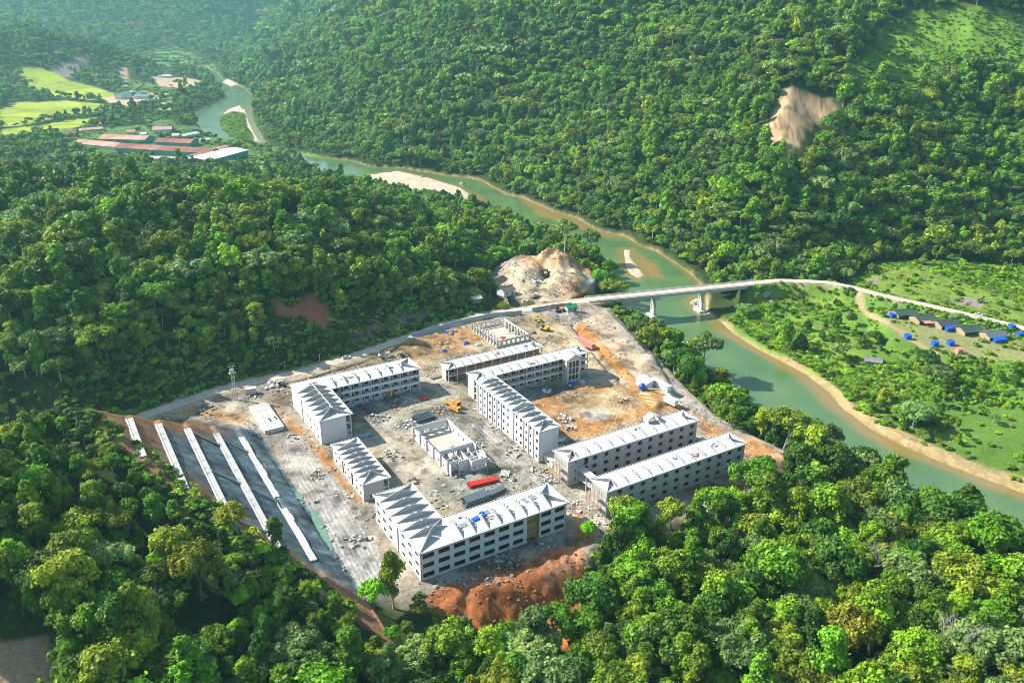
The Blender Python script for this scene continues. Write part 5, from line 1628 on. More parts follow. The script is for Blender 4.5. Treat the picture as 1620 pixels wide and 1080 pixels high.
HAND = [  # base pixel, prototype, colour, scale, height factor, bark, label
    ((1216, 700), 6, 'bright green', 1.25, 1.05, PALEBARK, 'bright green spreading tree with pale forked trunk on the river bank beside the orange ramp'),
    ((1168, 662), 1, 'green', 0.95, 1, None, 'green riverside tree casting the longest shadow onto the water'),
    ((1112, 590), 5, 'grey green', 1.45, 1.35, PALEBARK, 'large grey-green tree with pale trunk on the bank below the bridge'),
    ((1062, 556), 2, 'dark green', 0.9, 1.1, None, 'dark rounded tree on the bank just below the bridge'),
    ((1020, 530), 0, 'green', 0.75, 1, None, 'small green tree at the left foot of the bridge'),
    ((1003, 515), 9, 'bright green', 0.6, 1, None, 'low bright green tree under the left end of the bridge'),
    ((1096, 622), 2, 'bright green', 1.05, 1, None, 'bright green rounded tree at the foot of the gravel bank'),
    ((1128, 645), 1, 'green', 1.0, 1, None, 'green tree between the batching sheds and the river'),
    ((1085, 600), 9, 'bright green', 0.8, 1, None, 'low bright tree on the slope above the large grey-green tree'),
    ((1140, 668), 0, 'bright green', 0.75, 1, None, 'small bright tree leaning over the water by the gravel bank'),
    ((1160, 680), 3, 'green', 0.6, 1, None, 'slim green tree left of the forked riverside tree'),
    ((948, 462), 2, 'bright green', 1.35, 1.0, None, 'big bushy bright green tree beside the spoil heap and bridge'),
    ((965, 462), 0, 'green', 1.1, 1, None, 'bushy green tree on the river side of the spoil heap'),
    ((893, 402), 5, 'grey green', 1.3, 1.6, PALEBARK, 'tall airy grey-green tree right behind the spoil heap'),
    ((934, 410), 6, 'grey green', 1.2, 1.7, PALEBARK, 'tall airy tree standing at the river end of the spoil heap'),
    ((872, 398), 0, 'dark green', 1.1, 1, None, 'dark tree behind the top of the spoil heap'),
    ((1176, 792), 0, 'green', 1.35, 1.05, None, 'leafy green tree covering the right end of the grey dormitory facade'),
    ((1205, 770), 1, 'green', 1.1, 1, None, 'green tree right of the grey dormitory on the orange soil'),
    ((1290, 742), 5, 'grey green', 1.5, 1.3, None, 'tall grey-green tree at the tip of the near forest by the river'),
    ((1335, 1050), 2, 'golden', 1.55, 1.05, None, 'golden yellow round-crowned tree standing out in the near forest'),
    ((1560, 905), 1, 'lime green', 1.85, 1.0, None, 'large lime green tree overlooking the lower river bend'),
    ((1500, 1010), 9, 'bright green', 1.3, 1, None, 'bright round tree below the large lime tree'),
    ((1450, 815), 0, 'lime green', .95, 1, None, 'small lime tree at the river edge of the near forest'),
    ((250, 838), 3, 'lime green', 0.85, 1.0, None, 'lime green tree in front of the second bench strip'),
    ((438, 872), 4, 'grey green', 0.75, 1.15, PALEBARK, 'thin sparse tree in front of the rough bench strip'),
    ((622, 962), 4, 'yellow green', 1.05, 1.35, PALEBARK, 'tall thin yellow-green tree at the corner of the nearest white block'),
    ((592, 965), 2, 'bright green', 0.9, 1, None, 'bushy bright tree left of the nearest white block corner'),
    ((930, 852), 2, 'bright green', 0.62, .9, None, 'single small round tree off the right end of the nearest white block'),
    ((925, 1025), 0, 'green', 1.2, 1, None, 'green tree right of the orange excavation'),
    ((790, 1045), 9, 'bright green', 1.05, 1, None, 'bright tree rising in front of the orange excavation'),
    ((985, 840), 1, 'olive green', 1.1, 1.05, None, 'olive tree at the near corner of the grey dormitory'),
    ((1060, 835), 2, 'olive green', 1.0, 1, None, 'olive rounded tree below the middle of the grey dormitory facade'),
    ((320, 950), 9, 'yellow green', 1.45, 1.1, None, 'tall pale yellow-green tree lit among dark crowns below the cut slope'),
    ((280, 905), 1, 'yellow green', 1.15, 1.1, None, 'yellow-green tree behind the palest tree below the cut slope'),
    ((370, 850), 2, 'yellow green', 1.0, 1, None, 'yellow-green tree hiding the lower end of the middle bench strip'),
    ((480, 1075), 5, 'grey green', 1.2, 1, None, 'silvery grey-green tree at the bottom edge below the cut slope'),
    ((870, 520 - 3), 9, 'green', 0.01, 1, None, '')]
HAND = [h for h in HAND if h[3] > .05]
hand_xy = []
for (bp, pr, colr, sc, zs, bk, lab) in HAND:
    p = hit(*bp)
    hand_xy.append(p)
    tree_at(p[0], p[1], Z1(*p), pr, colr, sc, random.uniform(0, 6.28), lab, None, 'broadleaf_tree', zs, bk)
hand_xy = np.array(hand_xy)

def bare_tree(bp, h, label, seed):
    p = hit(*bp)
    g = random.Random(seed)
    b = MB()
    def grow(a, d, ln, r, depth):
        e = a + d * ln
        b.beam(a, e, r, 0, 5, r * .7)
        if depth == 0: return
        for k in range(g.choice((2, 3))):
            v = (d + Vector((g.uniform(-.8, .8), g.uniform(-.8, .8), g.uniform(-.1, .5)))).normalized()
            grow(e, v, ln * g.uniform(.62, .85), r * .62, depth - 1)
    grow(Vector((0, 0, -.5)), Vector((0.05, 0, 1)), h * .42, .3, 5)
    o = b.build('bare_tree', PALEBARK, None, (*p, Z1(*p)))
    tag(o, label, 'tree', 'bare trees of the near forest')
bare_tree((1492, 1075), 15, 'bare white dead tree with crooked branches at the lower right', 3)
bare_tree((250, 1025), 13, 'bare pale dead tree in front of grey-green crowns at the lower left', 4)
bare_tree((1380, 925), 13, 'bare pale tree rising beside the bright crowns at the right', 9)
bare_tree((385, 945), 9, 'leafless brown tree just below the longest bench strip', 6)
bare_tree((130, 955), 10, 'leafless grey tree in the dark part of the left forest', 8)

# ---- the nearest trees of the wood, each an object
allp = np.concatenate([np.stack([x, y, z, np.full(len(x), i)], 1) for i, (x, y, z) in enumerate(pts)])
keep = np.ones(len(allp), bool)
for hx, hy in hand_xy:
    keep &= np.hypot(allp[:, 0] - hx, allp[:, 1] - hy) > 4.5
for (bp, pr, colr, sc, zs, bk, lab), (hx, hy) in zip(HAND, hand_xy):
    if colr in ('golden', 'lime green') or sc > 1.4:
        dx, dy = allp[:, 0] - hx, allp[:, 1] - hy
        u = np.array((hx, hy)) / math.hypot(hx, hy)
        al, ac = -(dx * u[0] + dy * u[1]), np.abs(dx * u[1] - dy * u[0])
        keep &= ~((al > -5) & (al < 13) & (ac < 5.5 * sc * .9))
allp = allp[keep]
px_, py_, dep_ = to_px(allp[:, 0], allp[:, 1], allp[:, 2] + 7)
infr = (px_ > -10) & (px_ < 1630) & (py_ > 0) & (py_ < 1095)
dist_ = np.linalg.norm(allp[:, :3] - np.array((0, 0, CAM_H)), axis=1)
order = np.argsort(np.where(infr, dist_, 1e9))
N_SOLO = 300 - len(HAND) - 5
solo = order[:N_SOLO]
rest = np.setdiff1d(np.arange(len(allp)), solo)

def zone(px, py):
    row = 'at bottom edge' if py > 1030 else 'deep inside' if py > 950 else 'in mid wood' if py > 870 else 'at wood edge'
    col = ('beside the tan clearing' if px < 130 else 'left of bare pale tree' if px < 260 else 'below the cut slope' if px < 420 else 'left of white corner' if px < 600 else
           'below the white block' if px < 720 else 'below the excavation' if px < 900 else 'before grey dormitories' if px < 1080 else 'right of dormitories' if px < 1240 else
           'around the golden tree' if px < 1400 else 'below the lime tree' if px < 1520 else 'in the right corner')
    return col, row
seen = {}
g = np.random.default_rng(77)
cols = ['dark green', 'green', 'olive green', 'bright green', 'grey green', 'yellow green']
planned = []
for i in solo:
    x, y, z, _ = allp[i]
    n = float(fbm(np.array([x]), np.array([y]), 45, 2, 181)[0])
    rightside = px_[i] > 900
    pr = np.array([.30, .26, .14, .10, .12, .08]) if not rightside else np.array([.30, .26, .22, .12, .06, .04])
    pr = pr * (1 + n * np.array([1, .2, -.3, -1, .5, -.8])); pr = np.clip(pr, .02, None); pr /= pr.sum()
    colr = cols[g.choice(6, p=pr)]
    k = int(g.choice(len(NEAR)))
    sc = float(np.clip(np.exp(g.normal(-.03, .28)), .5, 1.7))
    su_, sv_ = toS(x, y)
    cutd = (60.9 - (sv_ - 188) * 0.625) - su_
    if sv_ > 165 and cutd < 46: sc = min(sc, 1.15) * (.45 + .55 * min(1, max(0, (cutd - 10) / 36)))
    col, row = zone(px_[i], py_[i])
    size = 'huge' if sc > 1.25 else 'large' if sc > 1.08 else 'medium' if sc > .88 else 'small'
    lab = f"{size} {colr} {SHAPES[NEAR[k][0]][0]} tree {col}, {row}"
    planned.append((px_[i], x, y, z, k, colr, sc, lab))
    seen.setdefault(lab, []).append(px_[i])
for (ppx, x, y, z, k, colr, sc, lab) in planned:
    same = sorted(seen[lab])
    if len(same) > 1:
        r = same.index(ppx)
        lab += ', ' + ('left one' if r == 0 else 'right one' if r == len(same) - 1 else 'middle one' if len(same) == 3 else ['', 'second left', 'third left', 'fourth left', 'fifth left'][min(r, 4)])
    tree_at(x, y, z, k, colr, sc * .93, g.uniform(0, 6.28), lab, 'trees of the near forest', 'forest_tree', g.uniform(.9, 1.18))

# ---- the rest of the wood: one object made of points with tree instances
PROTO = bpy.data.collections.new('tree kinds')
def proto_tree(idx, shape, seed, leaves, leaf, colr, th, hasbark):
    desc, RX, RZ, _ = SHAPES.get(shape, ('', 2.0, 2.0, 0))
    V, F, tint = crown_arrays(shape, seed, RX, RZ, leaves, leaf)
    V = V + np.array((0, 0, th))
    me = fast_mesh(f'kind {idx:02d}', V, F)
    a = me.attributes.new('tint', 'FLOAT', 'POINT')
    a.data.foreach_set('value', tint.astype(np.float32))
    me.materials.append(LEAF[colr])
    o = bpy.data.objects.new(f'kind {idx:02d}', me)
    if hasbark:
        b = MB(); b.beam((0, 0, -1), (0.1, 0, th + 2.5), .28, 0, 5, .15)
        bm_ = b.mesh('t')
        import bmesh
        bm = bmesh.new(); bm.from_mesh(me)
        n0 = len(bm.faces); bm.from_mesh(bm_)
        bm.faces.ensure_lookup_table()
        for f in bm.faces[n0:]: f.material_index = 1
        bm.to_mesh(me); bm.free()
        me.materials.append(PALEBARK)
        bpy.data.meshes.remove(bm_)
    PROTO.objects.link(o)
specs = []
pal = ['dark green', 'green', 'green', 'olive green', 'bright green', 'grey green', 'dark green', 'green', 'olive green', 'yellow green']
shp = ['round', 'round', 'tall', 'spreading', 'round', 'spreading', 'layered', 'tall', 'round', 'tall']
for i in range(10): specs.append((shp[i], 30 + i, 4400, .34, pal[i], SHAPES[shp[i]][3], True))        # 0-9 near
for i in range(10): specs.append((shp[i], 50 + i, 1500, .50, pal[i], SHAPES[shp[i]][3] - 1.6, i in (3, 5, 7)))       # 10-19 middle
for i in range(8): specs.append((shp[i], 70 + i, 420, .92, pal[i], SHAPES[shp[i]][3] - 1, False))    # 20-27 far
for i, s in enumerate(specs): proto_tree(i, *s)

def instancer(name, P, pick, rot, scl, coll):
    me = bpy.data.meshes.new(name)
    me.vertices.add(len(P))
    me.vertices.foreach_set('co', P.astype(np.float32).ravel())
    for nm, ty, dat in (('pick', 'INT', pick.astype(np.int32)), ('turn', 'FLOAT_VECTOR', rot.astype(np.float32).ravel()), ('grow', 'FLOAT_VECTOR', scl.astype(np.float32).ravel())):
        a = me.attributes.new(nm, ty, 'POINT')
        a.data.foreach_set('value' if ty == 'INT' else 'vector', dat)
    ng = bpy.data.node_groups.new(name, 'GeometryNodeTree')
    ng.interface.new_socket('Geometry', in_out='INPUT', socket_type='NodeSocketGeometry')
    ng.interface.new_socket('Geometry', in_out='OUTPUT', socket_type='NodeSocketGeometry')
    N, L = ng.nodes, ng.links
    gi, go = N.new('NodeGroupInput'), N.new('NodeGroupOutput')
    ci = N.new('GeometryNodeCollectionInfo')
    ci.inputs['Collection'].default_value = coll
    ci.inputs['Separate Children'].default_value = True
    ci.inputs['Reset Children'].default_value = True
    io = N.new('GeometryNodeInstanceOnPoints')
    io.inputs['Pick Instance'].default_value = True
    def attr(nm, ty):
        n = N.new('GeometryNodeInputNamedAttribute')
        n.data_type = ty
        n.inputs['Name'].default_value = nm
        return n.outputs[0]
    e = N.new('FunctionNodeEulerToRotation')
    L.new(gi.outputs[0], io.inputs['Points'])
    L.new(ci.outputs[0], io.inputs['Instance'])
    L.new(attr('pick', 'INT'), io.inputs['Instance Index'])
    L.new(attr('turn', 'FLOAT_VECTOR'), e.inputs[0])
    L.new(e.outputs[0], io.inputs['Rotation'])
    L.new(attr('grow', 'FLOAT_VECTOR'), io.inputs['Scale'])
    L.new(io.outputs[0], go.inputs[0])
    o = link(name, me)
    md = o.modifiers.new('plants', 'NODES')
    md.node_group = ng
    return o

def plant_forest():
    q = allp[rest]
    n = len(q)
    g = np.random.default_rng(91)
    dd = dist_[rest]
    band = q[:, 3].astype(int)
    # drifts of colour over the slopes
    n1 = fbm(q[:, 0], q[:, 1], 90, 3, 191)
    w = np.tile(np.array([.16, .17, .14, .12, .07, .09, .10, .09, .07, .05]), (n, 1))
    w *= 1 + n1[:, None] * np.array([1.6, .2, 0, -.6, -1.8, .4, 1.4, .2, -.8, -1.6])
    w = np.clip(w, .01, None); w /= w.sum(1)[:, None]
    kind = (w.cumsum(1) < g.uniform(0, 1, n)[:, None]).sum(1).clip(0, 9)
    pick = np.where(dd < 430, kind, np.where(dd < 1000, 10 + kind, 20 + kind % 8))
    sc = np.clip(np.exp(g.normal(-.06, .33, n)), .45, 2.0)
    sc = sc * np.array([.90, .92, 1.0, 1.12, 1.5, 2.4])[band]
    su_, sv_ = toS(q[:, 0], q[:, 1])
    cutd = (60.9 - (sv_ - 188) * 0.625) - su_
    sc = np.where((sv_ > 165) & (cutd < 46) & (q[:, 1] < 310) & (su_ < 75), np.minimum(sc, 1.1) * (.45 + .55 * np.clip((cutd - 10) / 36, 0, 1)), sc)
    road = pdist(q[:, 0], q[:, 1], ROAD_L)
    sc = sc * np.where(band <= 2, .42 + .58 * sm(road, 9, 40), 1)
    left = sdist_near(q[:, 0], q[:, 1], MOUNTAIN, 60) < -5
    sc = np.where(left & (q[:, 1] > 480), sc * (1 - .30 * sm(q[:, 1], 480, 620)), sc)
    sc = np.where(left & (q[:, 1] > 800), sc * .80, sc)
    terr = sdist_near(q[:, 0], q[:, 1], TERR_R, 60) > -6
    sc = np.where(terr, sc * g.uniform(.35, .7, n), sc)
    if len(GRASSY) > 2: sc = np.where(sdist_near(q[:, 0], q[:, 1], GRASSY, 60) > -4, sc * .6, sc)
    rot = np.stack([g.normal(0, .06, n), g.normal(0, .06, n), g.uniform(0, 6.28, n)], 1)
    scl = np.stack([sc * g.uniform(.82, 1.2, n), sc * g.uniform(.82, 1.2, n), sc * g.uniform(.82, 1.18, n)], 1)
    P = q[:, :3] - np.array((0, 0, .3))
    tag(instancer('forest', P, pick, rot, scl, PROTO), 'dense green mixed forest covering the hills on both sides of the valley', None, None, 'stuff')
    return n
print('forest', plant_forest())

# ---- undergrowth: low bushes and tussocks
SHRUBS = bpy.data.collections.new('shrub kinds')
for i, (colr, leaves, rx, rz) in enumerate([('green', 260, 2.0, 1.9), ('bright green', 260, 1.8, 1.5), ('olive green', 240, 1.7, 1.4), ('dark green', 260, 2.2, 2.0), ('yellow green', 200, 1.6, 1.1), ('grey green', 220, 1.8, 1.6)]):
    V, F, tint = crown_arrays('bush', 90 + i, rx, rz, leaves, .42)
    me = fast_mesh(f'shrub {i}', V, F)
    a = me.attributes.new('tint', 'FLOAT', 'POINT')
    a.data.foreach_set('value', tint.astype(np.float32))
    me.materials.append(LEAF[colr])
    SHRUBS.objects.link(bpy.data.objects.new(f'shrub {i}', me))

def plant_shrubs():
    g = np.random.default_rng(95)
    out = []
    def region(P, cell, dens, smin, smax, weights, wet=False):
        q = np.array(P)
        lo, hi = q.min(0), q.max(0)
        gx, gy = np.meshgrid(np.arange(lo[0], hi[0], cell), np.arange(lo[1], hi[1], cell))
        x = (gx + g.uniform(-.5, .5, gx.shape) * cell).ravel(); y = (gy + g.uniform(-.5, .5, gy.shape) * cell).ravel()
        px, py, dep = to_px(x, y, np.full(len(x), 0.0))
        k = inside(x, y, P) & (px > -80) & (px < 1700) & (py < 1200)
        x, y = x[k], y[k]
        if not len(x): return
        dr = -sdist(x, y, RIVER)
        k = ((dr > 4) | wet) & (pdist(x, y, ROAD_R) > 4.5) & (pdist(x, y, ROAD_L) > 5) & (pdist(x, y, TRACK_R) > 2.5) & ((sdist_near(x, y, HUT_SHELF, 20) < -1) | ((g.uniform(0, 1, len(x)) < .30) & (fbm(x, y, 14, 2, 5) > 0))) & (sdist_near(x, y, SITE, 30) < -1.0) & (sdist_near(x, y, ORANGE, 30) < 0) & (sdist_near(x, y, SCARS[0], 30) < 1) & ((sdist_near(x, y, MEADOW[5], 20) < 0) | (g.uniform(0, 1, len(x)) < .15)) & (g.uniform(0, 1, len(x)) < dens(x, y))
        x, y = x[k], y[k]
        n = len(x)
        if not n: return
        s = g.uniform(smin, smax, n) * (1 + .4 * fbm(x, y, 20, 2, 201))
        out.append((np.stack([x, y, chunked(Z, x, y) - .1], 1), g.choice(6, n, p=weights), s))
    region(TERR_R, 2.0, lambda x, y: np.clip(np.clip(.66 + 1.7 * fbm(x, y, 34, 3, 211), .16, .98) * np.where(y < 352 - .25 * (x - 200), .10, 1) + np.where((pdist(x, y, RIVER_R) < 32) & (y > 330), .5, 0), 0, 1), .35, 1.15, [.26, .32, .14, .08, .15, .05])
    if len(GRASSY) > 2: region(GRASSY, 3.2, lambda x, y: .75 + 0 * x, .5, 1.1, [.15, .35, .10, .05, .30, .05])
    region(ISLAND, 2.4, lambda x, y: .85 + 0 * x, .5, 1.4, [.2, .4, .1, .05, .2, .05], True)
    for P in [FACTORY] + HOUSES_FAR + MEADOW[:2] + MEADOW[6:]:
        region(P, 5.0, lambda x, y: np.clip(.25 + 1.2 * fbm(x, y, 40, 2, 231), 0, .9), .7, 2.0, [.35, .15, .15, .25, .03, .07])
    # scrub on the steep foot of the ridge, round the site and on the spur's end
    region(pix([(100, 700), (240, 655), (300, 634), (380, 610), (480, 590), (560, 565), (620, 545), (700, 517), (760, 500), (735, 470), (640, 490), (520, 520), (380, 560), (240, 610), (100, 640)], 0), 2.2, lambda x, y: .75 + 0 * x, .5, 1.2, [.34, .12, .14, .28, .04, .08])
    region([S(a, b) for a, b in ((70, 140), (240, 140), (240, 200), (225, 230), (228, 180), (140, 178), (75, 178))], 3.0, lambda x, y: .5 + 0 * x, .5, 1.2, [.3, .2, .2, .2, .05, .05])
    region([S(a, b) for a, b in ((2, 278), (22, 256), (40, 222), (50, 204), (63, 184), (52, 178), (36, 196), (24, 222), (8, 250), (-8, 270))], 2.2, lambda x, y: .62 + 0 * x, .5, 1.4, [.32, .18, .2, .16, .06, .08])
    region(pix([(960, 492), (990, 522), (1040, 570), (1080, 612), (1130, 660), (1200, 697), (1250, 705), (1180, 640), (1110, 560), (1010, 490)], -4), 2.2, lambda x, y: .45 + 0 * x, .5, 1.3, [.35, .35, .1, .1, .05, .05])
    P = np.concatenate([o[0] for o in out]); pk = np.concatenate([o[1] for o in out]); s = np.concatenate([o[2] for o in out])
    n = len(P)
    rot = np.stack([g.normal(0, .1, n), g.normal(0, .1, n), g.uniform(0, 6.28, n)], 1)
    scl = np.stack([s * g.uniform(.8, 1.4, n), s * g.uniform(.8, 1.4, n), s * g.uniform(.6, 1.1, n)], 1)
    tag(instancer('undergrowth', P, pk, rot, scl, SHRUBS), 'low green bushes and tussocks on the river terrace and slopes', None, None, 'stuff')
    return n
print('shrubs', plant_shrubs())

# ------------------------------------------------------------------ things on the site
def gz(px, py, z=0.0):
    x, y = un(px, py, z)
    return (x, y, Z1(x, y))

def hoarding(name, label, line, panel=2.6, h=2.3, m=M_BLUEF):
    """sheet fence: every sheet and post a part"""
    P = pix(line, 0.6)
    t = thing(name, label, 'fence', (*P[0], 0), 0, 'site hoardings')
    pm = MB(); pm.box(0.03, -.04, 0.1, panel - .03, .04, h)
    for k in range(6): pm.box(.15 + k * panel / 6.2, -.075, .15, .30 + k * panel / 6.2, -.041, h - .05)
    pme = withmat(pm.mesh('sheet_panel'), m)
    fm = MB(); fm.box(-.05, -.06, -.4, .05, .06, h + .1); fme = withmat(fm.mesh('post'), M_STEEL)
    for (ax, ay), (bx, by) in zip(P[:-1], P[1:]):
        L = math.hypot(bx - ax, by - ay); a = math.atan2(by - ay, bx - ax)
        n = max(1, round(L / panel))
        for k in range(n):
            x, y = ax + (bx - ax) * k / n, ay + (by - ay) * k / n
            z = Z1(x, y)
            o = rep('sheet_panel', pme, t, (x - P[0][0], y - P[0][1], z), a, (L / n / panel, 1, random.uniform(.96, 1.04)))
            rep('post', fme, t, (x - P[0][0], y - P[0][1], z), a)
    return t
hoarding('hoarding', 'long pale blue sheet hoarding curving between the dirt road and the roofless grey hall', [(652, 533), (700, 520), (740, 509), (780, 501), (826, 497)])
hoarding('hoarding', 'short pale blue sheet hoarding beside the green-roofed gatehouse', [(842, 493), (870, 488), (905, 484)])
def kerb_wall():
    P = pix([(470, 604), (560, 577), (600, 566), (650, 536)], 0.4)
    b = MB()
    for (ax, ay), (bx, by) in zip(P[:-1], P[1:]):
        n = max(1, int(math.hypot(bx - ax, by - ay) / 4))
        for k in range(n):
            p = (ax + (bx - ax) * k / n, ay + (by - ay) * k / n); q = (ax + (bx - ax) * (k + 1) / n, ay + (by - ay) * (k + 1) / n)
            z0, z1 = Z1(*p), Z1(*q)
            b.beam((*p, z0 + .4), (*q, z1 + .4), .32)
            b.beam((*p, z0), (*p, z0 + 2.2), .10)
    tag(b.build('roadside_wall', M_TIMBER), 'low dark wall with thin posts along the lower edge of the road', 'wall')
kerb_wall()

def lamp_pole():
    x, y, z = gz(373, 632)
    t = thing('power_pole', 'tall twin concrete power pole with transformer platform beside the road', 'utility pole', (x, y, z), .4)
    for d in (-.55, .55):
        b = MB(); b.beam((d, 0, -.5), (d * .8, 0, 16.5), .30, 0, 6, .18); b.build('pole', M_CONC, t)
    b = MB()
    b.box(-1.5, -.9, 13.2, 1.5, .9, 13.35); b.build('platform', M_STEEL, t)
    for zz in (4, 8, 11):
        b = MB(); b.box(-.7, -.12, zz, .7, .12, zz + .22); b.build('brace', M_CONC, t)
    b = MB(); b.box(-.8, -.6, 13.36, .8, .6, 15.0); b.box(-1.0, -.5, 13.6, -.81, .5, 14.8); b.box(.81, -.5, 13.6, 1.0, .5, 14.8); b.lathe(-.4, 0, [(.1, 15), (.07, 15.6)], 6); b.lathe(.4, 0, [(.1, 15), (.07, 15.6)], 6)
    b.build('transformer', mat('pale green enamel', (.40, .50, .46), .5), t)
    b = MB(); b.box(-1.7, -.08, 16.3, 1.7, .08, 16.5); b.build('crossarm', M_STEEL, t)
    w_ = MB()
    far = Vector((*un(180, 620, 12), 15)) - Vector((x, y, z))
    for d in (-1.4, 0, 1.4):
        pr = Vector((d, 0, 16.4))
        for k in range(1, 9):
            q = Vector((d, 0, 16.4)).lerp(far + Vector((d, 0, 0)), k / 8) + Vector((0, 0, -3 * math.sin(math.pi * k / 8)))
            w_.beam(pr, q, .03); pr = q
    w_.build('power_cable', M_TYRE, t)
lamp_pole()
for i, ((px, py), h, lab) in enumerate([((451, 588), 5, 'thin post beside the power pole'), ((507, 583), 7, 'slim pole at the green-roofed shed'), ((311, 638), 5, 'thin post at the left end of the dirt yard'), ((536, 575), 4, 'short post on the road edge above the white block'), ((1368, 520), 6, 'slender pole at the dirt track across the river'), ((1553, 487), 6, 'slender pole beside the far bank road'), ((1615, 575), 7, 'pole at the right edge beyond the huts')]):
    x, y, z = gz(px, py, -1 if px > 1000 else 0)
    b = MB(); b.beam((0, 0, -.3), (0, 0, h), .11, 0, 5, .08); b.box(-.5, -.04, h - .4, .5, .04, h - .3)
    tag(b.build('utility_pole', M_CONC, None, (x, y, z)), lab, 'utility pole', 'slim poles')

def excavator(px, py, rot, col, label, sc=1.0, z=0):
    x, y, zz = gz(px, py, z)
    t = thing('excavator', label, 'excavator', (x, y, zz + .05), rot, 'excavators')
    t.scale = (sc, sc, sc)
    for s_ in (-1, 1):
        b = MB(); prof = [(-2.0, .45), (-1.6, .05), (1.6, .05), (2.0, .45), (1.7, .9), (-1.7, .9)]
        b.hexa([(a, s_ * 1.2 - .3, c) for a, c in prof], [(a, s_ * 1.2 + .3, c) for a, c in prof]); b.build('track', M_TYRE, t)
    b = MB(); b.box(-1.0, -.9, .5, 1.0, .9, 1.05); b.box(-2.1, -1.3, 1.051, 1.3, 1.3, 1.5); b.box(-2.2, -1.3, 1.501, -.4, 1.3, 2.3); b.build('body', col, t)
    b = MB(); b.hexa([(-.2, .25, 1.502), (1.3, .25, 1.502), (1.3, 1.25, 1.502), (-.2, 1.25, 1.502)], [(-.1, .3, 2.9), (1.0, .3, 2.9), (1.0, 1.2, 2.9), (-.1, 1.2, 2.9)]); b.build('cab', M_GLASS_SHADE, t)
    b = MB(); b.beam((1.1, -.2, 1.4), (3.3, -.2, 4.2), .28, 0, 4, .22); b.beam((3.3, -.2, 4.2), (5.4, -.2, 3.2), .22); b.build('boom', col, t)
    b = MB(); b.beam((5.4, -.2, 3.3), (5.9, -.2, 1.2), .18); b.build('arm', col, t)
    b = MB(); b.hexa([(5.4, -.8, .4), (6.3, -.8, .5), (6.3, .4, .5), (5.4, .4, .4)], [(5.7, -.7, 1.3), (6.2, -.7, 1.3), (6.2, .3, 1.3), (5.7, .3, 1.3)]); b.build('bucket', M_STEEL, t)
excavator(862, 522, 2.4, M_YEL, 'yellow excavator working right of the roofless grey hall', 1.1)
excavator(852, 508, 1.2, M_YEL, 'yellow excavator with raised boom behind the roofless grey hall', .9)
excavator(884, 494, 3.0, M_ORANGE, 'orange excavator on the gravel by the green-roofed gatehouse', 1.0)
excavator(893, 492, 0.3, M_ORANGE, 'small orange excavator next to the green-roofed gatehouse', .8)

def wheel(t, x, y, r, wd=.25):
    b = MB()
    ring = [(r * math.cos(k * .5236), r * math.sin(k * .5236)) for k in range(12)]
    b.hexa([(x + a, y - wd / 2, r + c) for a, c in ring], [(x + a, y + wd / 2, r + c) for a, c in ring])
    o = b.build('wheel', M_TYRE, t)

def truck(px, py, rot, body, bed, label, z=0, sc=1.0):
    x, y, zz = gz(px, py, z)
    t = thing('dump_truck', label, 'truck', (x, y, zz + .03), rot, 'trucks on the site')
    t.scale = (sc,) * 3
    for wx in (-2.3, -1.1, 2.3):
        for wy in (-1.05, 1.05): wheel(t, wx, wy, .5)
    b = MB(); b.box(-3.4, -.5, .55, 3.3, .5, .85); b.build('chassis', M_TYRE, t)
    b = MB(); b.hexa([(1.5, -1.2, .86), (3.4, -1.2, .86), (3.4, 1.2, .86), (1.5, 1.2, .86)], [(1.6, -1.15, 2.8), (3.1, -1.15, 2.8), (3.1, 1.15, 2.8), (1.6, 1.15, 2.8)]); b.build('cab', body, t)
    b = MB(); b.hexa([(3.16, -1.0, 2.0), (3.32, -1.0, 1.6), (3.32, 1.0, 1.6), (3.16, 1.0, 2.0)], [(3.1, -1.0, 2.6), (3.2, -1.0, 2.55), (3.2, 1.0, 2.55), (3.1, 1.0, 2.6)]); b.build('windscreen', M_GLASS_SHADE, t)
    b = MB(); b.box(-3.4, -1.25, .87, 1.3, 1.25, 1.05); b.box(-3.4, -1.25, 1.051, 1.3, -1.12, 2.2); b.box(-3.4, 1.12, 1.051, 1.3, 1.25, 2.2); b.box(1.17, -1.119, 1.051, 1.3, 1.119, 2.5); b.box(-3.4, -1.119, 1.051, -3.27, 1.119, 2.1); b.build('tipper_body', bed, t)
    b = MB(); b.hexa([(-3.2, -1.05, 1.06), (1.1, -1.05, 1.06), (1.1, 1.05, 1.06), (-3.2, 1.05, 1.06)], [(-2.6, -.7, 2.3), (.6, -.7, 2.4), (.6, .7, 2.4), (-2.6, .7, 2.3)]); b.build('load', M_TIMBER, t)
truck(863, 441, 1.5, mat('green truck paint', (.03, .10, .05), .5), mat('dark green tipper', (.05, .08, .06), .6), 'dark green tipper truck on the track up the spoil heap', 0, 1.2)
truck(717, 642, -.75, M_ORANGE, M_YEL, 'orange tipper truck parked on the central dirt road', 0, 1.15)
truck(720, 650, -.75, M_YEL, M_ORANGE, 'yellow tipper truck behind the orange one on the central dirt road', 0, .9)
truck(845, 470, .9, M_WHITEP, M_STEEL, 'white tipper truck at the foot of the spoil heap', 0, .9)

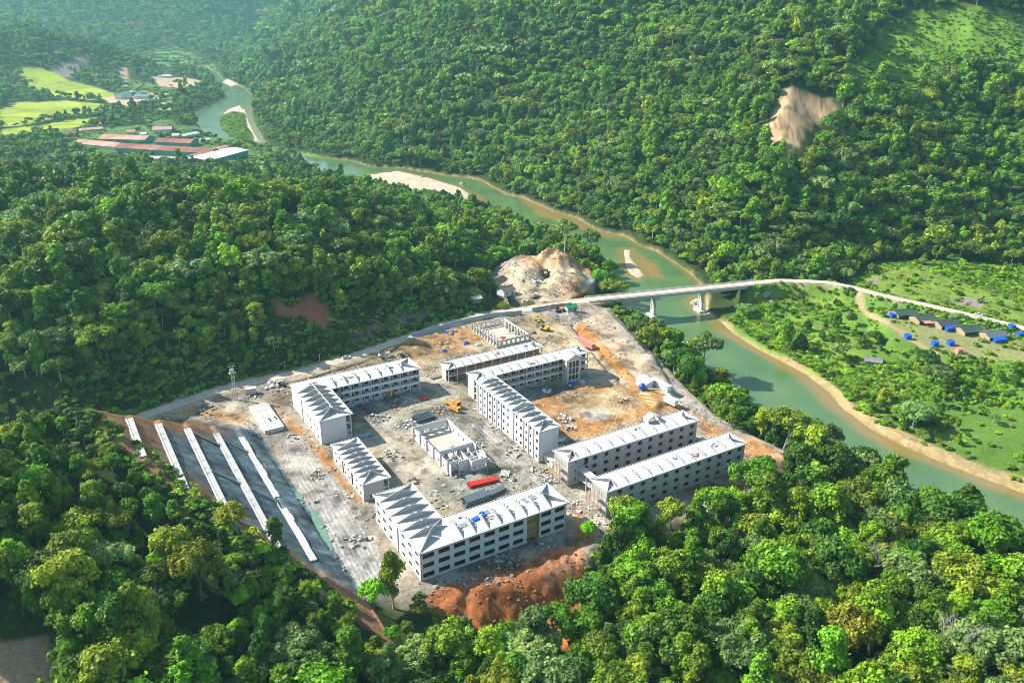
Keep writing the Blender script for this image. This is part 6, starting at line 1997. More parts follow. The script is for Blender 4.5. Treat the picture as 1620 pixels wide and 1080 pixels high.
def car(px, py, rot, m, label, z=0.0, name='parked_car'):
    x, y, zz = gz(px, py, z)
    t = thing(name, label, 'car', (x, y, max(zz, z) + .12), rot, 'cars')
    for wx in (-1.3, 1.3):
        for wy in (-.75, .75): wheel(t, wx, wy, .33, .2)
    b = MB()
    lo = [(-2.1, -.85, .35), (2.1, -.85, .35), (2.1, .85, .35), (-2.1, .85, .35)]
    mid = [(-2.15, -.86, .9), (2.1, -.86, .85), (2.1, .86, .85), (-2.15, .86, .9)]
    b.hexa(lo, mid); b.build('body', m, t)
    b = MB(); b.hexa([(-1.7, -.78, .9), (.9, -.78, .9), (.9, .78, .9), (-1.7, .78, .9)], [(-1.3, -.65, 1.42), (.3, -.65, 1.42), (.3, .65, 1.42), (-1.3, .65, 1.42)]); b.build('windows', M_GLASS_SHADE, t)
    b = MB(); b.box(-1.3, -.65, 1.425, .3, .65, 1.47); b.build('roof', m, t)
car(1548, 499, -.62, M_WHITEP, 'white car driving on the pale road across the river', 1.0)
car(830, 478, .6, M_WHITEP, 'white car parked by the house at the spoil heap', 0)
car(548, 567, .5, M_WHITEP, 'white car on the road above the white left block', .6)
car(636, 565, 2.0, mat('black car paint', (.02, .02, .025), .3), 'black car beside the sand heap above the left court', 0)

def stack(name, label, px, py, rot, n, m, L, wd, ht, pitch, layers=1, z=0, cat='steel', piece='bar'):
    x, y, zz = gz(px, py, z)
    t = thing(name, label, cat, (x, y, zz + .15), rot)
    b = MB(); b.box(-L / 2, -wd / 2, 0, L / 2, wd / 2, ht); me = withmat(b.mesh(piece), m)
    for l in range(layers):
        for k in range(n):
            rep(piece, me, t, (random.uniform(-.05, .05) * L, (k - n / 2) * pitch, l * (ht + .03)), random.uniform(-.02, .02))
M_DKSTEEL = mat('blue grey steel section', (.13, .16, .19), .45, .15, 2, metal=.3)
stack('steel_stack', 'larger stack of blue-grey steel sections behind the nearest white block', 752, 793, SA + .05, 7, M_DKSTEEL, 9.5, .5, .8, .62, 3, piece='section')
stack('steel_stack', 'slimmer stack of blue-grey steel sections at the foot of the central road', 783, 780, SA + .15, 4, M_DKSTEEL, 8.5, .5, .6, .6, 2, piece='section')
stack('red_beam_stack', 'longer bundle of red painted steel beams in front of the roofless white hall', 758, 765, SA - .12, 6, M_RED, 9.0, .35, .45, .5, 2, piece='beam')
stack('red_beam_stack', 'shorter bundle of red painted steel beams right of the longer red one', 776, 761, SA - .05, 5, M_RED, 5.0, .35, .5, .5, 2, piece='beam')
stack('steel_stack', 'dark stack of steel sheets behind the roofless white hall', 668, 661, SA + .05, 6, mat('dark sheet steel', (.05, .07, .085), .4, .1, 2, metal=.3), 8.0, .8, .5, 1.0, 2, piece='sheet')
stack('pipe_stack', 'pale blue pipes lying in the shade of the left white block', 577, 689, .5, 5, mat('pale blue pipe', (.22, .42, .50), .5), 5.0, .25, .3, .4, 2, piece='pipe')
stack('timber_pile', 'brown timber pile beside the open column block', 690, 597, SA, 6, M_TIMBER, 6.0, .25, .3, .4, 2, cat='timber', piece='plank')
stack('timber_pile', 'pale timber pile near the end of the red beams', 798, 750, SA + .9, 7, M_CREAM, 4.0, .3, .3, .5, 2, cat='timber', piece='plank')

def heap_of(name, label, cat, px, py, n, rad, size, mats, kind_piece, z=0, hgt=.5, group=None):
    """pile of loose pieces: one thing, its pieces as parts"""
    x, y, zz = gz(px, py, z)
    t = thing(name, label, cat, (x, y, zz), random.uniform(0, 3), group)
    for k in range(n):
        b = MB(); l, w_, h_ = size[0] * random.uniform(.6, 1.3), size[1] * random.uniform(.6, 1.3), size[2] * random.uniform(.6, 1.3)
        q = random.uniform(.75, .95)
        b.hexa([(-l / 2, -w_ / 2, 0), (l / 2, -w_ / 2, 0), (l / 2, w_ / 2, 0), (-l / 2, w_ / 2, 0)], [(-l / 2 * q, -w_ / 2 * q, h_), (l / 2 * q, -w_ / 2, h_ * .9), (l / 2, w_ / 2 * q, h_), (-l / 2, w_ / 2, h_ * .8)])
        rr = rad * math.sqrt(random.random())
        a = random.uniform(0, 6.28)
        b.build(kind_piece, random.choice(mats), t, (rr * math.cos(a), rr * math.sin(a), random.uniform(0, hgt) * (1 - rr / rad)), random.uniform(0, 3.14))
MX = [M_WHITEP, M_CONC, M_CREAM, M_STEEL]
heap_of('bag_pile', 'white sacks piled on the orange courtyard near the tall white block', 'sacks', 893, 662, 14, 3.4, (1.6, 1.1, .9), MX, 'sack', hgt=.9)
heap_of('bag_pile', 'white sacks piled at the corner below the tall white block', 'sacks', 902, 677, 10, 2.6, (1.5, 1.0, .8), MX, 'sack', hgt=.8)
heap_of('material_pile', 'blue and white materials heaped in front of the stair tower', 'materials', 903, 609, 8, 2.0, (1.4, 1.0, .8), [M_BLUE, M_BLUE, M_WHITEP], 'bundle', hgt=.6)
heap_of('material_pile', 'white sacks heaped right of the stair tower', 'materials', 920, 606, 7, 2.0, (1.2, .9, .8), MX, 'sack', hgt=.6)
heap_of('material_pile', 'blue and white bundles left in the shade before the galleried block', 'materials', 864, 619, 9, 3.2, (1.4, 1.0, .8), [M_BLUE, M_WHITEP, M_CONC], 'bundle', hgt=.5)
heap_of('material_pile', 'red and blue bundles in the shade of the left open galleries', 'materials', 579, 645, 8, 2.5, (1.4, 1.1, .8), [M_RED, M_BLUE, M_DKSTEEL], 'bundle', hgt=.5)
heap_of('material_pile', 'pinkish timber offcuts on the orange courtyard', 'materials', 982, 632, 9, 3.0, (1.6, .5, .4), [M_PINK, M_WHITEP, M_TIMBER], 'offcut', hgt=.5)
heap_of('rubble_pile', 'rubble and concrete rings left of the nearest white block', 'rubble', 584, 848, 14, 4.5, (1.3, .9, .6), [M_CONC, M_WHITEP, M_BLOCK], 'block', hgt=.4)
heap_of('rubble_pile', 'pale rubble strewn below the low two-storey block', 'rubble', 545, 785, 9, 3.5, (1.1, .8, .5), [M_CONC, M_WHITEP, M_BLOCK], 'block', hgt=.4)
heap_of('rubble_pile', 'debris in front of the roofless white hall, left of the red beams', 'rubble', 700, 790, 16, 6.5, (1.6, .5, .4), [M_CONC, M_TIMBER, M_BLOCK, M_STEEL], 'offcut', hgt=.3)
heap_of('rubble_pile', 'scrap and planks beside the end of the steel stacks', 'rubble', 800, 762, 12, 4.5, (2.2, .4, .35), [M_CONC, M_CREAM, M_TIMBER, M_DKSTEEL], 'plank', hgt=.4)
heap_of('scrap_heap', 'dark and white scrap heap between the power pole and the white left block', 'scrap', 437, 611, 22, 6.0, (1.6, .9, .6), [M_DKSTEEL, M_WHITEP, M_TYRE, M_CONC], 'scrap_piece', hgt=.9)
heap_of('scrap_heap', 'pile of drums and machine parts at the foot of the spoil heap', 'scrap', 846, 452, 18, 5.0, (1.6, 1.2, .9), [M_WHITEP, M_DKSTEEL, M_CONC], 'scrap_piece', hgt=.8)
heap_of('material_pile', 'red and blue materials left of the roofless grey hall', 'materials', 712, 527, 9, 4.5, (1.8, 1.0, .6), [M_PINK, M_BLUE, M_DKSTEEL], 'bundle', hgt=.5)
heap_of('material_pile', 'dark machinery on the gravel above the left white block', 'materials', 610, 566, 10, 5.0, (1.8, 1.2, .9), [M_DKSTEEL, M_WHITEP, M_TIMBER], 'machine_part', hgt=.6)
heap_of('rubble_pile', 'rubble on the ground between the nearest white block and grey dormitory', 'rubble', 915, 800, 14, 6.0, (1.4, .8, .5), [M_CONC, M_WHITEP, M_BLOCK], 'block', hgt=.3)
heap_of('rubble_pile', 'white rubble at the near corner of the grey dormitory', 'rubble', 942, 822, 12, 4.0, (1.3, .8, .5), [M_CONC, M_WHITEP], 'block', hgt=.4)
heap_of('material_pile', 'white and teal materials by the trees at the right grey dormitory', 'materials', 1120, 800, 12, 4.5, (2.4, 1.2, .7), [M_WHITEP, M_WHITEP, M_CONC, M_BLUEF], 'bundle', hgt=.7)
heap_of('block_pile', 'stacks of pale blocks along the rubble strip of the tall white block', 'blocks', 800, 672, 16, 7.0, (1.5, .8, .6), [M_CONC, M_CREAM, M_BLOCK], 'block', hgt=.3)
heap_of('block_pile', 'pale concrete blocks lying beside the roofless white hall', 'blocks', 640, 672, 12, 5.0, (1.2, .9, .6), [M_CONC, M_CREAM, M_BLOCK], 'block', hgt=.3)
heap_of('block_pile', 'grey blocks lying in the left court before the open galleries', 'blocks', 640, 640, 18, 7.0, (1.4, .9, .5), [M_CONC, M_BLOCK, M_PINK], 'block', hgt=.3)
for (px, py, lab) in ((484, 573, 'blue tarpaulin heap'),):
    pass
def tarp(px, py, rot, l, w_, h_, m, label, cat='tarpaulin', z=0):
    x, y, zz = gz(px, py, z)
    n = 6
    V, F = [], []
    for i in range(n):
        for j in range(n):
            u, v = i / (n - 1), j / (n - 1)
            V.append(((u - .5) * l, (v - .5) * w_, h_ * (math.sin(math.pi * u) * math.sin(math.pi * v)) ** .5 * random.uniform(.75, 1.1) + .02))
    for i in range(n - 1):
        for j in range(n - 1): F.append((i * n + j, (i + 1) * n + j, (i + 1) * n + j + 1, i * n + j + 1))
    tag(link('tarpaulin', fast_mesh('tarpaulin', V, np.array(F)), [m], None, (x, y, zz), rot), label, cat, 'tarpaulins over materials')
tarp(737, 543, .5, 4, 3, 1.4, M_BLUE, 'blue tarpaulin mound in front of the roofless grey hall')
tarp(703, 555, .2, 3, 2.4, 1.2, M_BLUE, 'dark blue tarpaulin left of the other blue mound by the sand heap')
tarp(757, 546, .2, 4, 3, 1.0, M_BLUEF, 'pale teal sheet mound right of the blue one by the roofless grey hall')
tarp(844, 527, .2, 3.2, 2.4, 1.4, M_DKSTEEL, 'dark blue covered machine at the right corner of the roofless grey hall')
tarp(671, 632, .2, 3.6, 2.8, 1.3, M_RED, 'bright red covered mound at the edge of the shade on the left court')
tarp(1186, 778, .3, 4, 2.6, 1.4, M_BLUE, 'blue tarpaulin between the trees right of the grey dormitories')

def gable_house(name, label, cat, loc, rot, L, W, h, rise, wall, roofm, over=.5, group=None, openings=True, open_front=False, parts=True):
    """walls with real openings and a two-plane roof; ridge along x"""
    t = thing(name, label, cat, loc, rot, group)
    op = []
    if openings:
        n = max(2, int(L / 3.2))
        op = [(L / n * (i + .5) - .6, .9, L / n * (i + .5) + .6, 2.1) for i in range(n) if i != n // 2] + [(L / n * (n // 2 + .5) - .6, .05, L / n * (n // 2 + .5) + .6, 2.1)]
        op = [(a, b, c, min(d, h - .3)) for a, b, c, d in op]
    if not open_front: wall_mesh(L, h, .18, op).build('wall', wall, t)
    else:
        b = MB()
        for k in range(max(2, int(L / 3)) + 1): b.beam((.1 + (L - .2) * k / max(2, int(L / 3)), .1, 0), (.1 + (L - .2) * k / max(2, int(L / 3)), .1, h), .09)
        b.build('post', M_TIMBER, t)
    wall_mesh(L, h, .18, op if openings else []).build('wall', wall, t, (L, W, 0), math.pi)
    for p, r in (((0, W), -math.pi / 2), ((L, 0), math.pi / 2)):
        b = MB(); b.hexa([(0, 0, 0), (W, 0, 0), (W, 0, h), (W / 2, 0, h + rise), (0, 0, h)], [(0, .16, 0), (W, .16, 0), (W, .16, h), (W / 2, .16, h + rise), (0, .16, h)]); b.build('gable_wall', wall, t, (*p, 0), r)
    b = MB(); b.box(.2, .2, -.6, L - .2, W - .2, .05); b.build('floor_slab', M_FLOORC, t)
    s_ = rise / (W / 2)
    for sg in (0, 1):
        y0, y1 = (-over, W / 2 - .002) if sg == 0 else (W / 2 + .002, W + over)
        z0, z1 = (h - s_ * over, h + rise) if sg == 0 else (h + rise, h - s_ * over)
        b = MB(); lo = [(-over, y0, z0 + .02), (L + over, y0, z0 + .02), (L + over, y1, z1 + .02), (-over, y1, z1 + .02)]
        b.hexa(lo, [(a, c, d + .12) for a, c, d in lo])
        n = int(L / 1.4)
        for k in range(n + 1):                                 # standing seams
            x = -over + (L + 2 * over) * k / n
            b.beam((x, y0, z0 + .16), (x, y1, z1 + .16), .045)
        b.build('roof', roofm, t)
    b = MB(); b.box(-over, W / 2 - .25, h + rise + .09, L + over, W / 2 + .25, h + rise + .2); b.build('ridge_cap', roofm, t)
    return t

M_GREYR = mat('grey green sheet roof', (.27, .33, .30), .6, .12, .5)
x, y, z = gz(506, 608)
gable_house('site_shed', 'grey-green gabled shed behind the white L-shaped left block', 'shed', (*S(100.5, 326.5), 0), SA, 15, 6, 3.4, 1.6, M_CONC, M_GREYR)
x, y, z = gz(798, 470); gable_house('village_house', 'small white house with hipped grey roof left of the spoil heap', 'house', (x, y, max(z, 0)), SA + .2, 8.5, 7, 3.2, 1.9, M_WHITE, mat('dull brown tile roof', (.20, .15, .12), .8, .15, 1))
x, y, z = gz(898, 497); gable_house('gatehouse', 'small gatehouse with bright green sheet roof beside the hoarding', 'shed', (x, y, z), SA - .1, 6, 4.2, 2.6, .9, M_BLUEF, M_GREENR)
x, y, z = gz(748, 480); gable_house('farm_shed', 'low dark shed at the forest edge left of the heap house', 'shed', (x, y, max(z, 0)), .6, 6, 4, 2.4, .8, M_TIMBER, M_ZINC, openings=False)
def container(px, py, rot, L, m, label, z=0):
    x, y, zz = gz(px, py, z)
    t = thing('site_container', label, 'container', (x, y, zz), rot)
    b = MB(); b.box(0, 0, .1, L, 2.44, 2.7)
    for k in range(int(L / .5)): b.box(.1 + k * .5, -.05, .2, .32 + k * .5, -.003, 2.6)
    b.build('box', m, t)
    b = MB(); b.box(L + .003, .1, .2, L + .06, 1.2, 2.6); b.box(L + .003, 1.25, .2, L + .06, 2.35, 2.6); b.build('door', m, t)
    b = MB(); b.box(-.05, -.06, 2.703, L + .05, 2.5, 2.8); b.build('roof', m, t)
container(914, 541, -1.0, 12, M_PINK, 'faded red container beside the trench at the stair tower')
container(389, 625, .3, 4.5, M_CONC, 'pale concrete box hut beside the power pole')
container(1049, 639, -.9, 6.5, M_WHITEP, 'white container at the lower end of the batching plant')
def batching():
    x, y, z = gz(1005, 612)
    t = thing('batching_plant', 'white batching plant with a blue drum and long roofed bins on the upper terrace', 'plant', (x, y, z), -.95)
    b = MB(); b.box(0, 0, 0, 7, 4.5, 3.2); b.build('bin', M_WHITEP, t)
    b = MB(); b.hexa([(-.4, -.4, 3.203), (7.4, -.4, 3.203), (7.4, 4.9, 3.203), (-.4, 4.9, 3.203)], [(-.4, -.4, 3.3), (7.4, -.4, 3.3), (7.4, 4.9, 4.1), (-.4, 4.9, 4.1)]); b.build('roof', M_ZINC, t)
    b = MB(); b.lathe(0, 0, [(.9, 0), (1.5, .8), (1.5, 2.2), (.8, 3.0)], 14); b.build('drum', M_BLUE, t, (6.2, -1.8, .5))
    b = MB(); b.beam((7, -.8, 1.0), (15, 1.2, 3.6), .35)
    for k in range(4): b.beam((8 + 2 * k, -.6 + .5 * k, -.2), (8 + 2 * k, -.6 + .5 * k, 1.3 + .65 * k), .1)
    b.build('conveyor', M_TIMBER, t)
    b = MB(); b.box(4, 5.6, .6, 15, 8.2, 3.1); b.build('long_bin', M_WHITEP, t)
    b = MB(); b.box(3.7, 5.3, 3.103, 15.3, 8.5, 3.4); b.build('bin_roof', M_SLAB, t)
batching()

# ------------------------------------------------------------------ huts across the river
M_DKGREEN = mat('dark green sheet roof', (.045, .085, .055), .6, .15, .6)
for i, (px, py, rm, lab, lean) in enumerate([(1421, 505, M_DKGREEN, 'green-roofed workers hut leftmost in the row across the river', None), (1454, 514, M_DKGREEN, 'green-roofed hut with a red awning in the row across the river', M_PINK),
                                        (1489, 522, mat('charcoal sheet roof', (.055, .065, .07), .6, .15, .6), 'charcoal-roofed hut in the middle of the row, wrapped in blue tarpaulin', M_BLUE), (1526, 532, M_DKGREEN, 'green-roofed hut between the charcoal-roofed ones across the river', None),
                                        (1565, 540, mat('blue grey sheet roof', (.10, .13, .14), .6, .15, .6), 'blue-grey-roofed hut rightmost in the row across the river', M_BLUE)]):
    x, y, z = gz(px, py, -1.5)
    t = gable_house('workers_hut', lab, 'hut', (x, y, z), .25, 11.5, 9.0, 2.3, 1.7, M_TIMBER, rm, .6, 'workers huts across the river', True, True)
    if lean:
        b = MB(); b.hexa([(1, -3.4, 1.9), (8.5, -3.4, 1.9), (8.5, -.65, 2.5), (1, -.65, 2.5)], [(1, -3.4, 2.0), (8.5, -3.4, 2.0), (8.5, -.65, 2.6), (1, -.65, 2.6)]); b.build('awning', lean, t)
        if lean is M_BLUE:
            b = MB(); b.box(1.2, -3.2, .02, 4, -.8, 1.85); b.box(5, -3.0, .02, 8, -.9, 1.7); b.build('tarpaulin_screen', M_BLUE, t)
    if i in (0, 1, 3):
        b = MB(); b.hexa([(11.9, .5, 2.2), (14.5, .5, 1.9), (14.5, 7, 1.9), (11.9, 7, 2.2)], [(11.9, .5, 2.3), (14.5, .5, 2.0), (14.5, 7, 2.0), (11.9, 7, 2.3)]); b.build('side_roof', M_DKSTEEL, t)
        b = MB(); b.box(12.0, .6, .02, 12.1, 6.9, 2.15); b.box(14.2, .8, .02, 14.3, 3.0, 1.85); b.build('side_screen', M_BLUE if i != 3 else M_TIMBER, t)
for i, (px, py, mm, lab) in enumerate([(1435, 537, M_BLUE, 'blue covered cubicle leftmost below the hut row'), (1478, 548, M_BLUE, 'blue covered cubicle below the red-awning hut'), (1503, 547, M_BLUE, 'blue covered cubicle below the charcoal-roofed hut'), (1516, 559, M_PINK, 'red covered cubicle below the hut row'),
                                      (1411, 503, M_BLUE, 'blue tarpaulin stall at the left end of the hut row'), (1598, 527, M_BLUE, 'blue tarpaulin stall behind the right end of the hut row'), (1612, 534, M_BLUE, 'blue tarpaulin stall at the right frame edge')]):
    x, y, z = gz(px, py, -2)
    t = thing('wash_cubicle', lab, 'cubicle', (x, y, z), .25, 'tarpaulin cubicles by the huts')
    b = MB(); b.hexa([(-1.6, -1.4, 0), (1.6, -1.4, 0), (1.6, 1.4, 0), (-1.6, 1.4, 0)], [(-1.4, -1.25, 2.2), (1.4, -1.25, 2.2), (1.4, 1.25, 2.4), (-1.4, 1.25, 2.4)]); b.build('screen', mm, t)
    b = MB(); b.hexa([(-1.75, -1.6, 2.3), (1.75, -1.6, 2.2), (1.75, 1.6, 2.5), (-1.75, 1.6, 2.6)], [(-1.75, -1.6, 2.36), (1.75, -1.6, 2.26), (1.75, 1.6, 2.56), (-1.75, 1.6, 2.66)]); b.build('cover', mm, t)
x, y, z = gz(1371, 560, -3); gable_house('field_hut', 'old grey-roofed hut alone among bushes on the far terrace', 'hut', (x, y, z), -.35, 8, 5.5, 2.4, 1.2, M_TIMBER, mat('weathered grey roof', (.22, .20, .20), .9, .2, .8))

# ------------------------------------------------------------------ settlement up the valley
def shed_from(name, label, cat, p0, p1, wd, h, rise, wall, roofm, z=-9, group=None, openings=False):
    """long shed whose near eave runs from pixel p0 to pixel p1"""
    a, b = un(*p0, z + h), un(*p1, z + h)
    L = math.hypot(b[0] - a[0], b[1] - a[1]); r = math.atan2(b[1] - a[1], b[0] - a[0])
    zz = z - .3
    return gable_house(name, label, cat, (*a, zz), r, L, wd, h, rise, wall, roofm, .8, group, openings)
shed_from('factory_shed', 'longest dark red rusty factory shed with teal wall by the upper river', 'shed', (182, 233), (332, 242), 22, 7, 3.4, M_TEAL, M_RUST, -9, 'factory sheds')
shed_from('factory_shed', 'pale rusted factory shed at the left end of the long dark red one', 'shed', (115, 226), (181, 232), 21, 6.5, 3.2, M_CREAM, M_RUSTL, -9, 'factory sheds')
shed_from('factory_shed', 'rusty factory shed behind the long dark red one', 'shed', (155, 219), (228, 221), 26, 6, 3.2, M_TEAL, M_RUSTL, -9, 'factory sheds')
shed_from('factory_shed', 'small dark red shed behind the right half of the long factory', 'shed', (244, 224), (300, 226), 22, 6, 3, M_TEAL, M_RUST, -9, 'factory sheds')
shed_from('factory_shed', 'pale zinc-roofed hall with teal side wall at the right end of the factory', 'shed', (330, 254), (392, 237), 30, 8, 1.6, M_TEAL, M_ZINC, -9, 'factory sheds')
shed_from('factory_shed', 'narrow pinkish-roofed lean-to beside the pale zinc hall', 'shed', (309, 247), (362, 231), 10, 6, 1.2, M_CREAM, M_RUSTL, -9, 'factory sheds')
shed_from('factory_shed', 'low cream-roofed shed in front of the long dark red factory', 'shed', (230, 250), (292, 252), 10, 4, 1.4, M_CREAM, M_ZINC, -9, 'factory sheds')
for p0, p1, wd, h, rise, wl, rf, lab in [((242, 205), (271, 204), 14, 6, 3.0, M_WHITE, mat('pink sheet roof', (.55, .33, .32), .7, .1, .3), 'pink-roofed gabled house between factory and upper river'), ((290, 215), (315, 210), 10, 4.5, 1.6, M_WHITE, M_ZINC, 'small white house on the upper river bank'),
                                         ((103, 211), (120, 210), 12, 4.5, 2, M_WHITE, M_RUST, 'red-roofed house left of the factory'), ((128, 206), (163, 203), 14, 4, 1.6, M_CREAM, M_RUSTL, 'tan-roofed house behind the factory'), ((160, 193), (171, 192), 9, 4, 1.4, M_WHITE, M_ZINC, 'tiny white house in the trees above the factory'),
                                         ((193, 150), (208, 147), 14, 9, 3, M_WHITE, M_TEAL, 'white two-storey house with teal roof by the upper dirt yard'), ((212, 152), (234, 152), 16, 6, 2.4, M_WHITE, mat('slate blue roof', (.16, .22, .28), .7, .1, .3), 'slate-roofed house in the upper settlement'),
                                         ((246, 158), (256, 155), 12, 6, 2, M_WHITE, M_ZINC, 'white house at the edge of the upper terrace'), ((190, 138), (202, 136), 12, 5, 2, M_WHITE, M_ZINC, 'pale house highest in the upper settlement'), ((252, 121), (271, 120), 18, 7, 2.5, M_WHITE, mat('lilac sheet roof', (.48, .45, .52), .6, .1, .3), 'lilac-roofed white house beyond the upper terrace'),
                                         ((318, 222), (332, 220), 8, 4, 1.5, M_WHITE, M_ZINC, 'white house behind the pale zinc hall'), ((464, 182), (471, 181), 8, 4, 1.6, M_WHITE, M_ZINC, 'lone white house at the foot of the mountain'), ((526, 295), (541, 293), 7, 3.2, 1.3, M_TIMBER, mat('bleached roof', (.4, .38, .36), .8, .1, .5), 'grey-roofed hut in the trees by the gravel bar')]:
    shed_from('village_house', lab, 'house', p0, p1, wd, h, rise, wl, rf, -9 if p0[1] > 130 else -8, 'houses up the valley', True)

for k, (p0, p1, lab) in enumerate([((200, 146), (210, 145), 'white house left of the teal-roofed one in the upper settlement'), ((222, 146), (232, 145), 'cream house behind the slate-roofed one'), ((258, 150), (266, 149), 'small grey-roofed house at the right end of the upper settlement'), ((218, 160), (228, 160), 'small house at the front of the upper dirt yard'),
                                  ((176, 128), (184, 127), 'pale hut below the purple scarp'), ((60, 216), (70, 216), 'small pale house left of the red-roofed one'), ((82, 212), (92, 212), 'cream house near the red-roofed one'), ((200, 208), (212, 208), 'tan-roofed house between the factory and the pink-roofed house'), ((222, 212), (230, 212), 'white shed just left of the pink-roofed house'),
                                  ((272, 214), (282, 214), 'little shed right of the pink-roofed house'), ((150, 60), (158, 60), 'tiny pale house far up the hazy valley'), ((120, 48), (127, 48), 'tiniest pale house farthest up the hazy valley')]):
    shed_from('village_house', lab, 'house', p0, p1, 9, 4.5, 1.8, [M_WHITE, M_CREAM][k % 2], [M_ZINC, M_RUSTL, M_ZINC][k % 3], -8, 'houses up the valley', True)
# boulders in the river
M_ROCK = mat('river rock', (.42, .38, .33), .9, .2, .8)
for (px, py, s_, lab) in ((731, 290, 3.0, 'largest pale boulder standing in the river'), (668, 279, 1.8, 'small pale boulder in the river near the far bank'), (1098, 480, 2.0, 'boulder on the shingle beside the right pier'), (1104, 476, 1.6, 'boulder behind the right pier'), (1213, 458, 2.6, 'pale boulder at the right bridge abutment'), (1222, 461, 2.0, 'smaller boulder at the right bridge abutment')):
    x, y = un(px, py, -13.5 if py < 455 or px < 1150 else -1)
    g_ = np.random.default_rng(int(px))
    b = MB(); n = 8
    prof = [(.9, -.6), (1.1, .1), (.8, .7), (.35, .95)]
    b.lathe(0, 0, [(r * s_, z * s_ * .7) for r, z in prof], n)
    b.V = [(p[0] + g_.uniform(-.2, .2) * s_, p[1] + g_.uniform(-.2, .2) * s_, p[2] + g_.uniform(-.12, .12) * s_) for p in b.V]
    tag(b.build('boulder', M_ROCK, None, (x, y, max(Z1(x, y), WATER - .5))), lab, 'boulder', 'river boulders')

# ------------------------------------------------------------------ loose stones over the site
def strew():
    kinds = bpy.data.collections.new('stone kinds')
    for i, c in enumerate([(.40, .37, .33), (.26, .25, .24), (.36, .27, .19), (.52, .50, .47), (.14, .13, .12), (.40, .17, .07)]):
        g_ = np.random.default_rng(300 + i)
        b = MB(); b.lathe(0, 0, [(.8, -.3), (1, .1), (.55, .6)], 6)
        b.V = [(p[0] + g_.uniform(-.25, .25), p[1] + g_.uniform(-.25, .25), p[2] + g_.uniform(-.12, .12)) for p in b.V]
        kinds.objects.link(bpy.data.objects.new(f'stone {i}', withmat(b.mesh(f'stone {i}'), mat(f'loose stone {i}', c, .9, .15, 2))))
    g_ = np.random.default_rng(310)
    q = np.array(SITE); lo, hi = q.min(0), q.max(0)
    n = 95000
    x, y = g_.uniform(lo[0], hi[0], n), g_.uniform(lo[1], hi[1], n)
    k = inside(x, y, SITE) & (pdist(x, y, ROAD_L) > 4)
    x, y = x[k], y[k]
    su, sv = toS(x, y)
    for (a, b_, c, d) in ((83, 190, 140, 205), (83, 190, 99, 228), (84, 286, 99, 326), (97, 311, 142, 326), (84, 240, 96, 274), (153, 231, 164, 283), (153, 211, 219, 222), (153, 188, 222, 199), (154, 311, 209, 322), (157, 284, 220, 299), (119, 238, 138, 276), (195, 335, 217, 366), (66, 305, 77, 333)):
        k = ~((su > a) & (su < c) & (sv > b_) & (sv < d)); x, y, su, sv = x[k], y[k], su[k], sv[k]
    dens = np.clip(.10 + 1.1 * fbm(x, y, 13, 3, 321), .02, .9)
    k = g_.uniform(0, 1, len(x)) < dens
    x, y = x[k], y[k]
    for t in TRACKS:
        k = pdist(x, y, t) > 2.2; x, y = x[k], y[k]
    hp = [(HEAP_C[0] + 30 * math.cos(a), HEAP_C[1] + 42 * math.sin(a)) for a in np.linspace(0, 6.28, 16, endpoint=False)]
    extra = []
    for P, cnt in ((hp, 5200), (ORANGE, 2600)):
        q = np.array(P); lo, hi = q.min(0), q.max(0)
        ex, ey = g_.uniform(lo[0], hi[0], cnt), g_.uniform(lo[1], hi[1], cnt)
        k = inside(ex, ey, P) & (pdist(ex, ey, HEAP_TRACK) > 3)
        k &= g_.uniform(0, 1, cnt) < np.clip(.45 + 1.3 * fbm(ex, ey, 9, 3, 323), .1, 1)
        extra.append((ex[k], ey[k]))
    n0 = len(x)
    x = np.concatenate([x] + [e[0] for e in extra]); y = np.concatenate([y] + [e[1] for e in extra])
    n = len(x)
    s_ = .13 + .55 * g_.uniform(0, 1, n) ** 4
    P = np.stack([x, y, chunked(Z, x, y)], 1)
    rot = np.stack([g_.normal(0, .3, n), g_.normal(0, .3, n), g_.uniform(0, 6.28, n)], 1)
    scl = np.stack([s_ * g_.uniform(.7, 1.8, n), s_, s_ * g_.uniform(.5, 1, n)], 1)
    tag(instancer('rubble', P, np.where(np.arange(n) < n0, g_.integers(0, 5, n), np.where(y > 400, np.array([0, 2, 5, 1])[g_.integers(0, 4, n)], 5)), rot, scl, kinds), 'loose stones and broken blocks strewn over the bare building site', None, None, 'stuff')
strew()

def pond(line, label):
    P = pix(line, 0)
    P = [((a + b) / 2, (c + d) / 2) for (a, c), (b, d) in zip(P, P[1:] + P[:1])] if False else P
    zz = max(Z1(*p) for p in P) * .0 - .35
    b = MB(); b.face([(a, c, .22) for a, c in P][::-1])
    me = b.mesh('pond')
    if me.polygons[0].normal.z < 0: me.flip_normals()
    m_ = mat('milky green pond water', (.13, .24, .15), .12, .1, .2, spec=.5)
    o = link('pond', me, [m_])
    tag(o, kind='structure')
pond([(489, 800), (497, 806), (512, 830), (524, 858), (527, 874), (520, 872), (507, 848), (494, 822)], '')
pond([(466, 780), (474, 778), (480, 786), (478, 792), (470, 790)], '')

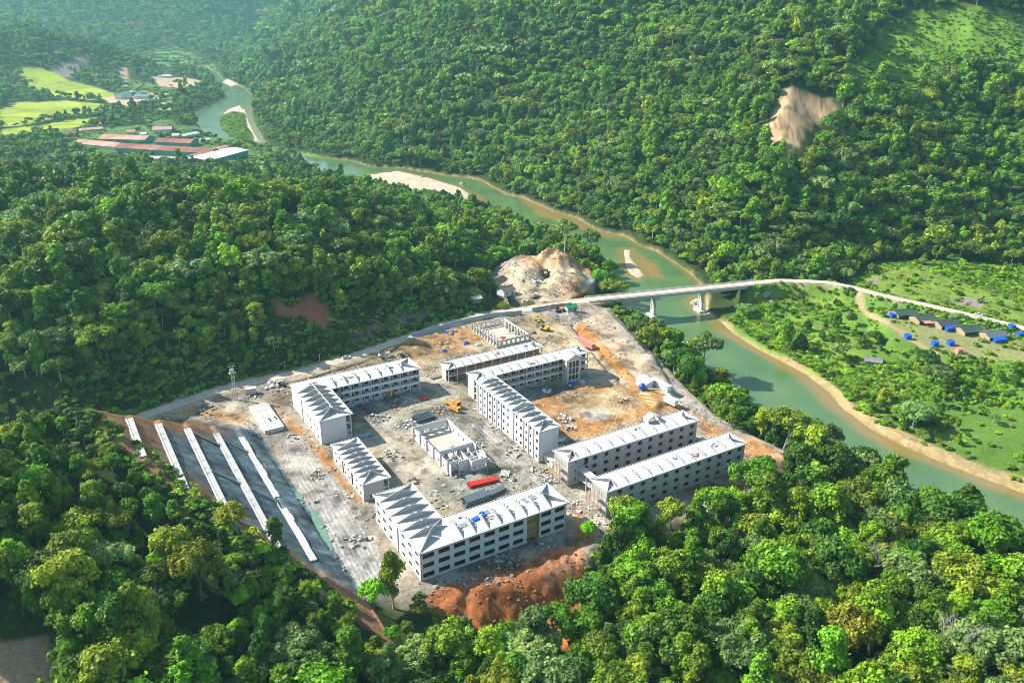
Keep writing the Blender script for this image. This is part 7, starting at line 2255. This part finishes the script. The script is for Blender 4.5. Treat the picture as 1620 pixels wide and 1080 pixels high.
def on_roof(su, sv, z, n, rad, size, mats, label, piece='offcut'):
    t = thing('roof_material', label, 'materials', (*S(su, sv), z), SA, 'materials left on the roof slabs')
    for k in range(n):
        l, w_, h_ = size[0] * random.uniform(.5, 1.3), size[1] * random.uniform(.6, 1.3), size[2] * random.uniform(.6, 1.3)
        b = MB(); b.rbox(0, 0, 0, h_, l, w_, 0)
        b.build(piece, random.choice(mats), t, (random.uniform(-rad, rad), random.uniform(-rad * .5, rad * .5), .004 * k), random.uniform(-.5, .5))
MR = [M_TIMBER, M_PINK, M_CONC, M_STEEL]
for a in ((154.3 + 44, 189 + 3.0, H3 + .29, 9, 2.6, (1.6, .5, .35), MR, 'brown planks and bricks on the right half of the tree-side grey dormitory roof'), (154.3 + 53, 189 + 5, H3 + .29, 7, 2.2, (1.3, .6, .4), MR, 'mixed offcuts near the right end of the tree-side grey dormitory roof'),
          (154.3 + 36, 189 + 5, H3 + .29, 5, 1.6, (1.2, .5, .3), [M_TIMBER, M_STEEL], 'few dark offcuts in the middle of the tree-side grey dormitory roof'), (153.9 + 3, 212 + 3.2, H3 + .29, 5, 1.2, (.9, .5, .4), [M_PINK, M_RED], 'red brick stack at the left end of the courtyard dormitory roof'),
          (153.9 + 38, 212 + 7, H3 + .29, 6, 1.6, (.9, .5, .4), [M_PINK, M_TIMBER], 'reddish timber beside the dormer on the courtyard dormitory roof'), (157.7 + 30, 289.4 + 2.5, H3 + .29, 6, 2.0, (1.2, .5, .35), [M_PINK, M_TIMBER], 'reddish offcuts in the middle of the galleried block roof'),
          (155.3 + 30, 312.4 + 4.5, 7.29, 5, 1.6, (1.2, .6, .4), [M_RED, M_PINK], 'red bricks in the middle of the canteen block roof'), (155.3 + 45, 312.4 + 5, 7.29, 4, 1.4, (1.2, .9, .6), [M_BLUE, M_DKSTEEL], 'blue sheet bundle near the right end of the canteen block roof'),
          (84.9 + 6.5, 240.8 + 17, 7.29, 5, 1.4, (.9, .5, .4), [M_PINK, M_TIMBER], 'pinkish offcuts on the low two-storey block roof'), (85.1 + 24, 287 + 32, H3 + .29, 9, 2.4, (2.2, .35, .25), [M_STEEL, M_DKSTEEL], 'grey steel lengths left of centre on the left white block roof'),
          (85.1 + 44, 287 + 33, H3 + .29, 8, 2.2, (2.2, .35, .25), [M_STEEL, M_DKSTEEL], 'grey steel lengths near the right end of the left white block roof'), (85.1 + 9, 287 + 34, H3 + .29, 6, 1.6, (1.2, .4, .25), [M_TIMBER, M_PINK], 'timber scraps at the corner of the left white block roof'),
          (83.9 + 19, 190.8 + 9.5, H3 + .29, 5, 1.4, (.9, .5, .3), [M_PINK, M_RED], 'pink and red scraps left of the blue tarpaulin on the nearest roof'), (83.9 + 27, 190.8 + 5, H3 + .29, 6, 1.6, (1.3, .5, .25), [M_STEEL, M_WHITEP, M_PINK], 'pale scraps in front of the blue tarpaulin on the nearest roof')):
    on_roof(*a)
more = [(470, 690, 'grey spoil and blocks at the head of the gravel yard beside the reservoir', 18, 7), (500, 752, 'dug-out rubble round the pit below the reservoir', 16, 5), (560, 860, 'pale rubble at the lower end of the gravel yard', 18, 6), (620, 720, 'mixed debris between the low block and the roofless white hall', 18, 6), (655, 765, 'debris at the left front corner of the roofless white hall', 16, 5),
        (720, 748, 'blocks lying right in front of the roofless white hall', 14, 5), (760, 705, 'debris along the right side of the roofless white hall', 14, 4), (600, 660, 'scattered blocks in the shaded part of the left court', 16, 6), (690, 655, 'debris beside the dark steel sheets', 12, 4), (815, 715, 'rubble along the ditch of the central road', 18, 6), (850, 745, 'rubble at the foot of the tall white block', 16, 5),
        (870, 760, 'blocks by the annex room', 12, 4), (780, 560, 'spoil and timber behind the canteen block', 14, 5), (700, 545, 'debris left of the blue mounds', 14, 5), (850, 560, 'spoil at the right end of the canteen block', 12, 4), (330, 650, 'rubble at the left end of the dirt yard', 14, 6), (400, 628, 'rubble round the pale concrete hut', 14, 5), (1075, 655, 'rubble beside the white container', 10, 4), (800, 885, 'broken blocks on the grey ledge below the nearest white block', 18, 7), (700, 925, 'broken blocks at the left end of the grey ledge', 12, 4), (870, 862, 'pale blocks at the right end of the grey ledge', 12, 4)]
for (px, py, lab, n, rad) in more:
    heap_of('rubble_pile', lab, 'rubble', px, py, n, rad * .75, (1.25, .65, .45), [M_CONC, M_BLOCK, M_BLOCK, M_DKSTEEL, M_TIMBER, M_TIMBER], 'block', hgt=.5)
